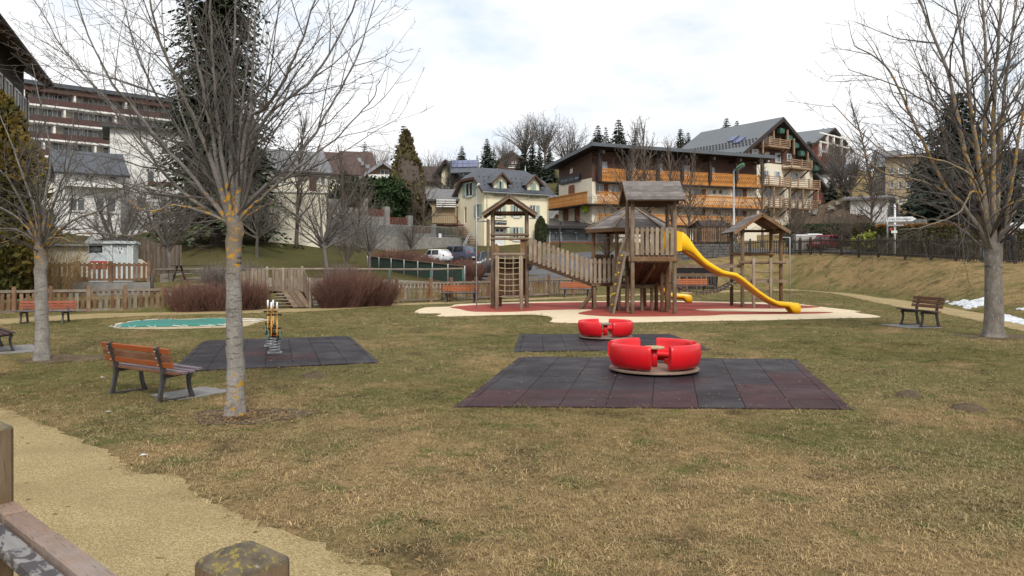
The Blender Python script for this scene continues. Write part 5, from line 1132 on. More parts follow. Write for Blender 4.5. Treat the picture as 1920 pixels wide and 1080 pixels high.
# dumpsters
for k, (px, lab) in enumerate(((1501, 'grey waste container beside the red car, the one further from it'), (1524, 'grey waste container beside the red car, the one nearer it'))):
    g = GP(px, 61.5); o = thing('waste_container', lab, 'waste container', g); c = MB(); m = WM[o.name]
    c.hexa([m @ V(p) for p in ((-.48, -.4, .12), (.48, -.4, .12), (.48, .4, .12), (-.48, .4, .12))], [m @ V(p) for p in ((-.54, -.5, 1.25), (.54, -.5, 1.25), (.54, .5, 1.25), (-.54, .5, 1.25))]); c.build('body', M['grey_wall'], o)
    MB().hexa([m @ V(p) for p in ((-.57, -.53, 1.255), (.57, -.53, 1.255), (.57, .53, 1.255), (-.57, .53, 1.255))], [m @ V(p) for p in ((-.55, -.5, 1.32), (.55, -.5, 1.32), (.5, .45, 1.40), (-.5, .45, 1.40))]).build('lid', M['galv'], o)
    for x in (-.4, .4): MB().lathe([(0, -.03), (.09, -.03), (.09, .03), (0, .03)], 10, m @ V((x, -.35, .09))).build('wheel', M['tyre'], o)
# shop kiosk roofed shack on the terrace
FK = Fac((X_(1318, 66), 66.0), (X_(1362, 66.5), 66.5)); ks = thing('wooden_kiosk', 'small brown roofed wooden kiosk in front of the wooden balconies', 'kiosk', FK.P(FK.L / 2, 3.0)); shell(ks, FK, .1, FK.L - .1, 2.3, FK.z(1340, 424), 2, 'clad', o=0)
zt_, zb_ = FK.z(1340, 412), FK.z(1340, 425); slab(ks, 'roof', [FK.P(-.35, zb_, .7), FK.P(FK.L + .35, zb_, .7), FK.P(FK.L + .15, zt_, -.9), FK.P(-.05, zt_, -.9)], .08, 'roof_brown'); slab(ks, 'roof', [FK.P(-.35, zb_, -2.6), FK.P(FK.L + .35, zb_, -2.6), FK.P(FK.L + .15, zt_, -.9), FK.P(-.05, zt_, -.9)], .08, 'roof_brown')
FK.box(MB(), .0, FK.L, zb_ - .22, zb_ - .10, .4, .5).build('fascia', M['balcony'], ks)
# dark skip by the road behind the slide
g = GP(1305, 49); sk = thing('dark_skip', 'long dark container standing low behind the slide', 'container', g); m = WM[sk.name]
MB().hexa([m @ V(p) for p in ((-1.2, -.5, -.1), (1.2, -.5, -.1), (1.2, .5, -.1), (-1.2, .5, -.1))], [m @ V(p) for p in ((-1.3, -.6, 1.15), (1.3, -.6, 1.15), (1.3, .6, 1.15), (-1.3, .6, 1.15))]).build('body', M['sign_black'], sk)
MB().box(m @ V((0, 0, 1.2)), (2.7, 1.3, .08)).build('lid', M['iron'], sk)
# ------------------------------------------------------------------ cars
def car(loc, rz, label, paint, L=4.0, Wd=1.7, Ht=1.48, kind='hatch', s=1.0):
    o = thing('parked_car', label, 'car', loc, rz); m = WM[o.name] @ Matrix.Scale(s, 4); tr = lambda b: setattr(b, 'v', [tuple(m @ V(v)) for v in b.v]) or b
    h = L / 2; bz = .58 * Ht + .02
    if kind == 'hatch': xs = [(-h, .62, bz - .12, bz - .1, .88), (-h + .10, .4, bz, bz + .02, .96), (-h + .28, .3, bz + .02, Ht - .30, 1), (-h + .62, .24, bz + .02, Ht - .03, 1), (-.35, .22, bz, Ht, 1), (.35, .22, bz - .01, Ht - .04, 1), (h - 1.55, .22, bz - .02, Ht - .16, 1), (h - .98, .22, bz - .03, bz - .02, 1), (h - .4, .25, bz - .14, bz - .13, .97), (h - .12, .3, bz - .24, bz - .23, .90), (h, .42, bz - .38, bz - .37, .78)]
    else: xs = [(-h, .62, bz - .1, bz - .09, .95), (-h + .06, .5, bz, bz + .01, 1), (-h + 1.5, .4, bz, bz + .02, 1), (-h + 1.62, .38, bz, Ht - .1, 1), (-h + 1.9, .36, bz, Ht, 1), (-.1, .34, bz, Ht, 1), (.55, .34, bz, Ht - .06, 1), (1.15, .34, bz - .01, bz + .02, 1), (h - .3, .36, bz - .08, bz - .07, .97), (h, .5, bz - .25, bz - .24, .88)]
    v, f = [], []; k = 10
    for x, z0, zb, zr, ws in xs:
        w_ = Wd / 2 * ws; wr = w_ * (.74 if zr - zb > .1 else .94)
        pts = [(w_ * .9, z0), (w_, z0 + .12), (w_ * 1.0, (z0 + zb) / 2 + .05), (w_ * .96, zb), (wr, zr)]
        v += [(x, y, z) for y, z in pts] + [(x, -y, z) for y, z in pts[::-1]]
    for i in range(len(xs) - 1):
        for j in range(k): f.append((i * k + j, i * k + (j + 1) % k, (i + 1) * k + (j + 1) % k, (i + 1) * k + j))
    f += [tuple(range(k)), tuple((len(xs) - 1) * k + j for j in range(k))]
    bd = tr(MB().add(v, f)).build('body', M[paint], o); 
    for p in bd.data.polygons: p.use_smooth = len(p.vertices) == 4
    def glassq(q, nm='window'):
        P = [V(p) for p in q]; nn = (P[1] - P[0]).cross(P[2] - P[0]).normalized(); c = sum(P, V()) / len(P)
        nn = nn if nn.dot(c - V((0, 0, bz))) > 0 else -nn
        tr(MB().prism([p + nn * .006 for p in P], nn * .012)).build(nm, M['car_glass'], o)
    W2 = Wd / 2; R_ = W2 * .74; C_ = W2 * .96
    sidey = lambda z: C_ + (R_ - C_) * (z - bz) / (Ht - bz)
    zl, zh = bz + .05, Ht - .09
    for sgn_ in (-1, 1):
        spans = ((-h + .62, -.30, -.25), (-.20, h - 1.42, h - 1.68)) if kind == 'hatch' else ((-h + 1.85, -.42, -.42), (-.34, .78, .50))
        for i, (a, b_, c_) in enumerate(spans):
            aa = a + (.10 if i == 0 else 0)
            glassq([(a, sgn_ * sidey(zl), zl), (b_, sgn_ * sidey(zl), zl), (c_ if i else b_, sgn_ * sidey(zh), zh), (aa, sgn_ * sidey(zh), zh)])
    if kind == 'hatch':
        glassq([(-h + .17, y * W2 * .82, bz + .10) for y in (-1, 1)] + [(-h + .53, y * W2 * .66, Ht - .11) for y in (1, -1)], 'rear_window'); glassq([(h - 1.08, y * W2 * .86, bz + .03) for y in (-1, 1)] + [(h - 1.5, y * W2 * .68, Ht - .20) for y in (1, -1)], 'windscreen')
    else: glassq([(1.05, y * W2 * .86, bz + .06) for y in (-1, 1)] + [(.65, y * W2 * .7, Ht - .13) for y in (1, -1)], 'windscreen')
    if kind == 'pickup': tr(MB().box((-h + .78, 0, bz + .05), (1.4, Wd * .86, .06))).build('bed_cover', M['sign_black'], o)
    for sgn_ in (-1, 1):
        tr(MB().box((-h + .06, sgn_ * W2 * .80, bz - .06), (.10, .17, .24 if kind == 'hatch' else .3))).build('tail_light', M['tail_light'], o)
        tr(MB().box((h - .12, sgn_ * W2 * .68, bz - .30), (.14, .28, .13))).build('headlight', M['glass_lit'], o)
        tr(MB().box((h - 1.45, sgn_ * (W2 + .07), bz + .08), (.12, .16, .11))).build('mirror', M[paint], o)
        for x in (-h + .72, h - .78):
            r = .31 if kind == 'hatch' else .38; b = MB().lathe([(r * .55, -.09), (r * .92, -.10), (r, -.07), (r, .07), (r * .92, .10), (r * .55, .09)], 20); b.v = [(x + a, sgn_ * (W2 - .08) + c, r + d) for a, d, c in b.v]; wh = tr(b).build('wheel', M['tyre'], o, smooth=False)
            b = MB().lathe([(0, sgn_ * .085), (r * .2, sgn_ * .09), (r * .5, sgn_ * .075), (r * .58, sgn_ * .085), (r * .58, -sgn_ * .05)], 14); b.v = [(x + a, sgn_ * (W2 - .08) + c, r + d) for a, d, c in b.v]; tr(b).build('rim', M['rim'], wh)
    tr(MB().box((-h - .005, 0, .50), (.04, .46, .11))).build('number_plate', M['sign_white'], o)
    tr(MB().box((0, 0, .33), (L * .86, Wd * .9, .14))).build('sill_trim', M['black_plastic'], o)
    return o
car(V((X_(815, 63.5), 63.5, zt(X_(815, 63.5), 63.5) - .12)), math.atan2(.62, -.78), 'white hatchback behind the reddish hedge, nearest the net fence', 'white_car', 3.8, 1.68, 1.5, s=.80)
car(GP(856, 65.5), math.atan2(.62, -.78), 'blue grey estate car parked just behind the white hatchback', 'blue_car', 4.5, 1.8, 1.66, s=.84)
car(GP(925, 52.5), math.atan2(.18, 1), 'black pickup truck parked behind the rope net tower', 'black_car', 5.0, 1.85, 1.75, 'pickup')
car(GP(1546, 60.5), math.atan2(-.55, -.84), 'red hatchback parked on the road behind the dark fence', 'red_car', 3.7, 1.62, 1.46, s=.84)
car(GP(1062, 71), math.atan2(.2, 1), 'dark car mostly hidden beyond the sloping bridge', 'black_car', 4.0, 1.7, 1.45) if False else None
# ------------------------------------------------------------------ person on the road
def skin_mesh(name, pts, edges, rad, mat, parent, root=0, lv=2):
    me = bpy.data.meshes.new(name); m = WM[parent.name]; me.from_pydata([tuple(p) for p in pts], edges, []); me.materials.append(mat)
    o = link(name, me, m, parent); md = o.modifiers.new('skin', 'SKIN'); md.use_smooth_shade = True
    for i, r in enumerate(rad): sv = me.skin_vertices[0].data[i]; sv.radius = (r if hasattr(r, '__len__') else (r, r)); sv.use_root = i == root
    ss = o.modifiers.new('sub', 'SUBSURF'); ss.levels = lv; ss.render_levels = lv
    return o
g = GP(1893, 37.0); PS = thing('person', 'person in dark navy clothes walking on the road behind the dark fence', 'person', g, R(8))
pts = [(0, 0, .95), (0, .0, 1.15), (0, -.02, 1.36), (0, 0, 1.47), (0, .02, 1.56), (0, .04, 1.68), (.10, 0, .92), (.105, .08, .50), (.10, .02, .09), (.10, .16, .05), (-.10, 0, .92), (-.105, -.05, .5), (-.10, -.16, .10), (-.10, -.02, .05), (.20, -.01, 1.40), (.25, -.06, 1.14), (.24, .06, .92), (.24, .09, .82), (-.20, -.01, 1.40), (-.26, -.03, 1.14), (-.26, .09, .93), (-.26, .12, .83)]
ed = [(0, 1), (1, 2), (2, 3), (3, 4), (4, 5), (0, 6), (6, 7), (7, 8), (8, 9), (0, 10), (10, 11), (11, 12), (12, 13), (2, 14), (14, 15), (15, 16), (16, 17), (2, 18), (18, 19), (19, 20), (20, 21)]
rd = [(.15, .11), (.14, .105), (.17, .11), .06, .085, .095, .085, .06, .045, .04, .085, .06, .045, .04, .06, .045, .036, .03, .06, .045, .036, .03]
skin_mesh('body', pts, ed, rd, M['skin'], PS)
ji = [0, 1, 2, 14, 15, 16, 18, 19, 20]; mp_ = {k: i for i, k in enumerate(ji)}
skin_mesh('jacket', [pts[i] for i in ji], [(0, 1), (1, 2), (2, 3), (3, 4), (4, 5), (2, 6), (6, 7), (7, 8)], [(.185, .14), (.18, .14), (.195, .135), .085, .065, .055, .085, .065, .055], M['navy'], PS)
tj = [0, 6, 7, 8, 10, 11, 12]; skin_mesh('trousers', [pts[i] for i in tj], [(0, 1), (1, 2), (2, 3), (0, 4), (4, 5), (5, 6)], [(.165, .125), .10, .078, .065, .10, .078, .065], M['trousers'], PS)
m = WM[PS.name]; b = MB(); prof = [(0, .135), (.05, .125), (.09, .08), (.108, .01), (.104, -.05), (.08, -.08)]; b.lathe(prof, 18); b.v = [tuple(m @ V((x, y + .025, z + 1.66))) for x, y, z in b.v]; b.build('hair', M['hair'], PS, smooth=True)
for s in (-1, 1):
    b = MB().box(m @ V((s * .10, .10 if s > 0 else -.08, .045)), (.09, .26, .09)); b.build('shoe', M['black_plastic'], PS)
b = MB().hexa([m @ V(p) for p in ((.20, .02, .52), (.36, .02, .52), (.36, .14, .52), (.20, .14, .52))], [m @ V(p) for p in ((.24, .06, .84), (.31, .06, .84), (.31, .11, .84), (.24, .11, .84))]); b.build('carrier_bag', M['sign_white'], None, M=T(m @ V((.28, .08, .52))), label='white carrier bag held by the person in navy', cat='bag')
# ------------------------------------------------------------------ cream house with dormers
def rafters_gable(parent, F_, pts, depth, mat, o=0.0): return MB().prism([F_.P(u, z, o) for u, z in pts], -F_.n3 * depth).build('gable', M[mat], parent)
HF = Fac((X_(908, 74), 74.0), (X_(1028, 78), 78.0)); HD = -HF.n3           # front wall; depth direction
corner = HF.P(0, 0); far_c = corner + HD * 5.25
HS = Fac((corner.x, corner.y), (far_c.x, far_c.y))
ch = thing('cream_house', 'cream house with slate roof, two dormers and sage shutters behind the net tower', 'house', HF.P(HF.L / 2, 3.3)); ch['_sh'] = 'shutter_green'
wins = [(931, 385, 942, 407, 'r'), (963, 385, 973, 407, 'lr'), (993.5, 385, 1005, 407, 'r'), (962, 426, 974, 451, 'lr')]
rw = [HF.R(*q[:4]) for q in wins]; dr = HF.R(928, 427, 947.5, 459.5); dr2 = HF.R(1003, 427, 1012, 459)
ez = HF.z(908, 357.5); bz_ = 3.0
hl = lambda r: (r[0], r[3], r[2], r[1])
HF.wall(0, HF.L, bz_, ez + .1, [hl(r) for r in rw] + [hl(dr), hl(dr2)]).build('wall', M['cream'], ch)
for r, q in zip(rw, wins): window(ch, HF, r, sill='white_frame', shut=q[4])
d_ = HF.box(MB(), dr[0] + .02, dr[2] - .02, dr[3], dr[1] - .03, -.14, -.08).build('garage_door', M['white_paint'], ch)
for k in (0, 1): HF.box(MB(), dr[0] + .15 + k * .48, dr[0] + .50 + k * .48, dr[1] - .38, dr[1] - .14, -.079, -.07).build('pane', M['glass'], d_)
HF.box(MB(), dr2[0] + .02, dr2[2] - .02, dr2[3], dr2[1], -.14, -.08).build('door', M['shutter_brown'], ch)
cr_ = HF.R(926, 425.2, 950, 427.6); HF.box(MB(), cr_[0], cr_[2], cr_[3], cr_[1], .005, .5).build('door_canopy', M['clad'], ch)
w1, w2, w3 = HS.R(874.5, 342.5, 887, 368.5), HS.R(893.5, 383, 900.5, 408), HS.R(870.5, 388, 874.5, 419)
HS.wall(0, HS.L, bz_, ez + .13, [hl(w2), hl(w3)]).build('wall', M['cream'], ch)
window(ch, HS, w1, sill='white_frame', shut='lr', proud=True); window(ch, HS, w2, sill='white_frame', shut='lr'); window(ch, HS, w3, mull=0)
for k in (0, 1): HF.box(MB(), *[(-.185, -.02), (HF.L - .01, HF.L)][k], bz_, ez, -5.2, -.185).build('wall', M['cream'], ch) if k else None
rz_ = ez + 2.55; ov = .45; P_ = lambda u, v, z: HF.P(u, z, -v)
g1 = [(0.02, .132), (1.15, 1.12), (4.1, 1.12), (5.23, .132)]
MB().prism([HS.P(a, ez + b - .0) for a, b in g1], -HS.n3 * .15).build('gable', M['cream'], ch)
L_ = HF.L; mv = 2.62; rg0, rg1 = P_(.95, mv, rz_), P_(L_ - 1.05, mv, rz_)
el, er = ez - .05, ez - .05
hz = ez + 1.42           # height at which the half hip starts
f = (hz - el) / (rz_ - el); vv = -ov + (mv + ov) * f
A0, B0 = P_(-ov, -ov, el), P_(L_ + ov, -ov, er); A1, B1 = P_(-ov, vv, hz), P_(L_ + ov, vv, hz); A2, B2 = P_(-ov, 2 * mv - vv, hz), P_(L_ + ov, 2 * mv - vv, hz); A3, B3 = P_(-ov, 2 * mv + ov, el), P_(L_ + ov, 2 * mv + ov, er)
rt = MB()
def sl(b, pts, th=.16):
    Q = [V(p) for p in pts]; nm = (Q[1] - Q[0]).cross(Q[2] - Q[0]).normalized(); nm = nm if nm.z > 0 else -nm; b.prism(Q, nm * -th)
sl(rt, [A0, B0, B1, rg1, rg0, A1]); sl(rt, [A3, B3, B2, rg1, rg0, A2]); sl(rt, [A1, A2, rg0]); sl(rt, [B1, B2, rg1])
roof = rt.build('roof', M['roof_slate'], ch)
for a, b_ in ((A0, A1), (A1, A2), (A2, A3), (B0, B1)): MB().beam(a - V((0, 0, .15)), b_ - V((0, 0, .15)), .05, .22, (0, 0, 1)).build('barge_board', M['clad'], ch)
sm = MB()
for k in range(26):
    u = -ov + .18 + (L_ + 2 * ov - .36) * k / 25; a, b_ = P_(u, -ov, el), P_(min(max(u, .95), L_ - 1.05), mv, rz_); nmm = (B0 - A0).cross(rg0 - A0).normalized(); nmm = nmm if nmm.z > 0 else -nmm
    uu = P_(u, mv, rz_); sm.beam(a + nmm * .012, a.lerp(uu, .5 if .3 < u < L_ - .3 else .4) + nmm * .012, .03, .03, nmm)
sm.build('seam', M['roof_slate'], roof, kind='stuff')
sg = MB()
for row, t in enumerate((.22, .40, .58)):
    for k in range(14): q = P_(.2 + (k + .5 * (row % 2)) * (L_ / 14), -ov + (mv + ov) * t, el + (rz_ - el) * t); sg.box(q + V((0, -.02, .06)), (.13, .05, .07))
sg.build('snow_guard', M['dark_beam'], roof, kind='stuff')
for p in (rg0, rg1): MB().lathe([(0, 0), (.05, 0), (.035, .2), (.02, .5), (0, .55)], 8, p).build('finial', M['white_frame'], roof)
gt = MB().tube([A0 + V((0, -.05, -.12)), B0 + V((0, -.05, -.12))], .07, 8); gt.build('gutter', M['galv'], ch)
for u in (.25, L_ * .66, L_ - .15):
    q = HF.P(u, 0, .09); MB().tube([HF.P(u, el - .1, .45), HF.P(u, el - .4, .09), HF.P(u, bz_ if u < 5 and u != L_ * .66 else (bz_ if u > 6 else ez - .6), .09)], .045, 8).build('downpipe', M['cream'], ch, smooth=True)
for (x0, x1, xa_, ya, wx0, wx1, wy0, wy1, op) in ((925, 950, 940, 321, 931.5, 944, 339.5, 363, True), (988, 1011, 1002.5, 325.5, 994.5, 1005, 342.5, 366.5, False)):
    u0, u1 = HF.u(x0), HF.u(x1); um = (u0 + u1) / 2; za = HF.z(xa_, ya) - .12; ze = HF.z(xa_, ya + 19); r = HF.R(wx0, wy0, wx1, wy1)
    HF.wall(u0, u1, ez - .55, ze, [hl(r)]).build('dormer_wall', M['cream'], ch)
    bb = MB(); bb.prism([HF.P(u0, ze, 0), HF.P(u1, ze, 0), HF.P(um, za - .12, 0)], HD * 1.2); bb.hexa([HF.P(u0, ez - .5, -.185), HF.P(u0 + .1, ez - .5, -.185), HF.P(u0 + .1, ze, -.185), HF.P(u0, ze, -.185)], [HF.P(u0, ez - .5, -1.6), HF.P(u0 + .1, ez - .5, -1.6), HF.P(u0 + .1, ze, -1.6), HF.P(u0, ze, -1.6)])
    bb.hexa([HF.P(u1 - .1, ez - .5, -.185), HF.P(u1, ez - .5, -.185), HF.P(u1, ze, -.185), HF.P(u1 - .1, ze, -.185)], [HF.P(u1 - .1, ez - .5, -1.6), HF.P(u1, ez - .5, -1.6), HF.P(u1, ze, -1.6), HF.P(u1 - .1, ze, -1.6)]); bb.build('dormer', M['cream'], ch)
    for s, ue in ((-1, u0 - .42), (1, u1 + .42)):
        zeave = ze - .22; slab(ch, 'dormer_roof', [HF.P(um, za + .02, .45), HF.P(ue, zeave, .45), HF.P(ue, zeave, -1.5), HF.P(um, za + .02, -2.6)], .09, 'roof_slate')
        MB().beam(HF.P(um, za - .10, .45), HF.P(ue, zeave - .10, .45), .06, .17, (0, 0, 1)).build('barge_board', M['clad'], ch)
    u0, z1, u1, z0 = r
    if op:
        window(ch, HF, r, sill='white_frame', mull=0)
        for a in (0, 1): w_ = (u1 - u0) * .36; HF.box(MB(), *((u0, u0 + w_) if a == 0 else (u1 - w_, u1)), z0, z1, .015, .055).build('shutter', M['shutter_green'], ch)
    else:
        for a in (0, 1): w_ = (u1 - u0) * .5 - .02; HF.box(MB(), *((u0, u0 + w_) if a == 0 else (u1 - w_, u1)), z0, z1, -.05, .03).build('shutter', M['shutter_green'], ch)
        HF.box(MB(), u0 - .08, u1 + .08, z0 - .09, z0 - .004, -.05, .10).build('sill', M['white_frame'], ch)
r = HF.R(919.5, 413, 949, 420.5); rs_ = HF.box(MB(), r[0], r[2], r[3], r[1], .02, .08).build('reception_sign', M['sign_black'], None, M=T(HF.P((r[0] + r[2]) / 2, r[3], .05)), label='long black sign with white word RECEPTION above the white garage door', cat='sign')
facade_text('RECEPTION', HF, 921, 415, 945.2, 418.6, M['letter_white'], rs_, o=.084); r = HF.R(946, 415.8, 947.6, 417.8); HF.box(MB(), r[0], r[2], r[3], r[1], .081, .09).build('square_mark', M['letter_white'], rs_)
r = HF.R(914, 425, 917, 448); vs_ = HF.box(MB(), r[0], r[2], r[3], r[1], .02, .07).build('vertical_sign', M['sign_black'], None, M=T(HF.P(r[0], r[3], .05)), label='narrow upright dark sign by the corner of the cream house', cat='sign')
for k in range(6): z = r[3] + (r[1] - r[3]) * (k + .5) / 6; HF.box(MB(), r[0] + .03, r[2] - .03, z - .05, z + .04, .0705, .076).build('mark', M['letter_white'], vs_)
# outside stair at the gable
st = thing('outside_stair', 'rusty outside stair with railing against the gable of the cream house', 'stair', HS.P(4.5, 3))
l0 = HS.P(5.2, 5.3, .2); 
for i in range(9):
    t = i / 9; p = HS.P(3.6 - 3.1 * t, 5.35 - 2.2 * t, .75); MB().beam(p - HS.n3 * .5, p + HS.n3 * .5, .34, .05, (0, 0, 1)).build('tread', M['clad_red'], st)
MB().hexa([HS.P(3.7, 5.30, .2), HS.P(5.8, 5.30, .2), HS.P(5.8, 5.30, 2.4), HS.P(3.7, 5.30, 2.4)], [HS.P(3.7, 5.42, .2), HS.P(5.8, 5.42, .2), HS.P(5.8, 5.42, 2.4), HS.P(3.7, 5.42, 2.4)]).build('landing', M['clad'], st)
for o_ in (1.28,):
    b = MB(); b.tube([HS.P(5.8, 6.35, 2.4), HS.P(3.7, 6.35, o_), HS.P(.5, 4.1, o_)], .03, 6)
    for k in range(12): t = k / 11; b.tube([HS.P(3.7 - 3.1 * t, 5.4 - 2.2 * t, o_), HS.P(3.7 - 3.1 * t, 6.35 - 2.2 * t, o_)], .018, 5)
    for k in range(10): t = k / 9; q = HS.P(3.7 + 2.1 * t, 0, o_ + 1.1 * t); b.tube([(q.x, q.y, 5.4), (q.x, q.y, 6.35)], .018, 5)
    b.build('railing', M['clad_red'], st)
for k in (0, 1): a, b_ = GP(868 + k * 3, 72), W(880 + k * 3, 436, 73.5); plank('ramp_rail', a + V((0, 0, .1)), b_, .07, .07, M['galv'], st)
# ------------------------------------------------------------------ restaurant
RFc_ = Fac((X_(1024, 77), 77.0), (X_(1150, 78.5), 78.5)); rs = thing('restaurant', 'low dark restaurant with ribbon windows above a red brick base', 'restaurant', RFc_.P(RFc_.L / 2, 3.3))
zg = 3.1; zb2 = RFc_.z(1060, 453.0); zt2 = RFc_.z(1060, 426)
ww = [RFc_.R(a, 437.5, b, 450.5) for a, b in ((1033, 1042), (1044.5, 1049), (1056, 1079.5), (1083, 1103), (1106, 1126), (1129, 1146))]
RFc_.wall(0, RFc_.L, zb2, zt2, [hl(r) for r in ww]).build('wall', M['grey_wall'] if False else M['sign_black'] if False else M['roof_metal'], rs)
RFc_.box(MB(), -.02, RFc_.L, zg, zb2 - .003, -.3, .05).build('brick_base', M['brick'], rs)
for r in ww: window(rs, RFc_, r, 'iron', 'glass', mull=0, fw=.05)
RFc_.box(MB(), 0, RFc_.L, zg, zt2, -8, -.19).build('body', M['dark_beam'], rs)
slab(rs, 'roof', [RFc_.P(-.9, zt2 + .12, .9), RFc_.P(RFc_.L, zt2 + .12, .9), RFc_.P(RFc_.L, zt2 + .95, -6), RFc_.P(.2, zt2 + .95, -6)], .28, 'iron')
for x in (1031, 1041.5, 1051.5, 1079): u = RFc_.u(x); z = RFc_.z(x, 436.5); MB().lathe([(0, .09), (.08, .06), (.09, -.06), (0, -.11)], 8, RFc_.P(u, z, .12)).build('wall_lamp', M['letter_white'], rs)
RFc_.box(MB(), RFc_.u(1028.5), RFc_.u(1031), zg, zt2, .06, .16).build('post', M['shutter_green'], rs); RFc_.box(MB(), RFc_.u(1050), RFc_.u(1052), zb2, zt2 - .5, .06, .12).build('post', M['galv'], rs)
for k in range(9): u = RFc_.u(1061 + k * 1.6); z = RFc_.z(1066, 432.3) + .05 * math.sin(k); RFc_.box(MB(), u, u + .05, z - .06, z + .06, .004, .012).build('lettering', M['galv'], rs)
# grey building seen between
FG = Fac((X_(1026, 92), 92.0), (X_(1056, 93), 93.0)); gb = thing('annex_building', 'narrow grey building with curved white balcony between cream house and balcony hotel', 'building', FG.P(1, 4)); shell(gb, FG, 0, FG.L, 3, FG.z(1040, 370), 8, 'white_wall', o=0)
slab(gb, 'roof', [FG.P(-.3, FG.z(1040, 371), .5), FG.P(FG.L, FG.z(1040, 371), .5), FG.P(FG.L, FG.z(1040, 354), -4), FG.P(-.3, FG.z(1040, 354), -4)], .2, 'solar')
FG.box(MB(), 0, FG.L, FG.z(1040, 435), FG.z(1040, 414), .01, .1).build('shop_front', M['sign_black'], gb); b = MB()
b.prism([FG.P(1.0 + .0, FG.z(1040, 410), .0)] + [FG.P(.3 + 1.9 * t, FG.z(1040, 410) + 1.55 * math.sin(math.pi * t * .5), .0) for t in np.linspace(0, 1, 8)] + [FG.P(2.2, FG.z(1040, 405), .0)], FG.n3 * .8).build('curved_balcony', M['white_frame'], gb); FG.box(MB(), .6, FG.L, FG.z(1045, 409), FG.z(1045, 403), .81, .9).build('panel', M['brick'], gb)
# ------------------------------------------------------------------ hotel with carved wooden balconies
TF = Fac((X_(1110, 80), 80.0), (X_(1419, 88), 88.0)); tc_ = TF.P(0, 0); tb = tc_ - TF.n3 * 7.9; TS = Fac((tc_.x, tc_.y), (tb.x, tb.y))
ho = thing('balcony_hotel', 'long brown and cream hotel with honey coloured carved balconies under a grey roof', 'hotel', TF.P(TF.L / 2, 4)); ho['_sh'] = 'shutter_brown'
zroof = 13.15; zc = 10.7; zc2 = 10.0; Lh = TF.L
top_w = [(1127, 303, 1139, 322), (1182, 305, 1192, 324), (1234, 307, 1243, 326), (1282, 310, 1294, 330), (1331, 314, 1341, 334), (1376, 316, 1386, 336)]
mid_w = [(1117, 345, 1132, 366), (1147, 347, 1161, 368), (1200, 350, 1214, 370), (1250, 352, 1264, 372), (1300, 354, 1315, 374), (1378, 355, 1392, 374)]; small_w = [(1336, 355, 1343, 364), (1348, 355, 1355, 364)]
low_w = [(1146, 390, 1156, 408), (1200, 391, 1213, 409), (1250, 392, 1263, 410), (1299, 393, 1314, 411), (1380, 394, 1393, 412)]; small_l = [(1337, 393, 1346, 402)]
rt_, rm, rl = [[TF.R(*q) for q in S_] for S_ in (top_w, mid_w + small_w, low_w + small_l)]
TF.wall(0, Lh, zc2, zroof, [hl(r) for r in rt_]).build('cladding', M['clad'], ho); TF.wall(0, Lh, 3.2, zc2 - .003, [hl(r) for r in rm + rl]).build('wall', M['cream_pale'], ho)
TF.box(MB(), 0.02, Lh, 3.2, zroof - 1.3, -7.7, -.185).build('body', M['cream_pale'], ho)
for i, r in enumerate(rt_ + rm + rl):
    small = (r[2] - r[0]) < .56; window(ho, TF, r, 'white_frame', 'glass' if small else 'glass_lit', mull=0 if small else 1, fw=.06, shut='r' if (r in rm or r in rl) and not small else None)
sw1 = TS.R(1068.5, 309, 1074, 324); TS.wall(0, TS.L, zc - .3, zroof - 1.1, [hl(sw1)]).build('cladding', M['clad'], ho); window(ho, TS, sw1, 'clad_red', 'glass_lit', mull=0, sill='white_frame')
MB().prism([TS.P(0, zroof - 1.098), TS.P(TS.L, zroof - 1.098), TS.P(TS.L, zroof - .95), TS.P(0, zroof)], -TS.n3 * .2).build('gable', M['clad'], ho)
TS.wall(0, TS.L, 3.2, zc - .303, []).build('wall', M['cream_pale'], ho)
for q in ((1067.5, 347, 1077, 366), (1057, 391, 1065.5, 413.5), (1079, 388, 1087, 415.5)): r = TS.R(*q); sb_ = TS.box(MB(), r[0], r[2], r[3], r[1], .01, .06); TS.box(sb_, r[0] + .1, r[2] - .1, r[3] + .15, r[1] - .15, .06, .07); sb_.build('shutter', M['shutter_brown'], ho)
# roof: high along the front, falling to the back
fr, bk = 1.9, 8.6; zf = 13.75; zk = Z_(316, 89.5)
q = [TF.P(-1.0, zf, fr), TF.P(Lh + 1.0, zf - .15, fr), TF.P(Lh + 1.0, zk, -bk), TF.P(-1.4, zk, -bk)]
slab(ho, 'roof', q, .12, 'roof_metal'); Q2 = [p - V((0, 0, .13)) for p in q]; slab(ho, 'soffit', Q2, .16, 'dark_beam')
MB().beam(q[0] - V((0, 0, .17)), q[1] - V((0, 0, .17)), .06, .36, (0, 0, 1)).build('fascia', M['roof_metal'], ho); MB().beam(q[0] - V((0, 0, .17)), q[3] - V((0, 0, .17)), .06, .36, (0, 0, 1)).build('fascia', M['roof_metal'], ho)
for px in (1115.5, 1168, 1223, 1268, 1320, 1369, 1417):
    u = TF.u(px); TF.box(MB(), u - .16, u + .16, TF.z(px, 342) , zroof + .1, .95, 1.25).build('post', M['dark_beam'], ho); TF.box(MB(), u - .12, u + .12, zroof - .45, zroof - .15, .003, 1.9).build('bracket', M['dark_beam'], ho); 
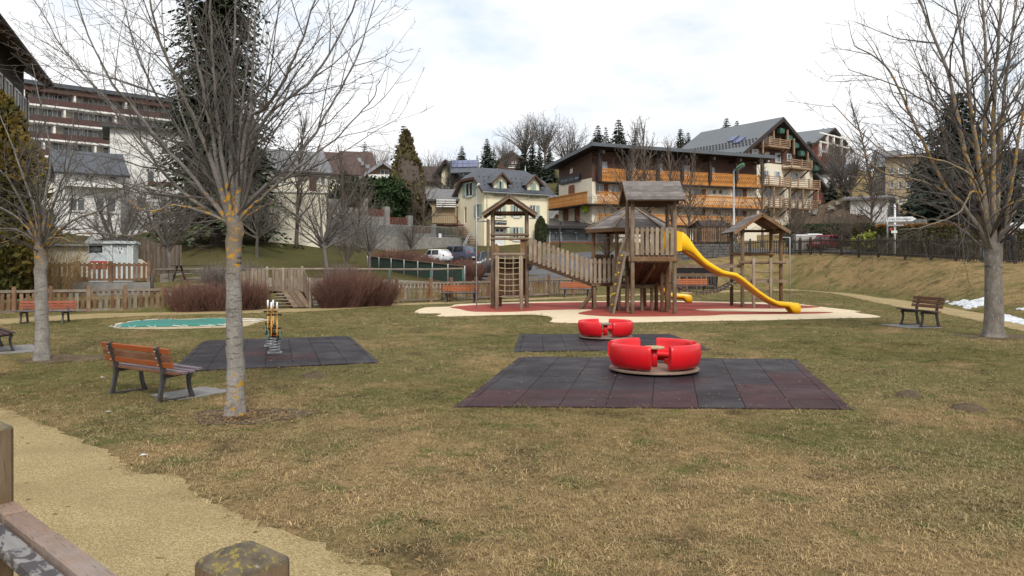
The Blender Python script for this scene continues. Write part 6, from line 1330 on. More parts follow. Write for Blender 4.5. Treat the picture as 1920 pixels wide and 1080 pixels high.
def carved(parent, F_, u0, u1, z0, z1, o, mat='balcony', bw=.145):
    """balcony front of upright boards with sawn-out hearts and slots between them"""
    bp = thing if False else None
    b = MB(); n = max(2, int((u1 - u0) / bw)); s = (u1 - u0) / n
    for k in range(n):
        a = u0 + s * k; h = z1 - z0; e = .012
        q_ = ((.0, .34, 0), (.34, .48, 1), (.48, .70, 0), (.70, .84, 1), (.84, .96, 0)) if k % 2 else ((.0, .22, 0), (.22, .36, 1), (.36, .56, 0), (.56, .72, 1), (.72, .96, 0))
        for f0, f1, nr in q_: F_.box(b, a + e + .045 * nr, a + s - e - .045 * nr, z0 + h * f0, z0 + h * f1 - .0005, o + .006 * (k % 2), o + .03 + .006 * (k % 2))
    w_ = b.build('balcony_board', M[mat], parent, kind='stuff')
    F_.box(MB(), u0, u1, z1 - .049, z1 + .04, o - .04, o + .08).build('hand_rail', M[mat], parent)
    return w_
def balcony(F_, x0, x1, yt, yb, o, label=None, u=None):
    u0, u1 = u or (F_.u(x0), F_.u(x1)); xm = (x0 + x1) / 2; z1, z0 = F_.z(xm, yt) , F_.z(xm, yb); p = F_.box(MB(), u0, u1, z0 - .14, z0, .003, o + .02).build('balcony', M['dark_beam'], ho); carved(p, F_, u0, u1, z0 + .003, z1, o); return p
for a, b_ in ((1117, 1167), (1170, 1222), (1225, 1267), (1270, 1319), (1322, 1368), (1371, 1416)): balcony(TF, a, b_, 319 + (a - 1117) * .043, 342 + (a - 1117) * .04, .92)
bmid = balcony(TF, 1106, 1421, 367, 388, 1.1, u=(0, Lh + .2)); 
zm0, zm1 = TF.z(1263.5, 388), TF.z(1263.5, 367)
pm = TS.box(MB(), -1.1, TS.L + .8, zm0 - .14, zm0, .003, 1.1).build('balcony', M['dark_beam'], ho); carved(pm, TS, -1.10, TS.L + .8, zm0 + .003, zm1, 1.1)
balcony(TF, 1103, 1160, 403, 418, .9, u=(.05, TF.u(1160))); balcony(TF, 1215, 1390, 406, 423.5, .9)
r = TS.R(1052, 333.5, 1089, 345.5); u0, u1 = r[0], r[2]; za, zb_ = 10.30, 11.05
hs_ = MB(); TS.box(hs_, min(u0, u1), max(u0, u1), za, zb_, .06, .16); hs_ = hs_.build('hotel_sign', M['letter_dark'], None, M=T(TS.P((u0 + u1) / 2, za, .1)), label='dark name board with three white stars on the gable of the brown hotel', cat='sign')
ua, ub = max(u0, u1), min(u0, u1)
for k, t in enumerate((.08, .16, .23, .30, .37, .50, .58, .66)): u = ua + (ub - ua) * t; b = MB(); TS.box(b, u - .05, u + .03, za + .24, za + .50, .161, .17); TS.box(b, u - .14, u - .05, za + (.24 if k % 2 else .42), za + (.32 if k % 2 else .50), .161, .17); b.build('lettering', M['galv'], hs_)
for t in (.80, .86, .92):
    u = ua + (ub - ua) * t; MB().prism([TS.P(u + (.11 if i % 2 == 0 else .045) * math.sin(i * math.pi / 5), za + .38 + (.13 if i % 2 == 0 else .05) * math.cos(i * math.pi / 5), .161) for i in range(10)], TS.n3 * .01).build('star', M['letter_white'], hs_)
gs = TS.P(.9, TF.z(1087, 395.5) , .1); lm = thing('lime_sign', 'lime green box sign hanging under the carved balcony', 'sign', gs)
MB().hexa([gs + TS.d3 * a + V((0, 0, z)) for a, z in ((-.32, 0), (.32, 0), (.32, .62), (-.32, .62))], [gs + TS.n3 * .55 + TS.d3 * a + V((0, 0, z)) for a, z in ((-.32, 0), (.32, 0), (.32, .62), (-.32, .62))]).build('box', M['sign_lime'], lm)
b = MB()
for a, c, z0, z1 in ((-.2, -.12, .12, .48), (-.12, .02, .27, .34), (.02, .1, .12, .48)): b.hexa([gs + TS.n3 * .552 + TS.d3 * x + V((0, 0, z)) for x, z in ((a, z0), (c, z0), (c, z1), (a, z1))], [gs + TS.n3 * .565 + TS.d3 * x + V((0, 0, z)) for x, z in ((a, z0), (c, z0), (c, z1), (a, z1))])
b.build('emblem', M['green_paint'], lm)
# ------------------------------------------------------------------ gabled chalet behind the hotel
Y0 = 104.0; apx = W(1452, 222, Y0); cd = V((.84, .54)); hw = 9.45
CFa = Fac((apx.x - cd.x * hw, apx.y - cd.y * hw), (apx.x + cd.x * hw, apx.y + cd.y * hw)); ca = thing('gabled_chalet', 'tall chalet with brown gable, cream lower storeys and big grey roof', 'chalet', CFa.P(hw, 5))
zA = apx.z - .5; zE = CFa.z(1535, 321) - .2; zmid = CFa.z(1470, 309)
def rk(u): return zA - (zA - zE) * abs(u - hw) / hw
um0 = hw - hw * (zA - zmid) / (zA - zE); um1 = 2 * hw - um0
MB().prism([CFa.P(um0 + .02, zmid), CFa.P(um1 - .02, zmid), CFa.P(hw, zA)], -CFa.n3 * .3).build('gable', M['clad'], ca)
CFa.box(MB(), .6, 2 * hw - 1.3, 4, zmid - .003, -12.5, 0).build('wall', M['cream_pale'], ca)
MB().prism([CFa.P(.6, zmid - .002, -.31), CFa.P(2 * hw - .6, zmid - .002, -.31), CFa.P(hw, zA, -.31)], -CFa.n3 * 12).build('attic', M['clad'], ca)
rdg = W(1312, 248, 115.5); back = V((rdg.x - apx.x, rdg.y - apx.y, 0)).normalized() * 13.2; F0 = CFa.n3 * 1.5
R0, R1 = CFa.P(hw, apx.z, 1.5), CFa.P(hw, apx.z, -13.2)
for s, e in ((-1, -.7), (1, 2 * hw + .55)):
    zee = rk(hw + s * (hw + .6)) + .35; E0, E1 = CFa.P(e, zee, 1.5), CFa.P(e, zee, -13.2); rf = slab(ca, 'roof', [R0, E0, E1, R1], .28, 'roof_metal')
    MB().beam(R0 - V((0, 0, .35)), E0 - V((0, 0, .35)), .08, .42, (0, 0, 1)).build('barge_board', M['dark_beam'], ca)
    if s < 0:
        nm = (E0 - R0).cross(R1 - R0).normalized(); nm = nm if nm.z > 0 else -nm; b = MB()
        for row in (.50, .56, .62, .80):
            for k in range(26): b.box(R0.lerp(E0, row).lerp(R1.lerp(E1, row), (k + .5) / 26) + nm * .08, (.22, .12, .16))
        b.build('snow_guard', M['dark_beam'], rf, kind='stuff')
        for (a, c) in ((.33, .38), (.41, .47), (.66, .70)):
            t0 = .30 if c < .6 else .18; q = lambda t, r: R0.lerp(E0, r).lerp(R1.lerp(E1, r), t); P4 = [q(t0, a), q(t0 + .09, a), q(t0 + .09, c + .04), q(t0, c + .04)]
            P4 = [q(.47 - (.16 if a < .4 else .28 if a < .6 else .1) + x, y) for x, y in ((0, a), (.07, a), (.07, a + .12), (0, a + .12))]
            sk_ = MB().hexa([p + nm * .01 for p in P4], [p + nm * .14 for p in P4]).build('skylight', M['solar'], rf)
for px, py, w_, h_ in ((1432, 259, 11, 16), (1445, 261, 7, 12), (1394, 284, 12, 12), (1415, 286, 12, 12), (1437, 294, 9, 18), (1458, 296, 10, 18), (1479, 296, 8, 15), (1436, 326, 10, 14), (1457, 328, 10, 14), (1490, 331, 12, 14), (1440, 362, 12, 20), (1484, 366, 11, 18), (1500, 368, 9, 16), (1438, 402, 12, 18), (1484, 404, 11, 18)):
    r = CFa.R(px - w_ / 2, py - h_ / 2, px + w_ / 2, py + h_ / 2); window(ca, CFa, (r[0], r[1], r[2], r[3]), 'white_frame', 'glass' if py > 340 else 'glass_lit', mull=0, proud=True, fw=.12)
def cbal(x0, x1, yt, yb, o=1.5):
    r = CFa.R(x0, yt, x1, yb); u0, z1, u1, z0 = r; p = CFa.box(MB(), u0, u1, z0 - .22, z0, .003, o).build('balcony', M['balcony_pale'], ca); b = MB()
    for k in range(4): z = z0 + (z1 - z0) * (k + .7) / 4; CFa.box(b, u0, u1, z - .05, z + .05, o - .08, o); CFa.box(b, u0, u0 + .06, z - .05, z + .05, .1, o - .08); CFa.box(b, u1 - .06, u1, z - .05, z + .05, .1, o - .08)
    b.build('railing', M['balcony_pale'], p)
    for u in (u0 + .15, (u0 + u1) / 2, u1 - .15): CFa.box(MB(), u - .08, u + .08, z0, z1 + .06, o + .003, o + .13).build('post', M['balcony_pale'], p)
    for u in (u0 + .5, u1 - .5): MB().beam(CFa.P(u, z0 - .24, o - .1), CFa.P(u, z0 - 1.2, .05), .14, .14, CFa.d3).build('brace', M['clad'], p)
for q in ((1423, 1464, 263, 276), (1465, 1505, 302, 316), (1422, 1466, 333, 348), (1477, 1520, 338, 353), (1422, 1466, 372, 388), (1477, 1520, 376, 391)): cbal(*q)
for px, y0, y1 in ((1436, 240, 280), (1462, 246, 280), (1416, 252, 290), (1389, 272, 290), (1474, 262, 292), (1500, 285, 315)): u = CFa.u(px); z1 = min(CFa.z(px, y0), rk(u) + .2); CFa.box(MB(), u - .09, u + .09, CFa.z(px, y1), z1, 1.15, 1.35).build('post', M['balcony_pale'], ca)
for px, y0, y1 in ((1436, 350, 440), (1466, 350, 440), (1490, 356, 440), (1518, 356, 440)): u = CFa.u(px); CFa.box(MB(), u - .1, u + .1, CFa.z(px, y1), CFa.z(px, y0), 1.2, 1.4).build('post', M['balcony_pale'], ca)
for px, py in ((1455, 247), (1470, 260), (1482, 274), (1493, 289), (1508, 303), (1520, 316)):
    u, z = CFa.u(px), CFa.z(px, py); z = min(z, rk(u) - .1); MB().prism([CFa.P(u - .5, z + .35, .6), CFa.P(u + .4, z + .25, .6), CFa.P(u + .4, z - .2, .6), CFa.P(u + .15, z - .4, .6), CFa.P(u - .1, z - .25, .6), CFa.P(u - .3, z - .45, .6), CFa.P(u - .5, z - .3, .6)], CFa.n3 * .5).build('bracket', M['green_paint'], ca)
CFa.box(MB(), 2 * hw - 1.28, 2 * hw + 1.6, 4, CFa.z(1530, 345), -9, -.3).build('side_wing', M['clad_red'], ca); slab(ca, 'roof', [CFa.P(2 * hw - 1.3, CFa.z(1516, 322), .6), CFa.P(2 * hw + 2.9, CFa.z(1551, 367), .6), CFa.P(2 * hw + 2.9, CFa.z(1551, 367), -9.4), CFa.P(2 * hw - 1.3, CFa.z(1516, 322), -9.4)], .25, 'roof_metal')
# ------------------------------------------------------------------ generic houses on the slope
def gable_house(name, label, cat, px0, px1, Y, Y2, ybase, yeave, yridge, depth, wall, roof, ridge='along', wins=(), ov=.6, upper=None, yup=None, extras=None, shade='glass', frame='white_frame', chimney=None):
    """front wall from pixel column px0 at depth Y to px1 at Y2; ridge along the front or running back from it"""
    f_ = Fac((X_(px0, Y), Y), (X_(px1, Y2), Y2)); o = thing(name, label, cat, f_.P(f_.L / 2, f_.z((px0 + px1) / 2, ybase))); xm = (px0 + px1) / 2; zb, ze, zr = (f_.z(xm, y) for y in (ybase, yeave, yridge)); L = f_.L; zb -= 1.5
    rr = [f_.R(*q[:4]) for q in wins]; f_.wall(0, L, zb, ze, [hl(r) for r in rr if r[1] < ze]).build('wall', M[wall], o)
    f_.box(MB(), 0.01, L - .01, zb, ze - .01, -depth, -.185).build('body', M[wall], o)
    for r in rr: window(o, f_, r, frame, shade, mull=1 if r[2] - r[0] > .9 else 0, proud=r[1] >= ze, fw=.08, sill='white_frame' if cat != 'apartment' else None)
    if ridge == 'along':
        zs = ze - (zr - ze) * ov / (depth / 2)
        for k in (0, 1):
            e = ov if k == 0 else -depth - ov; slab(o, 'roof', [f_.P(-ov, zs, e), f_.P(L + ov, zs, e), f_.P(L + ov, zr, -depth / 2), f_.P(-ov, zr, -depth / 2)], .2, roof)
        for u in (0.02, L - .17): MB().prism([f_.P(u, ze, -.01), f_.P(u, ze, -depth + .01), f_.P(u, zr - .2, -depth / 2)], f_.d3 * .15).build('gable', M[wall], o)
    else:
        zs = ze - (zr - ze) * ov / (L / 2)
        for s, e in ((0, -ov), (1, L + ov)): slab(o, 'roof', [f_.P(e, zs, ov), f_.P(L / 2, zr, ov), f_.P(L / 2, zr, -depth), f_.P(e, zs, -depth)], .2, roof); MB().beam(f_.P(e, zs - .18, ov), f_.P(L / 2, zr - .18, ov), .06, .3, (0, 0, 1)).build('barge_board', M['dark_beam' if roof != 'roof_grey' else 'galv'], o)
        MB().prism([f_.P(.01, ze, -.003), f_.P(L - .01, ze, -.003), f_.P(L / 2, zr - .22, -.003)], f_.n3 * -.2).build('gable', M[upper or wall], o)
    for c in (chimney or ()): u = f_.u(c[0]); f_.box(MB(), u - .3, u + .3, zr - 1.2, f_.z(c[0], c[1]), -depth / 2 - .3, -depth / 2 + .3).build('chimney', M['grey_wall'], o)
    return o, f_
h1, f1 = gable_house('grey_roof_house', 'pale house with grey tiled roof behind the vertical branches and the cream garage wall', 'house', 516, 614, 80, 82.6, 388, 316, 273, 8, 'cream_pale', 'roof_grey', wins=[(592, 330, 598, 344), (601, 330, 609, 346), (530, 330, 538, 344), (560, 332, 566, 345)], chimney=[(513, 268)])
f_x = Fac((f1.P(0, 0).x, f1.P(0, 0).y), (f1.P(0, 0, -8).x, f1.P(0, 0, -8).y)); f1.box(MB(), 0, f1.L * .0 + .02, 6, 7, -8, -.2)
f1.box(MB(), f1.u(580), f1.u(592), f1.z(586, 385), f1.z(586, 318), .01, .3).build('panel', M['clad'], h1)
h2, f2 = gable_house('brown_roof_house', 'house with steep dark brown roof beside the grey roofed house', 'house', 618, 668, 88, 89, 380, 322, 276, 9, 'cream_pale', 'roof_brown', wins=[(638, 335, 646, 352), (655, 335, 662, 350)], chimney=[(609, 266)])
h3, f3 = gable_house('brown_roof_house', 'rear house with brown roof and a row of skylights descending towards the spruce', 'house', 652, 700, 96, 97, 372, 326, 274, 10, 'white_wall', 'roof_brown')
b = MB()
for k in range(4): p = f3.P(f3.L * (.35 + .17 * k), f3.z(676, 296 + 6 * k), .0) + f3.n3 * -1.6; b.box(p + V((0, -.2, .3)), (.55, .25, .5))
b.build('skylight', M['glass_lit'], h3)
h4, f4 = gable_house('timber_chalet', 'small peach coloured chalet with wide gable and white balcony above the evergreen bush', 'chalet', 690, 752, 86, 86, 345, 324, 303, 9, 'pink_wall', 'roof_grey', 'back', wins=[(713, 318, 729, 330)], ov=1.0)
r = f4.R(694, 329, 750, 334); f4.box(MB(), r[0], r[2], r[3], r[1], 1.0, 1.08).build('balcony', M['white_wall'], h4); f4.box(MB(), r[0], r[2], r[3] - .15, r[3] - .003, .003, 1.08).build('balcony_floor', M['white_wall'], h4)
h5, f5 = gable_house('long_roof_house', 'long brown roofed house behind the bare shrubs', 'house', 776, 828, 92, 93, 372, 336, 303, 9, 'grey_wall', 'roof_brown')
h6, f6 = gable_house('solar_roof_house', 'yellow house with blue solar panels on its roof behind the cream house', 'house', 828, 850, 86, 85.7, 360, 314, 300, 4, 'cream', 'roof_metal', 'back', wins=[(836, 332, 843, 352)], ov=.8)
sp_ = [W(845, 301, 86), W(897, 300, 92), W(897, 322, 88), W(845, 324, 82.5)]; slab(h6, 'roof', sp_, .15, 'roof_slate')
for k in range(5):
    for j in range(2):
        q = lambda u, v: sp_[0].lerp(sp_[1], u).lerp(sp_[3].lerp(sp_[2], u), v) + V((0, -.03, .10)); u0, u1 = .04 + k * .19, .04 + k * .19 + .18; v0, v1 = .06 + j * .3, .06 + j * .3 + .28; MB().add([q(u0, v0), q(u1, v0), q(u1, v1), q(u0, v1)], [(0, 1, 2, 3)]).build('solar_panel', M['solar'], h6)
h7, f7 = gable_house('garden_shed', 'grey roofed wooden shed with stacked planks left of the cream house', 'shed', 810, 856, 78.4, 78.7, 391, 368, 352, 3, 'tan_wall', 'roof_grey', wins=[(824, 370, 832, 376)])
for k in range(4): r = f7.R(818, 375 + k * 4, 854, 377 + k * 4); f7.box(MB(), r[0], r[2], r[3], r[1], .3, .7).build('plank', M['white_wall'], h7)
h8, f8 = gable_house('dark_chalet', 'dark wooden chalet high among the firs on the ridge', 'chalet', 933, 985, 150, 150, 325, 300, 283, 10, 'clad', 'roof_brown', 'back', wins=[(952, 302, 956, 306), (959, 302, 963, 306), (966, 302, 970, 306), (950, 310, 974, 314)], upper='clad')
h9, f9 = gable_house('hill_chalet', 'pink hillside chalet with white balcony frames high above the road', 'chalet', 1521, 1586, 140, 150, 296, 272, 240, 14, 'brick', 'roof_metal', 'back', wins=[(1541, 275, 1547, 286), (1560, 275, 1567, 286)], upper='clad', chimney=None, ov=1.2)
for y in (256, 272, 289): r = f9.R(1524, y, 1580, y + 2.6); f9.box(MB(), r[0], r[2], r[3], r[1], 1.2, 1.45).build('balcony_beam', M['white_wall'], h9)
for x in (1526, 1539, 1551, 1566, 1579): r = f9.R(x - 1, 255 if 1535 < x < 1570 else 268, x + 1, 294); f9.box(MB(), r[0], r[2], r[3], r[1], 1.0, 1.35).build('balcony_post', M['white_wall'], h9)
sp2 = [W(1545, 240, 146), W(1512, 252, 156), W(1494, 268, 150), W(1522, 272, 140)]; slab(h9, 'roof', sp2, .3, 'roof_metal'); MB().box(W(1504, 262, 149) + V((0, 0, .4)), (1.5, 1, 1.0)).build('dormer', M['solar'], h9)
h10, f10 = gable_house('tan_building', 'tall tan building with dark windows behind the tree at the signpost', 'building', 1660, 1716, 84, 82.4, 420, 290, 282, 8, 'tan_wall', 'roof_grey', wins=[(x, y, x + 8, y + 12) for x in (1668, 1684, 1699) for y in (313, 340, 370)])
h11, f11 = gable_house('grey_gable_house', 'grey house with a plain roof just behind the tan building', 'house', 1640, 1672, 92, 91, 395, 308, 276, 7, 'grey_wall', 'roof_grey', wins=[(1650, 320, 1656, 332)])
h12, f12 = gable_house('white_garage', 'low white garage with flat grey top on the rubble slope', 'garage', 1594, 1662, 78, 76.4, 395, 370, 364, 5, 'white_wall', 'roof_grey', wins=[(1646, 386, 1653, 395)])
h13, f13 = gable_house('pink_roof_house', 'low house with pinkish roof at the chalet eave', 'house', 1528, 1556, 118, 117, 355, 322, 308, 8, 'white_wall', 'roof_brown')
h14, f14 = gable_house('blue_roof_house', 'low house with dark blue roof panels below the hillside chalet', 'house', 1552, 1592, 122, 120.5, 345, 318, 303, 8, 'white_wall', 'solar')
h15, f15 = gable_house('white_chalet', 'white chalet with brown upper gable glimpsed behind the big tree branches', 'chalet', 1872, 1950, 72, 69.4, 400, 320, 278, 6, 'white_wall', 'roof_brown', 'back', wins=[(1884, 345, 1892, 358), (1900, 345, 1908, 358), (1884, 312, 1890, 322)], upper='clad', ov=1.2)
h16, f16 = gable_house('snowy_roof_house', 'house with pale snowy roof above the white chalet', 'house', 1868, 2010, 112, 106, 340, 272, 226, 8, 'grey_wall', 'snow')
aw = thing('white_canopy', 'white canopy roof behind the person and the big tree', 'canopy', GP(1895, 44)); slab(aw, 'roof', [W(1862, 434, 43), W(1960, 432, 43), W(1960, 416, 46), W(1874, 418, 46)], .12, 'white_frame')
for px in (1866, 1950): log('post', GP(px, 43.2), W(px, 433, 43.2), .05, M['galv'], aw, n=8)
FW = Fac((X_(1664, 52), 52.0), (X_(1735, 50), 50.0)); gw2 = thing('garden_wall', 'pale board marked concrete wall behind the arrow sign', 'wall', FW.P(FW.L / 2, 2)); FW.box(MB(), 0, FW.L, 1.5, FW.z(1700, 412), -.25, 0).build('wall', M['concrete'], gw2)
for k in range(10): FW.box(MB(), FW.L * (k + .5) / 10 - .02, FW.L * (k + .5) / 10 + .02, 1.6, FW.z(1700, 413), .001, .02).build('joint', M['concrete'], gw2)
# ------------------------------------------------------------------ apartment block and houses on the near slope
FA = Fac((X_(20, 84), 84.0), (X_(318, 95), 95.0)); ab = thing('apartment_block', 'long apartment block with maroon balcony bands behind the bare trees', 'apartment block', FA.P(FA.L / 2, 6))
zr_ = FA.z(170, 172); FA.box(MB(), 0, FA.L, 5, zr_ - .3, -10, -.0).build('wall', M['cream_pale'], ab)
slab(ab, 'roof', [FA.P(-1, zr_ + .1, 1.8), FA.P(FA.L + 1, zr_ + .1, 1.8), FA.P(FA.L + 1, zr_ + .6, -11), FA.P(-1, zr_ + .6, -11)], .45, 'roof_slate'); FA.box(MB(), 0, FA.L, zr_ - .95, zr_ - .36, .01, 1.5).build('attic_band', M['clad'], ab)
for k in range(4):
    y = 187 + 30 * k; zt_ = FA.z(170, y + 24); FA.box(MB(), 0, FA.L, zt_ - .2, zt_ - .003, .01, 1.6).build('balcony_slab', M['white_wall'], ab); FA.box(MB(), 0, FA.L, zt_, zt_ + .66, 1.5, 1.6).build('balcony_front', M['balcony_red'], ab)
    for x in range(40, 315, 19):
        u = FA.u(x); q = (x * 7 + k * 13) % 5
        if q == 0: FA.box(MB(), u - .1, u + .1, zt_, zt_ + 2.3, .01, 1.45).build('divider', M['white_wall'], ab)
        else: window(ab, FA, (u, zt_ + 2.1, u + 1.1 + .2 * (q % 2), zt_ + .3), 'white_frame', 'glass' if q > 2 else 'glass_lit', proud=True, fw=.1)
h20, f20 = gable_house('white_house', 'white house with narrow windows and wooden balcony in front of the apartment block', 'house', 206, 345, 64, 66.6, 405, 238, 228, 7, 'white_wall', 'roof_slate', wins=[(270, 268, 276, 285), (275, 320, 290, 345), (302, 268, 316, 290), (255, 370, 275, 392), (300, 372, 314, 392)])
r = f20.R(276, 343, 330, 352); f20.box(MB(), r[0], r[2], r[3], r[1], .9, 1.0).build('balcony', M['clad'], h20)
h21, f21 = gable_house('slate_house', 'house with very steep dark slate roof and white lower storey beside the white house', 'house', 118, 226, 58, 60.3, 410, 318, 276, 6, 'white_wall', 'roof_slate', wins=[(205, 325, 219, 338), (160, 326, 176, 338), (130, 372, 160, 396), (180, 370, 197, 398), (200, 370, 218, 398)])
f21.box(MB(), 0, f21.L, f21.z(170, 352), f21.z(170, 344), .01, .8).build('balcony_slab', M['white_wall'], h21)
# dark chalet gable at the picture edge: two storeys under deep eaves
FV = Fac((-19.3, 26.0), (-25.0, 39.7)); dc = thing('timber_chalet', 'dark red timber chalet with deep eaves cut by the picture edge above the golden conifer', 'chalet', FV.P(8, 1))
FV.box(MB(), 0, FV.L, .5, 11.75, -7, -.05).build('wall', M['dark_beam'], dc)
for k in range(26): z = 3 + k * .3; FV.box(MB(), -.4, 7.2, z, z + .27, -.3, .02 + .03 * (k % 2)).build('log_board', M['clad_red'], dc)
zev = 11.25; q = [FV.P(-2, zev, 1.05), FV.P(FV.L + .9, zev, 1.05), FV.P(FV.L + .9, zev + 3.4, -4.5), FV.P(-2, zev + 3.4, -4.5)]
slab(dc, 'roof', q, .16, 'roof_brown'); MB().beam(q[0] - V((0, 0, .12)), q[1] - V((0, 0, .12)), .06, .26, (0, 0, 1)).build('fascia', M['clad'], dc)
MB().beam(q[1] - V((0, 0, .16)), q[2] - V((0, 0, .16)), .06, .3, (0, 0, 1)).build('barge_board', M['clad'], dc)
for k in range(20): u = -1.6 + k * .93; MB().beam(FV.P(u, zev - .30, .98), FV.P(u, zev + .5, -.05), .12, .15, (0, 0, 1)).build('rafter', M['fence_grey'], dc)
MB().tube([FV.P(-2, zev - .12, 1.13), FV.P(FV.L + .9, zev - .16, 1.13)], .07, 8).build('gutter', M['iron'], dc, smooth=True); MB().tube([FV.P(FV.L + .7, zev - .2, 1.13), FV.P(FV.L - .1, zev - .9, .1), FV.P(FV.L - .1, 1, .1)], .05, 6).build('downpipe', M['iron'], dc)
for k in range(4): u = 7.8 + k * 2.05; window(dc, FV, (u, 10.1, u + 1.5, 8.5), 'white_frame', 'glass', proud=True, fw=.09)
# ------------------------------------------------------------------ walls on the slope
FQ = Fac((X_(496, 62), 62.0), (X_(612, 63.2), 63.2)); q_ = thing('garage_wall', 'long cream garage wall with pale coping behind the small bare trees', 'wall', FQ.P(FQ.L / 2, 3.5)); FQ.box(MB(), 0, FQ.L, 2.2, FQ.z(550, 361), -6, 0).build('wall', M['cream_pale'], q_)
FQ.box(MB(), -.2, FQ.L + .2, FQ.z(550, 361) + .003, FQ.z(550, 358), -6.1, .15).build('coping', M['white_wall'], q_)
for x in (528, 556, 585): FQ.box(MB(), FQ.u(x) - .04, FQ.u(x) + .04, FQ.z(x, 385), FQ.z(x, 378), .003, .02).build('vent', M['dark_beam'], q_)
FR_ = Fac((X_(610, 66), 66.0), (X_(862, 76), 76.0)); sw2 = thing('stepped_wall', 'long stained concrete wall with pillars and red fence panels stepping down the slope', 'wall', FR_.P(FR_.L / 2, 3))
zlow = lambda px: FR_.z(px, 441 + (px - 690) * .045)
ua, ub = FR_.u(612), FR_.u(868); MB().hexa([FR_.P(ua, .8, .35), FR_.P(ub, 1.2, .35), FR_.P(ub, FR_.z(868, 446), .35), FR_.P(ua, FR_.z(612, 437), .35)], [FR_.P(ua, .8, -.1), FR_.P(ub, 1.2, -.1), FR_.P(ub, FR_.z(868, 446), -.1), FR_.P(ua, FR_.z(612, 437), -.1)]).build('wall', M['concrete'], sw2)
for x0, x1, yt, pan in ((612, 640, 372, None), (640, 683, 388, None), (690, 722, 405, 391), (730, 766, 421, 407), (773, 810, 437, 423)):
    u0, u1 = FR_.u(x0), FR_.u(x1); FR_.box(MB(), u0, u1, 2.0, FR_.z(x0, yt), -.3, -.11).build('wall_panel', M['concrete'], sw2)
    if pan:
        p = FR_.box(MB(), u0, u1, FR_.z(x0, pan + 1.5), FR_.z(x0, pan), -.22, -.17).build('fence_panel', M['clad_red'], sw2)
        for k in range(12): a = u0 + (u1 - u0) * (k + .2) / 12; FR_.box(MB(), a, a + (u1 - u0) / 20, FR_.z(x0, yt) + .02, FR_.z(x0, pan + 1), -.21, -.18).build('picket', M['clad_red'] if x0 < 770 else M['fence_brown'], p)
for x0, x1, yt in ((681, 690, 371), (722, 731, 387), (766, 774, 404), (810, 818, 420)): FR_.box(MB(), FR_.u(x0), FR_.u(x1), 2.0, FR_.z(x0, yt), -.45, .0).build('pillar', M['concrete'], sw2)
b = MB()
for k in range(90): u = ua + (ub - ua) * k / 90; z = FR_.z(612, 437) + (FR_.z(868, 446) - FR_.z(612, 437)) * k / 90; b.tube([FR_.P(u, z, .2), FR_.P(u, z + 1.0, .2)], .02, 4)
for h_ in (.15, .95): b.tube([FR_.P(ua, FR_.z(612, 437) + h_, .2), FR_.P(ub, FR_.z(868, 446) + h_, .2)], .025, 5)
b.build('railing', M['galv'], sw2)
r = FR_.R(818, 438, 823, 446.5); FR_.box(MB(), r[0], r[2], r[3], r[1], .36, .40).build('notice_plate', M['sign_white'], None, M=T(FR_.P(r[0], r[3], .38)), label='small white plate on the concrete wall railing', cat='sign')
# rubble heap by the chalet
def heap(px, Y, sx, sy, h, label, mat, name='rubble_heap'):
    g = GP(px, Y); b = MB(); n = 26; v = []
    for i, (k, z) in enumerate(((1, -.5), (.82, .35), (.6, .65), (.35, .88), (.12, 1))): v += [g + V((sx * k * math.cos(6.283 * j / n) * random.uniform(.85, 1.15), sy * k * math.sin(6.283 * j / n) * random.uniform(.85, 1.15), h * z * random.uniform(.85, 1.15) if z > 0 else z)) for j in range(n)]
    b.add(v, [(i * n + j, i * n + (j + 1) % n, (i + 1) * n + (j + 1) % n, (i + 1) * n + j) for i in range(4) for j in range(n)] + [tuple(4 * n + j for j in range(n))])
    o = b.build(name, mat, None, smooth=True, M=T(g), label=label, cat='heap'); st = MB()
    for _ in range(70): a = random.uniform(0, 6.283); k = random.random() ** .5 * .8; s = random.uniform(.15, .5); st.box(g + V((sx * k * math.cos(a), sy * k * math.sin(a), h * (1.02 - k * k * .9))), (s, s, s * .7), Matrix.Rotation(random.uniform(0, 3), 3, 'Z') @ Matrix.Rotation(random.uniform(-.5, .5), 3, 'X'))
    st.build('rubble', M['rubble'], o, kind='stuff')
heap(1600, 80, 6.5, 3.5, 3.4, 'brown earth heap with pale rubble beside the chalet', M['soil'])
heap(1668, 66, 3.0, 2, 1.6, 'smaller earth and rubble heap before the white garage', M['soil'])
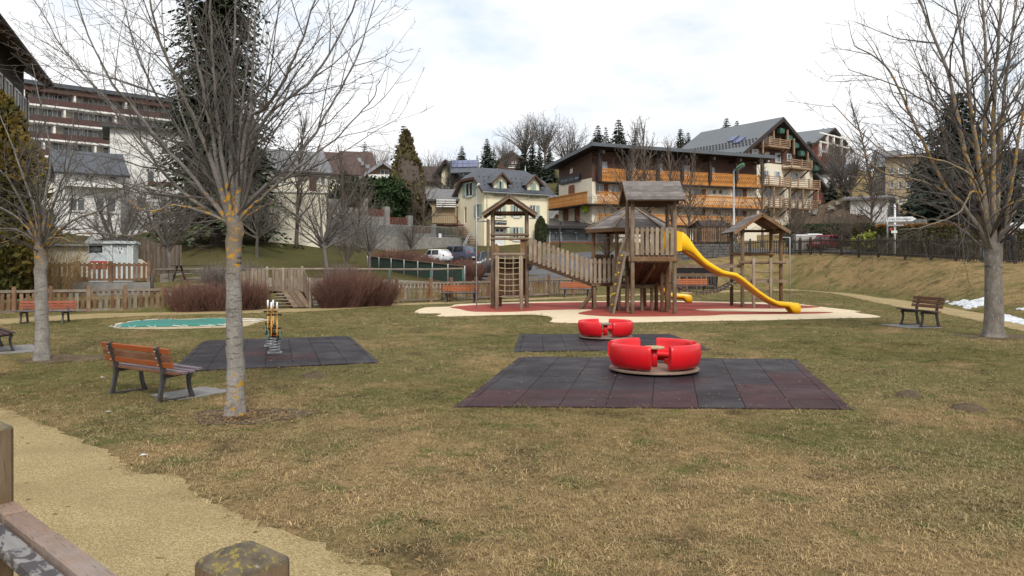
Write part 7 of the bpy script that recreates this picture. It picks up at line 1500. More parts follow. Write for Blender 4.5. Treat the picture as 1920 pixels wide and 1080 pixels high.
# ------------------------------------------------------------------ vegetation materials
def mk_bark(name, a, b, dark, top=None, lz=(), lat=0.0, sc=1.0, rings=True):
    """pale bark with darker cross marks; orange lichen where lz lists (z0, z1, amount)"""
    m, nt, p = newmat(name); tcx = nd(nt, 'ShaderNodeTexCoord').outputs['Object']; mp = lambda s: nd(nt, 'ShaderNodeMapping', {'Vector': tcx, 'Scale': s}).outputs[0]
    c = mixc(nt, ramp(nt, noise(nt, mp((1, 1, .6)), 5 * sc, 5, .6), [(.35, 0), (.65, 1)]), a, b)
    marks = noise(nt, mp((5, 5, 34)) if rings else mp((26, 26, 5)), 1.3 * sc, 4, .7)
    c = mixc(nt, ramp(nt, marks, [(.55, 0), (.66, .9)]), c, dark)
    c = mixc(nt, 1.0, c, ramp(nt, noise(nt, tcx, 45 * sc, 3, .7), [(.3, .68), (.7, 1.28)]), 'MULTIPLY')
    if lz:
        z = nd(nt, 'ShaderNodeSeparateXYZ', {0: tcx}).outputs[2]; tot = None
        for z0, z1, k in lz:
            w_ = math_(nt, 'MULTIPLY', ramp(nt, math_(nt, 'MULTIPLY_ADD', z, 1 / (z1 - z0), -z0 / (z1 - z0), True), [(0, 0), (.3, 1), (.7, 1), (1, 0)]), k)
            tot = w_ if tot is None else math_(nt, 'MAXIMUM', tot, w_)
        ln = noise(nt, tcx, 15, 4, .6, .5); f = ramp(nt, math_(nt, 'ADD', ln, math_(nt, 'MULTIPLY', tot, .17)), [(.675, 0), (.71, 1)])
        lc = mixc(nt, ramp(nt, noise(nt, tcx, 30, 3), [(.4, 0), (.6, 1)]), (.46, .20, .014), (.34, .22, .035)); c = mixc(nt, f, c, lc)
    if top: c = mixc(nt, math_(nt, 'MULTIPLY', ramp(nt, math_(nt, 'MULTIPLY', nd(nt, 'ShaderNodeSeparateXYZ', {0: tcx}).outputs[2], .25), [(top[0] / 4, 0), (top[1] / 4, 1)]), ramp(nt, noise(nt, tcx, 9, 4), [(.3, .6), (.6, 1)])), c, mixc(nt, ramp(nt, noise(nt, tcx, 15, 4, .6, .5), [(.56, 0), (.62, .85)]), (.145, .118, .092), (.45, .22, .02)))
    setb(nt, p, **{'Base Color': c, 'Roughness': .9, 'Specular IOR Level': .2}); bump(nt, p, marks, -.5, .008); return m
M['bark_pale'] = mk_bark('pale_bark', (.27, .255, .235), (.17, .155, .14), (.06, .048, .04), top=(1.55, 2.05), lz=((1.45, 2.75, 1.0), (-.1, .62, .75)))
M['bark_far'] = mk_bark('pale_bark_banded', (.28, .265, .24), (.18, .165, .15), (.08, .065, .055), top=(1.6, 1.95), lz=((1.6, 2.4, .8),))
M['bark_limb'] = mk_bark('grey_limb_bark', (.19, .178, .168), (.12, .11, .102), (.06, .05, .045), lz=((1.8, 2.75, .75),), sc=1.5)
M['bark_big'] = mk_bark('mottled_bark', (.20, .178, .155), (.125, .11, .095), (.31, .29, .265), lz=((1.9, 6.5, .85),), rings=False, sc=1.3)
M['twig'] = simple('grey_twig', (.105, .092, .085), (.07, .06, .055), rough=.9, scale=3, fine=.2, fscale=12, bmp=0)
M['twig_brown'] = simple('brown_twig', (.125, .098, .078), (.085, .068, .056), rough=.9, scale=3, fine=.2, fscale=12, bmp=0, rnd=.2)
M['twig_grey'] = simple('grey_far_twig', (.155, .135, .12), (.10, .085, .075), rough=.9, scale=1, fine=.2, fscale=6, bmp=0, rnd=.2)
M['stem_red'] = simple('red_twig', (.155, .072, .052), (.10, .054, .042), rough=.8, scale=2.5, fine=.3, fscale=14, bmp=0, rnd=.15)
M['stem_tan'] = simple('tan_stem', (.24, .165, .075), (.17, .11, .05), rough=.9, scale=2, fine=.3, fscale=10, bmp=0)
def mk_leaf(name, a, b, c=None, rnd=.25):
    m, nt, p = newmat(name); g = nd(nt, 'ShaderNodeNewGeometry'); oi = nd(nt, 'ShaderNodeObjectInfo')
    col = mixc(nt, g.outputs['Random Per Island'], a, b)
    if c: col = mixc(nt, ramp(nt, noise(nt, coords(nt, 'Position'), .55, 4), [(.48, 0), (.62, 1)]), col, c)
    col = nd(nt, 'ShaderNodeHueSaturation', {'Color': col, 'Value': ramp(nt, oi.outputs['Random'], [(0, 1 - rnd), (1, 1 + rnd)])}).outputs[0]
    setb(nt, p, **{'Base Color': col, 'Roughness': .75, 'Specular IOR Level': .2}); return m
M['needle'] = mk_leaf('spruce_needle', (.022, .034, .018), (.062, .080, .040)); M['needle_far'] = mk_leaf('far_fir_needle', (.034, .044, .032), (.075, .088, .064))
M['thuja'] = mk_leaf('golden_thuja', (.11, .088, .016), (.19, .125, .022), (.07, .07, .016)); M['yew'] = mk_leaf('dark_evergreen', (.014, .032, .010), (.035, .062, .018)); M['cypress'] = mk_leaf('clipped_cypress', (.020, .030, .010), (.04, .052, .016))
M['hedge'] = mk_leaf('clipped_hedge', (.050, .048, .014), (.085, .075, .022)); M['laurel'] = mk_leaf('yellow_green_shrub', (.16, .19, .03), (.26, .27, .06)); M['brown_leaf'] = mk_leaf('russet_hedge', (.16, .075, .022), (.23, .12, .035))
M['pine'] = mk_leaf('blue_pine_needle', (.020, .034, .022), (.038, .056, .036)); M['thuja_dull'] = mk_leaf('dull_thuja', (.085, .072, .032), (.16, .13, .055))
rnd = random.Random(11)
# ------------------------------------------------------------------ bare trees
def curve(p0, d, L, n, bend, up, r0, r1, rg=rnd):
    """a wandering shoot: points and radii"""
    P, Rr = [p0.copy()], [r0]; d = d.normalized()
    for i in range(n):
        d = (d + V((rg.gauss(0, bend), rg.gauss(0, bend), rg.gauss(0, bend) + up))).normalized(); P.append(P[-1] + d * (L / n)); Rr.append(r0 + (r1 - r0) * (i + 1) / n)
    return P, Rr
def at_line(P, t):
    k = t * (len(P) - 1); i = min(int(k), len(P) - 2); return P[i].lerp(P[i + 1], k - i), (P[i + 1] - P[i]).normalized()
def side(d, ang, az, rg=rnd):
    u = d.orthogonal().normalized(); v = d.cross(u); s = u * math.cos(az) + v * math.sin(az); return d * math.cos(ang) + s * math.sin(ang)
def shoots(b, P, L, r, lev, dens, up, rg=rnd, t0=.22, ang=(.45, .85), nlev=1, minr=.0022, spur=True):
    """side shoots along a limb, with their own twigs"""
    n = max(2, int(dens * L)); az = rg.uniform(0, 6.28)
    for k in range(n):
        t = t0 + (1 - t0) * (k + rg.random()) / n; p, d = at_line(P, min(t, .999)); az += 2.4 + rg.gauss(0, .4)
        l = L * (.16 + .34 * (1 - t)) * rg.uniform(.5, 1.3) if nlev == lev else L * rg.uniform(.18, .45)
        rr = max(minr, r * (1 - t * .75) * .45); q, qr = curve(p, side(d, rg.uniform(*ang), az, rg), l, 5 if l > .5 else 3, .10, up, rr, minr * .8, rg); b.tube(q, qr, 5 if rr > .008 else 3, cap=False)
        if nlev > 1: shoots(b, q, l, rr, lev, dens * 1.9, up, rg, .15, (.5, .95), nlev - 1, minr)
        elif spur:
            for j in range(int(l / .11)):
                s, sd_ = at_line(q, rg.random()); e = s + side(sd_, rg.uniform(.6, 1.1), rg.uniform(0, 6.28), rg) * rg.uniform(.03, .09); b.tube([s, e], [minr * .9, minr * .8], 3, cap=False)
def hero_tree(label, base, fork_z, r0, r1, burl, limbs, bark, group, lim_r, dens=3.2, nlev=2, minr=.003, up=.05, flare=1.28, lean=(0, 0)):
    rg = random.Random(hash(label) % 1000 if False else len(label) * 7 + 3); o = thing('bare_tree', label, 'tree', base, 0, group); B_ = V(base); b = MB()
    zs = [0, .06, .2, .6, 1.1, 1.5, fork_z - .45, fork_z - .22, fork_z - .06, fork_z + .10, fork_z + .24]; rs = [r0 * flare, r0 * 1.16, r0 * 1.06, r0, (r0 + r1) / 2, r1, r1 * 1.02, r1 * (1 + .18 * burl), r1 * (1 + .34 * burl), r1 * .95, r1 * .4]
    pr = []
    for z, r in zip(zs, rs): pr.append((B_ + V((lean[0] * z / fork_z + .012 * math.sin(z * 3), lean[1] * z / fork_z + .01 * math.cos(z * 2.3), z)), r))
    fine = []
    for i in range(len(pr) - 1):
        for k in range(3): t = k / 3; fine.append((pr[i][0].lerp(pr[i + 1][0], t), pr[i][1] * (1 - t) + pr[i + 1][1] * t))
    fine.append(pr[-1]); b.tube([f[0] for f in fine], [f[1] for f in fine], 20)
    b.v = [tuple(V(v) + V((1, .7, 0)) * (.006 * math.sin(v[2] * 17 + v[0] * 40) + .004 * math.sin(v[2] * 31))) for v in b.v]
    nv = []
    for v in b.v:
        q = V(v) - B_; a = math.atan2(q.y, q.x); k = max(0, 1 - q.z / .28) * .10 * (math.cos(5 * a + 1) + .6 * math.cos(3 * a)) + .13 * math.exp(-((q.z - fork_z + .1) / .2) ** 2) * math.cos(6 * a + q.z * 9) * burl; nv.append(tuple(B_ + V((q.x * (1 + k), q.y * (1 + k), q.z))))
    b.v = nv; b.build('trunk', bark, o, smooth=True); top = B_ + V((lean[0], lean[1], fork_z - .03)); tw = MB()
    for i, (pts, dy, rr) in enumerate(limbs):
        n = len(pts); Pw = []
        for k, (px, py) in enumerate(pts): Pw.append(W(px, py, B_.y + dy * (k + 1) / n))
        dh = Pw[0] - top; dh.z = 0; dh = dh.normalized() * r1 * min(.8, .25 + dh.length * .5); sl_ = (Pw[0] - top - dh).normalized(); Pw = [top + dh * .55 + V((0, 0, -.30 - rg.random() * .15)), top + dh + V((0, 0, rg.uniform(-.10, .06))), *Pw]
        S = [V(p) for p in smooth_poly([tuple(p) for p in Pw], 6, False)]; L = sum((S[k + 1] - S[k]).length for k in range(len(S) - 1)); m = len(S) - 1
        S = [p + V((rg.gauss(0, .007), rg.gauss(0, .007), rg.gauss(0, .007))) if 8 < k else p for k, p in enumerate(S)]
        rad = [max(.004, lim_r * rr * (1 - .86 * (k / m) ** .8)) for k in range(m + 1)]; rad = [r_ * (1 + .75 * max(0, 1 - k / 11)) for k, r_ in enumerate(rad)]
        lb_ = MB().tube(S, rad, 8 if rr > .7 else 6); lb_.build('limb', M['bark_limb'] if bark.name.startswith('pale') else bark, o, smooth=True)
        shoots(tw, S, L, lim_r * rr, nlev, dens, up, rg, .2, nlev=nlev, minr=minr)
    tw.build('crown', M['twig'], o, smooth=True, fix=False); return o
# pale tree in front
B1 = G(440, 781); T1 = [
 ([(330, 350), (230, 220), (140, 120), (60, -10)], .6, .8), ([(350, 320), (260, 215), (190, 120), (130, -40)], -.5, .9), ([(375, 300), (300, 190), (250, 80), (210, -80)], .9, .8),
 ([(380, 260), (330, 150), (290, 40), (262, -90)], -1.2, 1.0), ([(398, 260), (372, 120), (345, -10), (330, -140)], .4, .9), ([(412, 260), (400, 130), (393, 0), (380, -160)], -.8, .9),
 ([(432, 280), (436, 150), (442, 20), (446, -150)], .3, 1.1), ([(446, 300), (458, 170), (470, 30), (480, -120)], 1.3, .8), ([(462, 290), (470, 190), (478, 60), (500, -80)], -.4, 1.05),
 ([(462, 240), (510, 190), (560, 90), (602, -40)], -1.0, 1.0), ([(455, 290), (510, 210), (590, 140), (660, 20), (690, -60)], .5, 1.0), ([(470, 375), (545, 310), (610, 215), (668, 110), (712, -30)], .9, .9),
 ([(490, 372), (548, 322), (625, 262), (690, 195), (712, 150)], -.7, .6), ([(340, 385), (270, 395), (215, 350), (188, 305)], -.9, .5), ([(375, 350), (290, 300), (190, 180), (85, 60)], 1.6, .6),
 ([(480, 395), (520, 372), (560, 330), (590, 270)], 1.2, .45), ([(395, 340), (350, 240), (310, 90), (300, -60)], 2.0, .75), ([(440, 330), (480, 250), (500, 120), (540, -60)], 2.0, .8),
 ([(375, 392), (330, 400), (280, 392), (240, 372)], .9, .4)]
hero_tree('pale barked bare tree with orange lichen standing nearest in front of the rocker mat', B1, 2.20, .098, .080, .5, T1, M['bark_pale'], 'bare vase shaped park trees', .040, 3.4, 2, .0024, .04)
B2 = G(78, 676); T2 = [
 ([(60, 380), (25, 280), (-10, 190)], .8, .9), ([(50, 400), (10, 330), (-60, 260)], -.9, .9), ([(85, 370), (95, 290), (75, 190), (60, 120)], .5, .9), ([(100, 380), (130, 310), (150, 240)], -.8, .9),
 ([(110, 400), (160, 340), (210, 290)], .9, .8), ([(125, 420), (190, 392), (250, 350), (300, 330)], -1.0, .75), ([(115, 440), (190, 438), (260, 440), (330, 400)], .6, .6), ([(30, 430), (-30, 430), (-90, 400)], -.6, .7),
 ([(35, 410), (-40, 370), (-110, 330)], 1.2, .7), ([(95, 390), (120, 350), (140, 200)], 1.9, .7), ([(70, 370), (50, 300), (110, 190)], -2.0, .8), ([(120, 430), (170, 400), (215, 360)], 2.2, .6), ([(100, 445), (150, 455), (210, 452)], -1.5, .45), ([(45, 440), (0, 456), (-40, 450)], 1.0, .45)]
hero_tree('pale barked bare tree behind the stone slab bench end, low spreading branches', B2, 2.06, .112, .096, .5, T2, M['bark_far'], 'bare vase shaped park trees', .045, 3.2, 2, .0032, .03)
B3 = G(1863, 632); T3 = [
 ([(1812, 392), (1773, 350), (1722, 250), (1665, 130), (1600, 85)], -.9, 1.0), ([(1820, 330), (1800, 240), (1775, 130), (1735, 30), (1705, -60)], .8, 1.25), ([(1835, 300), (1818, 190), (1802, 70), (1780, -60)], -1.1, 1.1),
 ([(1846, 280), (1850, 150), (1843, 20), (1838, -100)], .7, 1.15), ([(1862, 280), (1866, 150), (1876, 20), (1880, -100)], -.6, 1.1), ([(1874, 300), (1884, 170), (1902, 30), (1915, -80)], 1.3, 1.1),
 ([(1884, 420), (1897, 340), (1918, 210), (1945, 60)], -.7, 1.15), ([(1900, 400), (1945, 330), (1990, 220), (2030, 120)], .6, .9), ([(1842, 380), (1815, 325), (1740, 295), (1660, 285), (1560, 195)], -1.7, .7),
 ([(1805, 385), (1730, 340), (1650, 320), (1575, 238)], 1.3, .6), ([(1830, 360), (1795, 400), (1730, 425), (1690, 430)], -1.9, .45), ([(1850, 350), (1810, 250), (1700, 170), (1590, 130)], 2.1, .75), ([(1850, 420), (1900, 380), (1950, 370), (1990, 330)], -1.8, .6),
 ([(1825, 380), (1790, 330), (1760, 220), (1700, 60)], 2.3, .8), ([(1855, 330), (1880, 230), (1930, 130), (1985, 20)], 2.0, .8), ([(1790, 420), (1740, 410), (1680, 390), (1620, 372)], .3, .4)]
hero_tree('big mottled bare tree with orange lichen standing between the bench and the road', B3, 2.05, .20, .175, .15, T3, M['bark_big'], 'bare vase shaped park trees', .082, 2.3, 2, .0042, .03, 1.35)
def bare_mesh(seed, hgt, spread, trunk, r, nlimb, lev, dens, minr, bark, twig, up=.06, fork=.28, curl=.10, ang=(.25, .8), leader=True):
    """a whole bare tree in local coordinates; returns trunk mesh and crown mesh"""
    rg = random.Random(seed); tb, cb = MB(), MB(); top = hgt if leader else hgt * fork * 1.25
    P, Rr = curve(V((0, 0, -.1)), V((rg.gauss(0, .03), rg.gauss(0, .03), 1)), top, 12, .035, .02, r, r * (.10 if leader else .7), rg); tb.tube(P, Rr, 8)
    for k in range(nlimb):
        t = fork / 1.0 + (1 - fork) * (k / nlimb) * .92 if leader else rg.uniform(.78, .99); p, d = at_line(P, min(.99, t)); a = k * 2.399 + rg.gauss(0, .3); an = ang[1] - (ang[1] - ang[0]) * (k / nlimb)
        L = (spread * (1 - .62 * (k / nlimb)) if leader else spread) * rg.uniform(.75, 1.2); q, qr = curve(p, V((math.cos(a) * math.sin(an), math.sin(a) * math.sin(an), math.cos(an))), L, 7, curl, up, r * (.5 - .28 * k / nlimb if leader else rg.uniform(.35, .55)), minr, rg)
        cb.tube(q, qr, 5, cap=False); shoots(cb, q, L, qr[0], lev, dens, up * .7, rg, .15, nlev=lev, minr=minr, spur=False)
    return tb.mesh('trunk', bark, True), cb.mesh('crown', twig, True)
def put_tree(name, label, cat, meshes, loc, rz=0, s=1.0, group=None):
    o = link(name, None, T(loc, rz, s), None, label, cat, group)
    for nm, me in meshes: link(nm, me, WM[o.name], o)
    return o
bt = M['twig']; BM = {
 'vase': [list(zip(('trunk', 'crown'), bare_mesh(s, 6.5, 4.0, 0, .14, 17, 2, 2.4, .006, M['bark_pale'] if False else M['twig_grey'], M['twig_grey'], .05, .24, .09, (.15, 1.15), False))) for s in (3, 8)],
 'tall': [list(zip(('trunk', 'crown'), bare_mesh(s, 10, 3.6, 0, .16, 28, 2, 2.2, .009, M['twig_brown'], M['twig_brown'], .06, .22, .10, (.3, .95)))) for s in (5, 12, 21)],
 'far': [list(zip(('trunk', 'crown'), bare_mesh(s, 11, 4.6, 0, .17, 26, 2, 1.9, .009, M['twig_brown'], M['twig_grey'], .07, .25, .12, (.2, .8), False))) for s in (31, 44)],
 'larch': [list(zip(('trunk', 'crown'), bare_mesh(77, 14, 2.8, 0, .2, 60, 2, 1.3, .012, M['twig_brown'], M['twig_grey'], .01, .12, .06, (.6, 1.45)))) ],
 'shrub': [list(zip(('trunk', 'crown'), bare_mesh(s, 3.2, 2.4, 0, .05, 22, 2, 2.4, .007, M['twig_brown'], M['twig_brown'], .05, .08, .12, (.1, .8), False))) for s in (55, 56)]}
g1 = 'bare trees on the slope and lawn'
for kind, px, d, hgt, rz, lab in (
 ('vase', 613, 47, 6.6, .4, 'small spreading bare tree on the lawn in front of the cream garage wall'), ('vase', 322, 36.5, 5.6, 1.9, 'bare tree beside the picnic table behind the big pale trunk'),
 ('vase', 482, 52, 5.2, 3.0, 'bare tree on the lawn behind the footbridge'), ('vase', 692, 49, 4.4, 4.1, 'thin leaning bare tree at the upper end of the net fence'), ('tall', 452, 57, 8.5, 1.0, 'bare tree on the grass bank right behind the big pale trunk'),
 ('vase', 225, 34, 5.0, 2.2, 'bare tree rising behind the toilet cabin'), ('tall', 556, 60, 11.5, .5, 'tall dark bare tree directly in front of the garage wall'), ('tall', 640, 63, 9.5, 2.5, 'bare tree against the stepped concrete wall'),
 ('tall', 672, 64, 9.0, 4.0, 'bare tree beside the first pillar of the stepped wall'), ('far', 846, 86, 9.5, 1.0, 'dark rounded bare tree against the sky behind the solar roof'), ('far', 812, 98, 8, 2.1, 'bare tree on the skyline behind the thin larch'),
 ('tall', 1180, 72, 13.0, .2, 'tall bare tree in front of the carved balconies beside the hexagonal roof'), ('tall', 1212, 74, 13.5, 1.7, 'tall thin bare tree in the middle of the brown hotel front'), ('tall', 1290, 70, 9.5, 3.1, 'bare tree before the lower balconies, near the kiosk'), ('tall', 1262, 73, 11, 2.0, 'twiggy bare tree before the upper balconies'),
 ('far', 1066, 125, 12.5, .7, 'wide bare tree on the skyline beside the hotel roof'), ('far', 985, 160, 15, 2.7, 'bare tree among firs to one side of the dark chalet'), ('far', 1024, 165, 15.5, .2, 'bare tree between firs on the ridge behind the cream house'), ('far', 1285, 130, 11, 1.2, 'pale bare tree on the skyline behind the big grey roof'),
 ('far', 1600, 90, 10, .4, 'bare tree on the slope between chalet and tan building'), ('far', 1580, 95, 9.5, 2.0, 'bare tree close to the chalet eave above the rubble'), ('far', 1745, 70, 10, 3.3, 'bare tree behind the dark conifer near the signpost'), ('tall', 1632, 64, 9.0, 5.0, 'bare tree rising from the brush beside the signpost'),
 ('tall', 1430, 72, 9.0, 1.1, 'bare tree in front of the chalet wall left of its balconies'), ('far', 700, 118, 9, 4.4, 'small bare tree on the skyline near the brown roof'), ('tall', 792, 74, 8.5, .9, 'bare upright tree in the garden beside the shed'), ('far', 1560, 118, 10, 5.2, 'bare tree below the hillside chalet'), ('far', 950, 140, 10, 3.9, 'bare tree in front of the dark chalet on the ridge')):
    L_s = BM[kind]; me = L_s[int(rz * 10) % len(L_s)]; base = GP(px, d); nat = {'vase': 6.0, 'tall': 10.8, 'far': 9.0}[kind]; put_tree('bare_tree', lab, 'tree', me, base, rz, hgt / nat, g1)
put_tree('larch_tree', 'tall leafless larch standing behind the road near the tan building', 'tree', BM['larch'][0], GP(1634, 88), 1.0, 1.05, None)
put_tree('larch_tree', 'thin leafless larch on the skyline beside the golden thuja', 'tree', BM['larch'][0], GP(788, 105), 2.0, .66, None)
for k, (px, d, hgt, lab) in enumerate(((1490, 62, 4.6, 'knobbly brown pollard shrub in front of the chalet balconies'), (1370, 60, 4.0, 'brown twiggy shrub behind the small roofed tower'), (1330, 60.5, 3.6, 'twiggy shrub beside the stone wall'), (1610, 58, 3.2, 'brown brush on the slope behind the yellow green bush'), (1585, 61, 3.4, 'brown brush on the slope above the red car'), (1140, 62, 4.0, 'twiggy shrub before the restaurant beside the hexagonal roof'), (770, 70, 3.0, 'bare twiggy shrub above the concrete wall'), (500, 60, 3.2, 'low grey brush at the foot of the garage wall'), (440, 62, 3.5, 'low grey brush behind the big pale trunk'), (300, 60, 3.2, 'low grey brush below the white house'), (380, 64, 3.5, 'low grey brush beside the white house'), (650, 54, 2.6, 'small grey brush on the lawn by the thin leaning tree'), (1560, 70, 3.4, 'brown brush beside the red wing of the chalet'))):
    me = BM['shrub'][k % 2]; put_tree('bare_shrub', lab, 'shrub', me, GP(px, d), k * 1.3, hgt / 2.6, 'leafless brown shrubs')
# ------------------------------------------------------------------ conifers
def conifer_mesh(seed, h, w, nw, per, needle, sag=.35, gap=.0, tip=.05, spray=.5, first=.06, taper=1.0, quad=.5):
    """whorls of drooping boughs; each bough carries hanging leaf-sized sprays"""
    rg = random.Random(seed); tb, cb = MB(), MB(); tb.tube([(0, 0, -.3), (0, 0, h * .5), (0, 0, h)], [w * .055, w * .035, .01], 7)
    for i in range(nw):
        t = first + (1 - first) * (i / nw) ** 1.02; z = h * t; R_ = w * .5 * ((1 - t) ** taper) * rg.uniform(.78, 1.15) + tip
        for j in range(per):
            if rg.random() < gap: continue
            a = j * 6.283 / per + i * .7 + rg.gauss(0, .2); L = R_ * rg.uniform(.6, 1.15); ca, sa = math.cos(a), math.sin(a); n = max(2, int(L / (spray * .42 * (1 - .6 * t * t))))
            for k in range(n):
                u = (k + .8) / n; x = L * u; zz = z - sag * L * u * u + .10 * L * u + rg.gauss(0, .03 * h / 10); sz = spray * (1.05 - .45 * u) * rg.uniform(.7, 1.25) * (1 - .72 * t * t)
                for s in (-1, 1):
                    b_ = a + s * rg.uniform(.35, .95); dx, dy = math.cos(b_), math.sin(b_); p = V((x * ca, x * sa, zz)); e = p + V((dx * sz, dy * sz, -sz * rg.uniform(.15, .75))); sd_ = V((-dy, dx, rg.uniform(-.5, .5))) * sz * quad * .5
                    m_ = p.lerp(e, .5) + V((0, 0, .04 * sz)); cb.add([p, m_ + sd_, e, m_ - sd_], [(0, 1, 2, 3)])
        
    return list(zip(('trunk', 'crown'), (tb.mesh('trunk', M['twig_brown'], True), cb.mesh('crown', needle))))
big = conifer_mesh(2, 36, 10.4, 110, 15, M['needle'], .42, .14, .15, .62, .05, .72, .62)
put_tree('spruce_tree', 'tall dark spruce behind the pale tree, its top beyond the picture edge', 'tree', big, GP(408, 58) , .3, 1.0)
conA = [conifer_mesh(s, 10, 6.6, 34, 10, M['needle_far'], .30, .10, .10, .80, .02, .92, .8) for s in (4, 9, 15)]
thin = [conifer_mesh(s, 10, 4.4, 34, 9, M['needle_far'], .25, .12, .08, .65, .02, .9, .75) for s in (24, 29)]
g3 = 'dark firs on the hill'
def fir(px, ytop, d, lab, me, base_y=None, dz=0):
    b = GP(px, d); s = (Z_(ytop, d) - b.z) / 10; put_tree('fir_tree', lab, 'tree', me, b, px * .37, max(.3, s), g3)
fir(757, 232, 90, 'tall dense fir behind the golden thuja', conA[0]); fir(684, 263, 105, 'small fir beyond the brown roofs', thin[0]); fir(913, 258, 125, 'broad dark fir on the ridge behind the cream house', conA[1]); fir(926, 275, 130, 'second fir close behind the broad dark fir on the ridge', thin[1]); fir(866, 272, 120, 'dark fir rising over the solar roof', conA[2])
fir(983, 258, 150, 'slim fir just right of the dark chalet', thin[0]); fir(998, 255, 152, 'tallest slim fir of the row between dark chalet and hotel', thin[1]); fir(1012, 266, 150, 'slim fir in the row nearer the hotel', thin[0]); fir(1030, 272, 148, 'last fir of the row before the hotel roof', conA[0])
fir(1121, 232, 120, 'dark fir above the highest corner of the hotel roof', conA[1]); fir(1136, 236, 122, 'slightly lower fir beside the dark fir above the hotel roof', thin[1]); fir(1160, 221, 118, 'tallest fir above the hotel roof', conA[2]); fir(1192, 236, 120, 'lone narrow fir above the hotel roof', thin[0]); fir(1276, 239, 135, 'dark fir behind the big grey chalet roof', conA[0]); fir(1290, 246, 136, 'small round fir beside the dark fir behind the chalet roof', conA[1])
fir(1362, 219, 150, 'broad dark fir peeping over the chalet ridge', conA[1]); fir(1382, 224, 152, 'flat topped fir peeping over the chalet ridge near its peak', conA[2]); fir(1050, 330, 110, 'dark fir in the gap beside the hotel gable', conA[2]); fir(970, 300, 135, 'dark fir in front of the dark chalet', conA[0]); fir(895, 290, 118, 'smaller fir to one side of the broad dark fir', thin[1])
for px, yt, d, lab in ((1516, 262, 112, 'dark bushy conifer below the hillside chalet roof'), (1560, 318, 100, 'dark green conifer beside the chalet eave'), (1585, 335, 96, 'second dark green conifer beside the rubble heap')): fir(px, yt, d, lab, conA[int(px) % 3])
fir(345, 150, 75, 'dark spruce standing behind the tall spruce', conA[0]) ; fir(470, 205, 72, 'smaller dark spruce at the foot of the tall spruce', conA[1])
pine = conifer_mesh(33, 12, 7.6, 40, 16, M['pine'], .20, .05, .5, .85, .02, .70, .75)
put_tree('pine_tree', 'large dark blue green conifer behind the clipped hedge', 'tree', pine, GP(1795, 52), .8, .92); put_tree('pine_tree', 'second dark conifer partly behind the tan building near the signpost', 'tree', pine, GP(1738, 60), 2.1, .62)
put_tree('pine_tree', 'dark conifer behind the big bare trunk', 'tree', pine, GP(1880, 56), 3.4, .66)
# ------------------------------------------------------------------ leafy masses
def leaf_mass(name, label, cat, loc, dims, n, leaf, mat, shape='ellipsoid', up=.3, rz=0, group=None, stems=None, kind=None, lump=.16):
    rg = random.Random(int(abs(loc[0] * 31 + loc[1] * 17)) + n); b = MB(); sx, sy, sz = dims
    for _ in range(n):
        if shape == 'box':
            f = rg.random(); x, y, z = rg.uniform(-1, 1), rg.uniform(-1, 1), rg.uniform(0, 1)
            if f < .5: y = -1 + rg.gauss(0, .06)
            elif f < .85: z = 1 + rg.gauss(0, .025)
            else: x = rg.choice((-1, 1)) + rg.gauss(0, .01)
            p = V((x * sx / 2, y * sy / 2, z * sz))
        else:
            a, c = rg.uniform(0, 6.283), rg.uniform(-1, 1); k = (1 - .5 * rg.random() ** 2); q = math.sqrt(1 - c * c); lumpy = 1 + lump * (math.sin(a * 3 + loc[0]) + math.sin(a * 5 + c * 4 + loc[1]) + math.sin(c * 7 + a * 2)) / 1.6
            h = (c + 1) / 2
            if shape == 'cone': rr = ((1 - h) ** .75) * (1 if h > .12 else .5 + h * 4); p = V((math.cos(a) * rr * sx / 2 * k * lumpy, math.sin(a) * rr * sy / 2 * k * lumpy, h * sz))
            elif shape == 'column': rr = min(1, (1 - h) * 3.2) ** .6 * (.75 + .25 * min(1, h * 4)); p = V((math.cos(a) * rr * sx / 2 * k * lumpy, math.sin(a) * rr * sy / 2 * k * lumpy, h * sz))
            else: p = V((math.cos(a) * q * sx / 2 * k * lumpy, math.sin(a) * q * sy / 2 * k * lumpy, max(.02, (.5 + c * .5 * k * lumpy)) * sz))
        d = V((rg.gauss(0, 1), rg.gauss(0, 1), rg.gauss(0, .6) + up * 2)).normalized(); s = d.orthogonal().normalized(); s.rotate(Matrix.Rotation(rg.uniform(0, 6.28), 3, d)); l = leaf * rg.uniform(.6, 1.3)
        b.add([p, p + d * l * .5 + s * l * .28, p + d * l, p + d * l * .5 - s * l * .28], [(0, 1, 2, 3)])
    o = thing(name, label, cat, loc, rz, group); link('foliage', b.mesh('foliage', mat), WM[o.name], o)
    core = MB().lathe([(0, .02), (.30, .05), (.36, .3), (.28, .62), (.12, .82), (0, .86)], 12) if shape != 'box' else MB().box((0, 0, .47), (.96, .9, .94)); core.v = [(x * sx * (1 if shape != 'box' else 1), y * sy, z * sz) for x, y, z in core.v]
    link('inner_branches', core.mesh('inner_branches', M['twig_brown'], shape != 'box'), WM[o.name], o); return o
leaf_mass('golden_conifer', 'big golden green conifer at the picture edge below the dark timber chalet', 'tree', GP(-26, 26.5), (3.1, 2.8, 7.2), 14000, .24, M['thuja'], 'column', .5, lump=.2)
leaf_mass('thuja_tree', 'dull golden thuja standing in front of the tall dense fir', 'tree', GP(762, 82), (5.0, 4.6, 9.6), 7000, .5, M['thuja_dull'], 'cone', .8)
leaf_mass('evergreen_bush', 'rounded dark evergreen bush below the peach coloured chalet', 'bush', GP(712, 78), (6.4, 4, 4.6), 6000, .42, M['yew'], lump=.2); leaf_mass('evergreen_bush', 'dark evergreen bush beside the stepped wall pillar behind bare branches', 'bush', GP(655, 76), (4.0, 3, 4.6), 3000, .42, M['yew'], lump=.2)
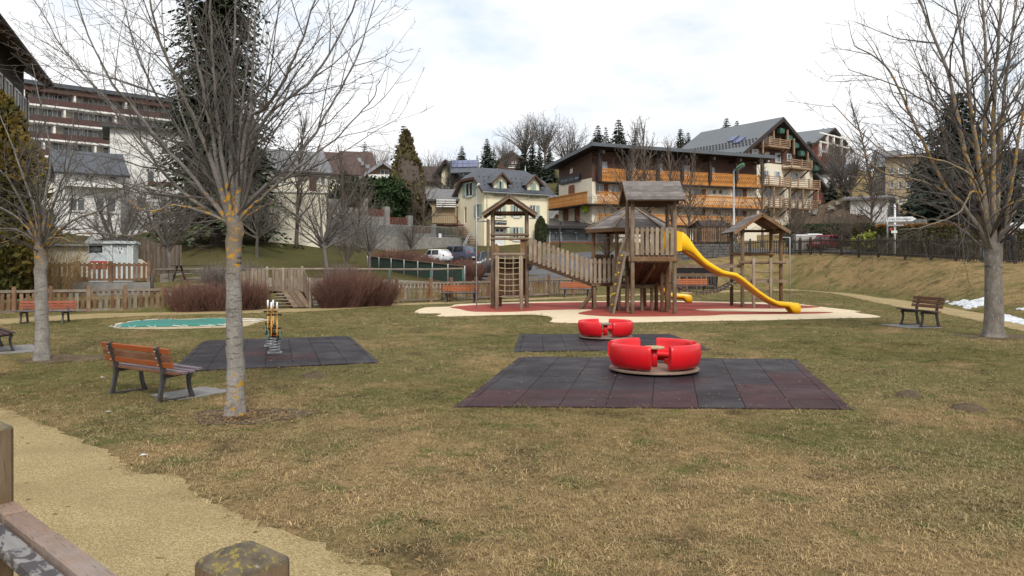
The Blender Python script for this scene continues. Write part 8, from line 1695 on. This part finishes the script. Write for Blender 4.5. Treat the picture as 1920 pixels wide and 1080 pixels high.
leaf_mass('clipped_bush', 'small dark clipped bush above the stepped wall beside the rounded evergreen', 'bush', GP(742, 77), (2.0, 1.8, 1.6), 1500, .25, M['yew'], lump=.05)
leaf_mass('cone_cypress', 'dark clipped cone cypress standing against the cream house', 'tree', HF.P(HF.u(1001), 3.35, 1.2), (1.15, 1.1, 2.75), 3200, .16, M['cypress'], 'column', .9, lump=.02)
leaf_mass('clipped_hedge', 'long clipped olive hedge along the road behind the dark fence', 'hedge', GP(1758, 47.5), (6.6, 1.3, 1.75), 9000, .15, M['hedge'], 'box', .2, R(-27)); leaf_mass('russet_hedge', 'russet brown flat top of the clipped hedge by the road', 'hedge', GP(1758, 47.6) + V((0, 0, 1.72)), (6.6, 1.3, .16), 5000, .14, M['brown_leaf'], 'box', .6, R(-27))
leaf_mass('clipped_hedge', 'second clipped olive hedge near the person behind the big trunk', 'hedge', GP(1868, 43.8), (3.2, 1.2, 1.6), 4000, .15, M['hedge'], 'box', .2, R(-27))
leaf_mass('yellow_bush', 'low yellow green bush beside the foot of the signpost', 'bush', GP(1641, 52), (3.0, 1.8, 1.3), 2500, .22, M['laurel'], lump=.12); leaf_mass('dark_hedge', 'dark green hedge behind the red car and waste containers', 'hedge', GP(1555, 68), (7.0, 1.6, 1.9), 4500, .2, M['yew'], 'box', .3, R(-20)); leaf_mass('dark_hedge', 'low olive hedge above the dark green hedge', 'hedge', GP(1560, 76), (9.0, 1.6, 1.6), 3500, .22, M['hedge'], 'box', .3, R(-20)); leaf_mass('dark_hedge', 'short olive hedge behind the yellow green bush', 'hedge', GP(1645, 58), (3.2, 1.3, 1.6), 2200, .2, M['hedge'], 'box', .3, R(-24))
leaf_mass('round_bush', 'dark green bush beside the wooden kiosk', 'bush', GP(1352, 63), (2.2, 1.6, 1.2), 1500, .2, M['yew'])
# ------------------------------------------------------------------ twiggy bushes
def twig_bush(label, loc, w, h, n, mat, r=.006, fan=.55, group=None, name='red_twig_bush'):
    rg = random.Random(int(abs(loc[0] * 53 + loc[1] * 7))); b = MB()
    for _ in range(n):
        a = rg.uniform(0, 6.283); k = rg.random() ** .5; x, y = math.cos(a) * k * w * .24, math.sin(a) * k * w * .22; l = h * rg.uniform(.5, 1.0) * (1.3 if rg.random() < .06 else 1) * (1 - .22 * k * k); f = fan * k * rg.uniform(.5, 1.3)
        P, Rr = curve(V((x, y, 0)), V((math.cos(a) * f + rg.gauss(0, .12), math.sin(a) * f + rg.gauss(0, .12), 1)), l, 4, .09, .03, r, r * .5, rg); b.tube(P, Rr, 3, cap=False)
        for j in range(3): p, d = at_line(P, rg.uniform(.35, .95)); q = side(d, rg.uniform(.35, .7), rg.uniform(0, 6.28), rg); b.tube([p, p + q * l * rg.uniform(.12, .28)], [r * .6, r * .4], 3, cap=False)
    o = thing(name, label, 'bush', loc, 0, group); link('twigs', b.mesh('twigs', mat), WM[o.name], o); return o
g5 = 'leafless red twig bushes'; sr = M['stem_red']
for px, py, w_, h_, lab in ((358, 584, 1.9, 1.05, 'red twig bush by the picket fence end, the first before the footbridge'), (408, 583, 1.6, 1.0, 'red twig bush directly behind the pale trunk'), (462, 581, 1.4, 1.12, 'red twig bush touching the near railing of the footbridge'), (622, 577.5, 1.3, 1.15, 'red twig bush touching the far railing of the footbridge'), (655, 576, 1.7, 1.28, 'tallest red twig bush beyond the footbridge'), (710, 573.5, 1.6, 1.05, 'brighter red twig bush beside the brown picket fence'), (440, 582, 1.4, 1.0, 'red twig bush in the middle of the row before the footbridge'), (684, 574.5, 1.3, 1.1, 'red twig bush in the middle of the row beyond the footbridge')): twig_bush(lab, G(px, py), w_ * 1.25, h_ * (1.28 if px > 560 else 1.1), 680, sr, .0065, .62, g5)
for px, d, w_, h_, lab in ((735, 57, 3.6, 1.3, 'reddish hedge bush above the net fence, furthest from the cars'), (775, 56, 3.0, 1.25, 'reddish hedge bush between net fence and white hatchback'), (825, 52.5, 2.6, 1.0, 'reddish hedge bush low in front of the white hatchback'), (868, 50.5, 2.6, 1.35, 'reddish hedge bush in front of the blue grey estate car'), (800, 54.5, 2.2, 1.1, 'reddish hedge bush at the corner before the white hatchback'), (885, 48, 1.8, 1.3, 'reddish hedge bush beside the pickup truck')): twig_bush(lab, GP(px, d), w_ * 1.2, h_ * 1.1, 520, sr, .011, .6, g5)
for px, d, lab in ((640, 36.5, 'pale brown twiggy plant behind the bushes beyond the footbridge'), (455, 34, 'pale brown twiggy plant behind the bushes before the footbridge'), (415, 33.5, 'second pale brown twiggy plant behind the pale trunk')): twig_bush(lab, GP(px, d), 2.4, 1.25, 420, M['stem_tan'] if False else M['twig_grey'], .008, .7, 'pale twiggy plants', 'twiggy_plant')
for px, d, lab in ((10, 27.6, 'tall tan willow whips at the wall by the picture edge'), (110, 27.8, 'tan willow whips behind the pale tree at the wall'), (60, 27.4, 'tan willow whips between the picture edge and the pale tree')): twig_bush(lab, V((X_(px, d), d, .45)), 1.7, 2.3, 170, M['stem_tan'], .007, .75, 'tan willow whips', 'willow_whips')
# litter on the lawn
for px, py, lab in ((204, 774, 'white paper scrap on the grass before the orange bench'), (192, 709, 'small white paper scrap on the grass beside the orange bench'), (269, 856, 'tiny white pebble at the gravel edge')):
    p = G(px, py); b = MB(); b.add([p + V((x, y, z)) for x, y, z in ((-.03, -.015, .012), (.025, -.02, .02), (.04, .012, .015), (-.02, .02, .022))] + [p + V((0, 0, .022))], [(0, 1, 4), (1, 2, 4), (2, 3, 4), (3, 0, 4), (3, 2, 1, 0)]); b.build('litter', M['sign_white'], None, M=T(p), label=lab, cat='litter')
# bare earth and leaf crumbs round the tree feet
for p, r, lab in ((B1, .62, 'brown earth and leaf crumbs round the foot of the nearest pale tree'), (B2, .55, 'dark earth round the foot of the pale tree by the stone slab'), (B3, .8, 'dark earth round the foot of the big mottled tree')):
    pts = [(p.x + r * (1 + .25 * math.sin(3 * a) + random.uniform(-.12, .12)) * math.cos(a) + .15, p.y + r * .9 * (1 + .2 * math.cos(2 * a)) * math.sin(a)) for a in np.linspace(0, 6.283, 28)[:-1]]
    flat('earth_patch', smooth_poly(pts, 3), .007, M['soil'], jag=.02, label=lab, cat='earth patch', kind='structure')
crm = MB(); rgc = random.Random(5)
for _ in range(2600):
    y = rgc.uniform(4.2, 16); x = y * rgc.uniform(-.68, .7)
    if rgc.random() < .35: a = rgc.uniform(0, 6.28); k = abs(rgc.gauss(0, .55)); x, y = B1.x + .1 + k * math.cos(a), B1.y + k * math.sin(a)
    l, wd, a, t = rgc.uniform(.012, .035), rgc.uniform(.006, .014), rgc.uniform(0, 6.28), rgc.uniform(-.4, .4); c_, s_ = math.cos(a), math.sin(a); z = rgc.uniform(.012, .03)
    if rgc.random() < .85 and pip(MASK[0], np.array([x]), np.array([y]))[0]: continue
    for q_ in range(6):
        if q_ in (0, 3, 4, 5) and pip(MASK[q_], np.array([x]), np.array([y]))[0]: z = .008 if q_ == 0 else .037
    crm.add([(x - c_ * l, y - s_ * l, z), (x + s_ * wd, y - c_ * wd, z + .004), (x + c_ * l, y + s_ * l, z + t * .02 + .004), (x - s_ * wd, y + c_ * wd, z + .006)], [(0, 1, 2, 3)])
M['dead_leaf'] = mk_leaf('dead_leaf', (.16, .085, .04), (.30, .19, .09)); crm.build('leaf_litter', M['dead_leaf'], None, fix=False, kind='stuff', label='crumbs of dead leaves scattered over lawn and gravel', cat='leaf litter')
scatter_grass()
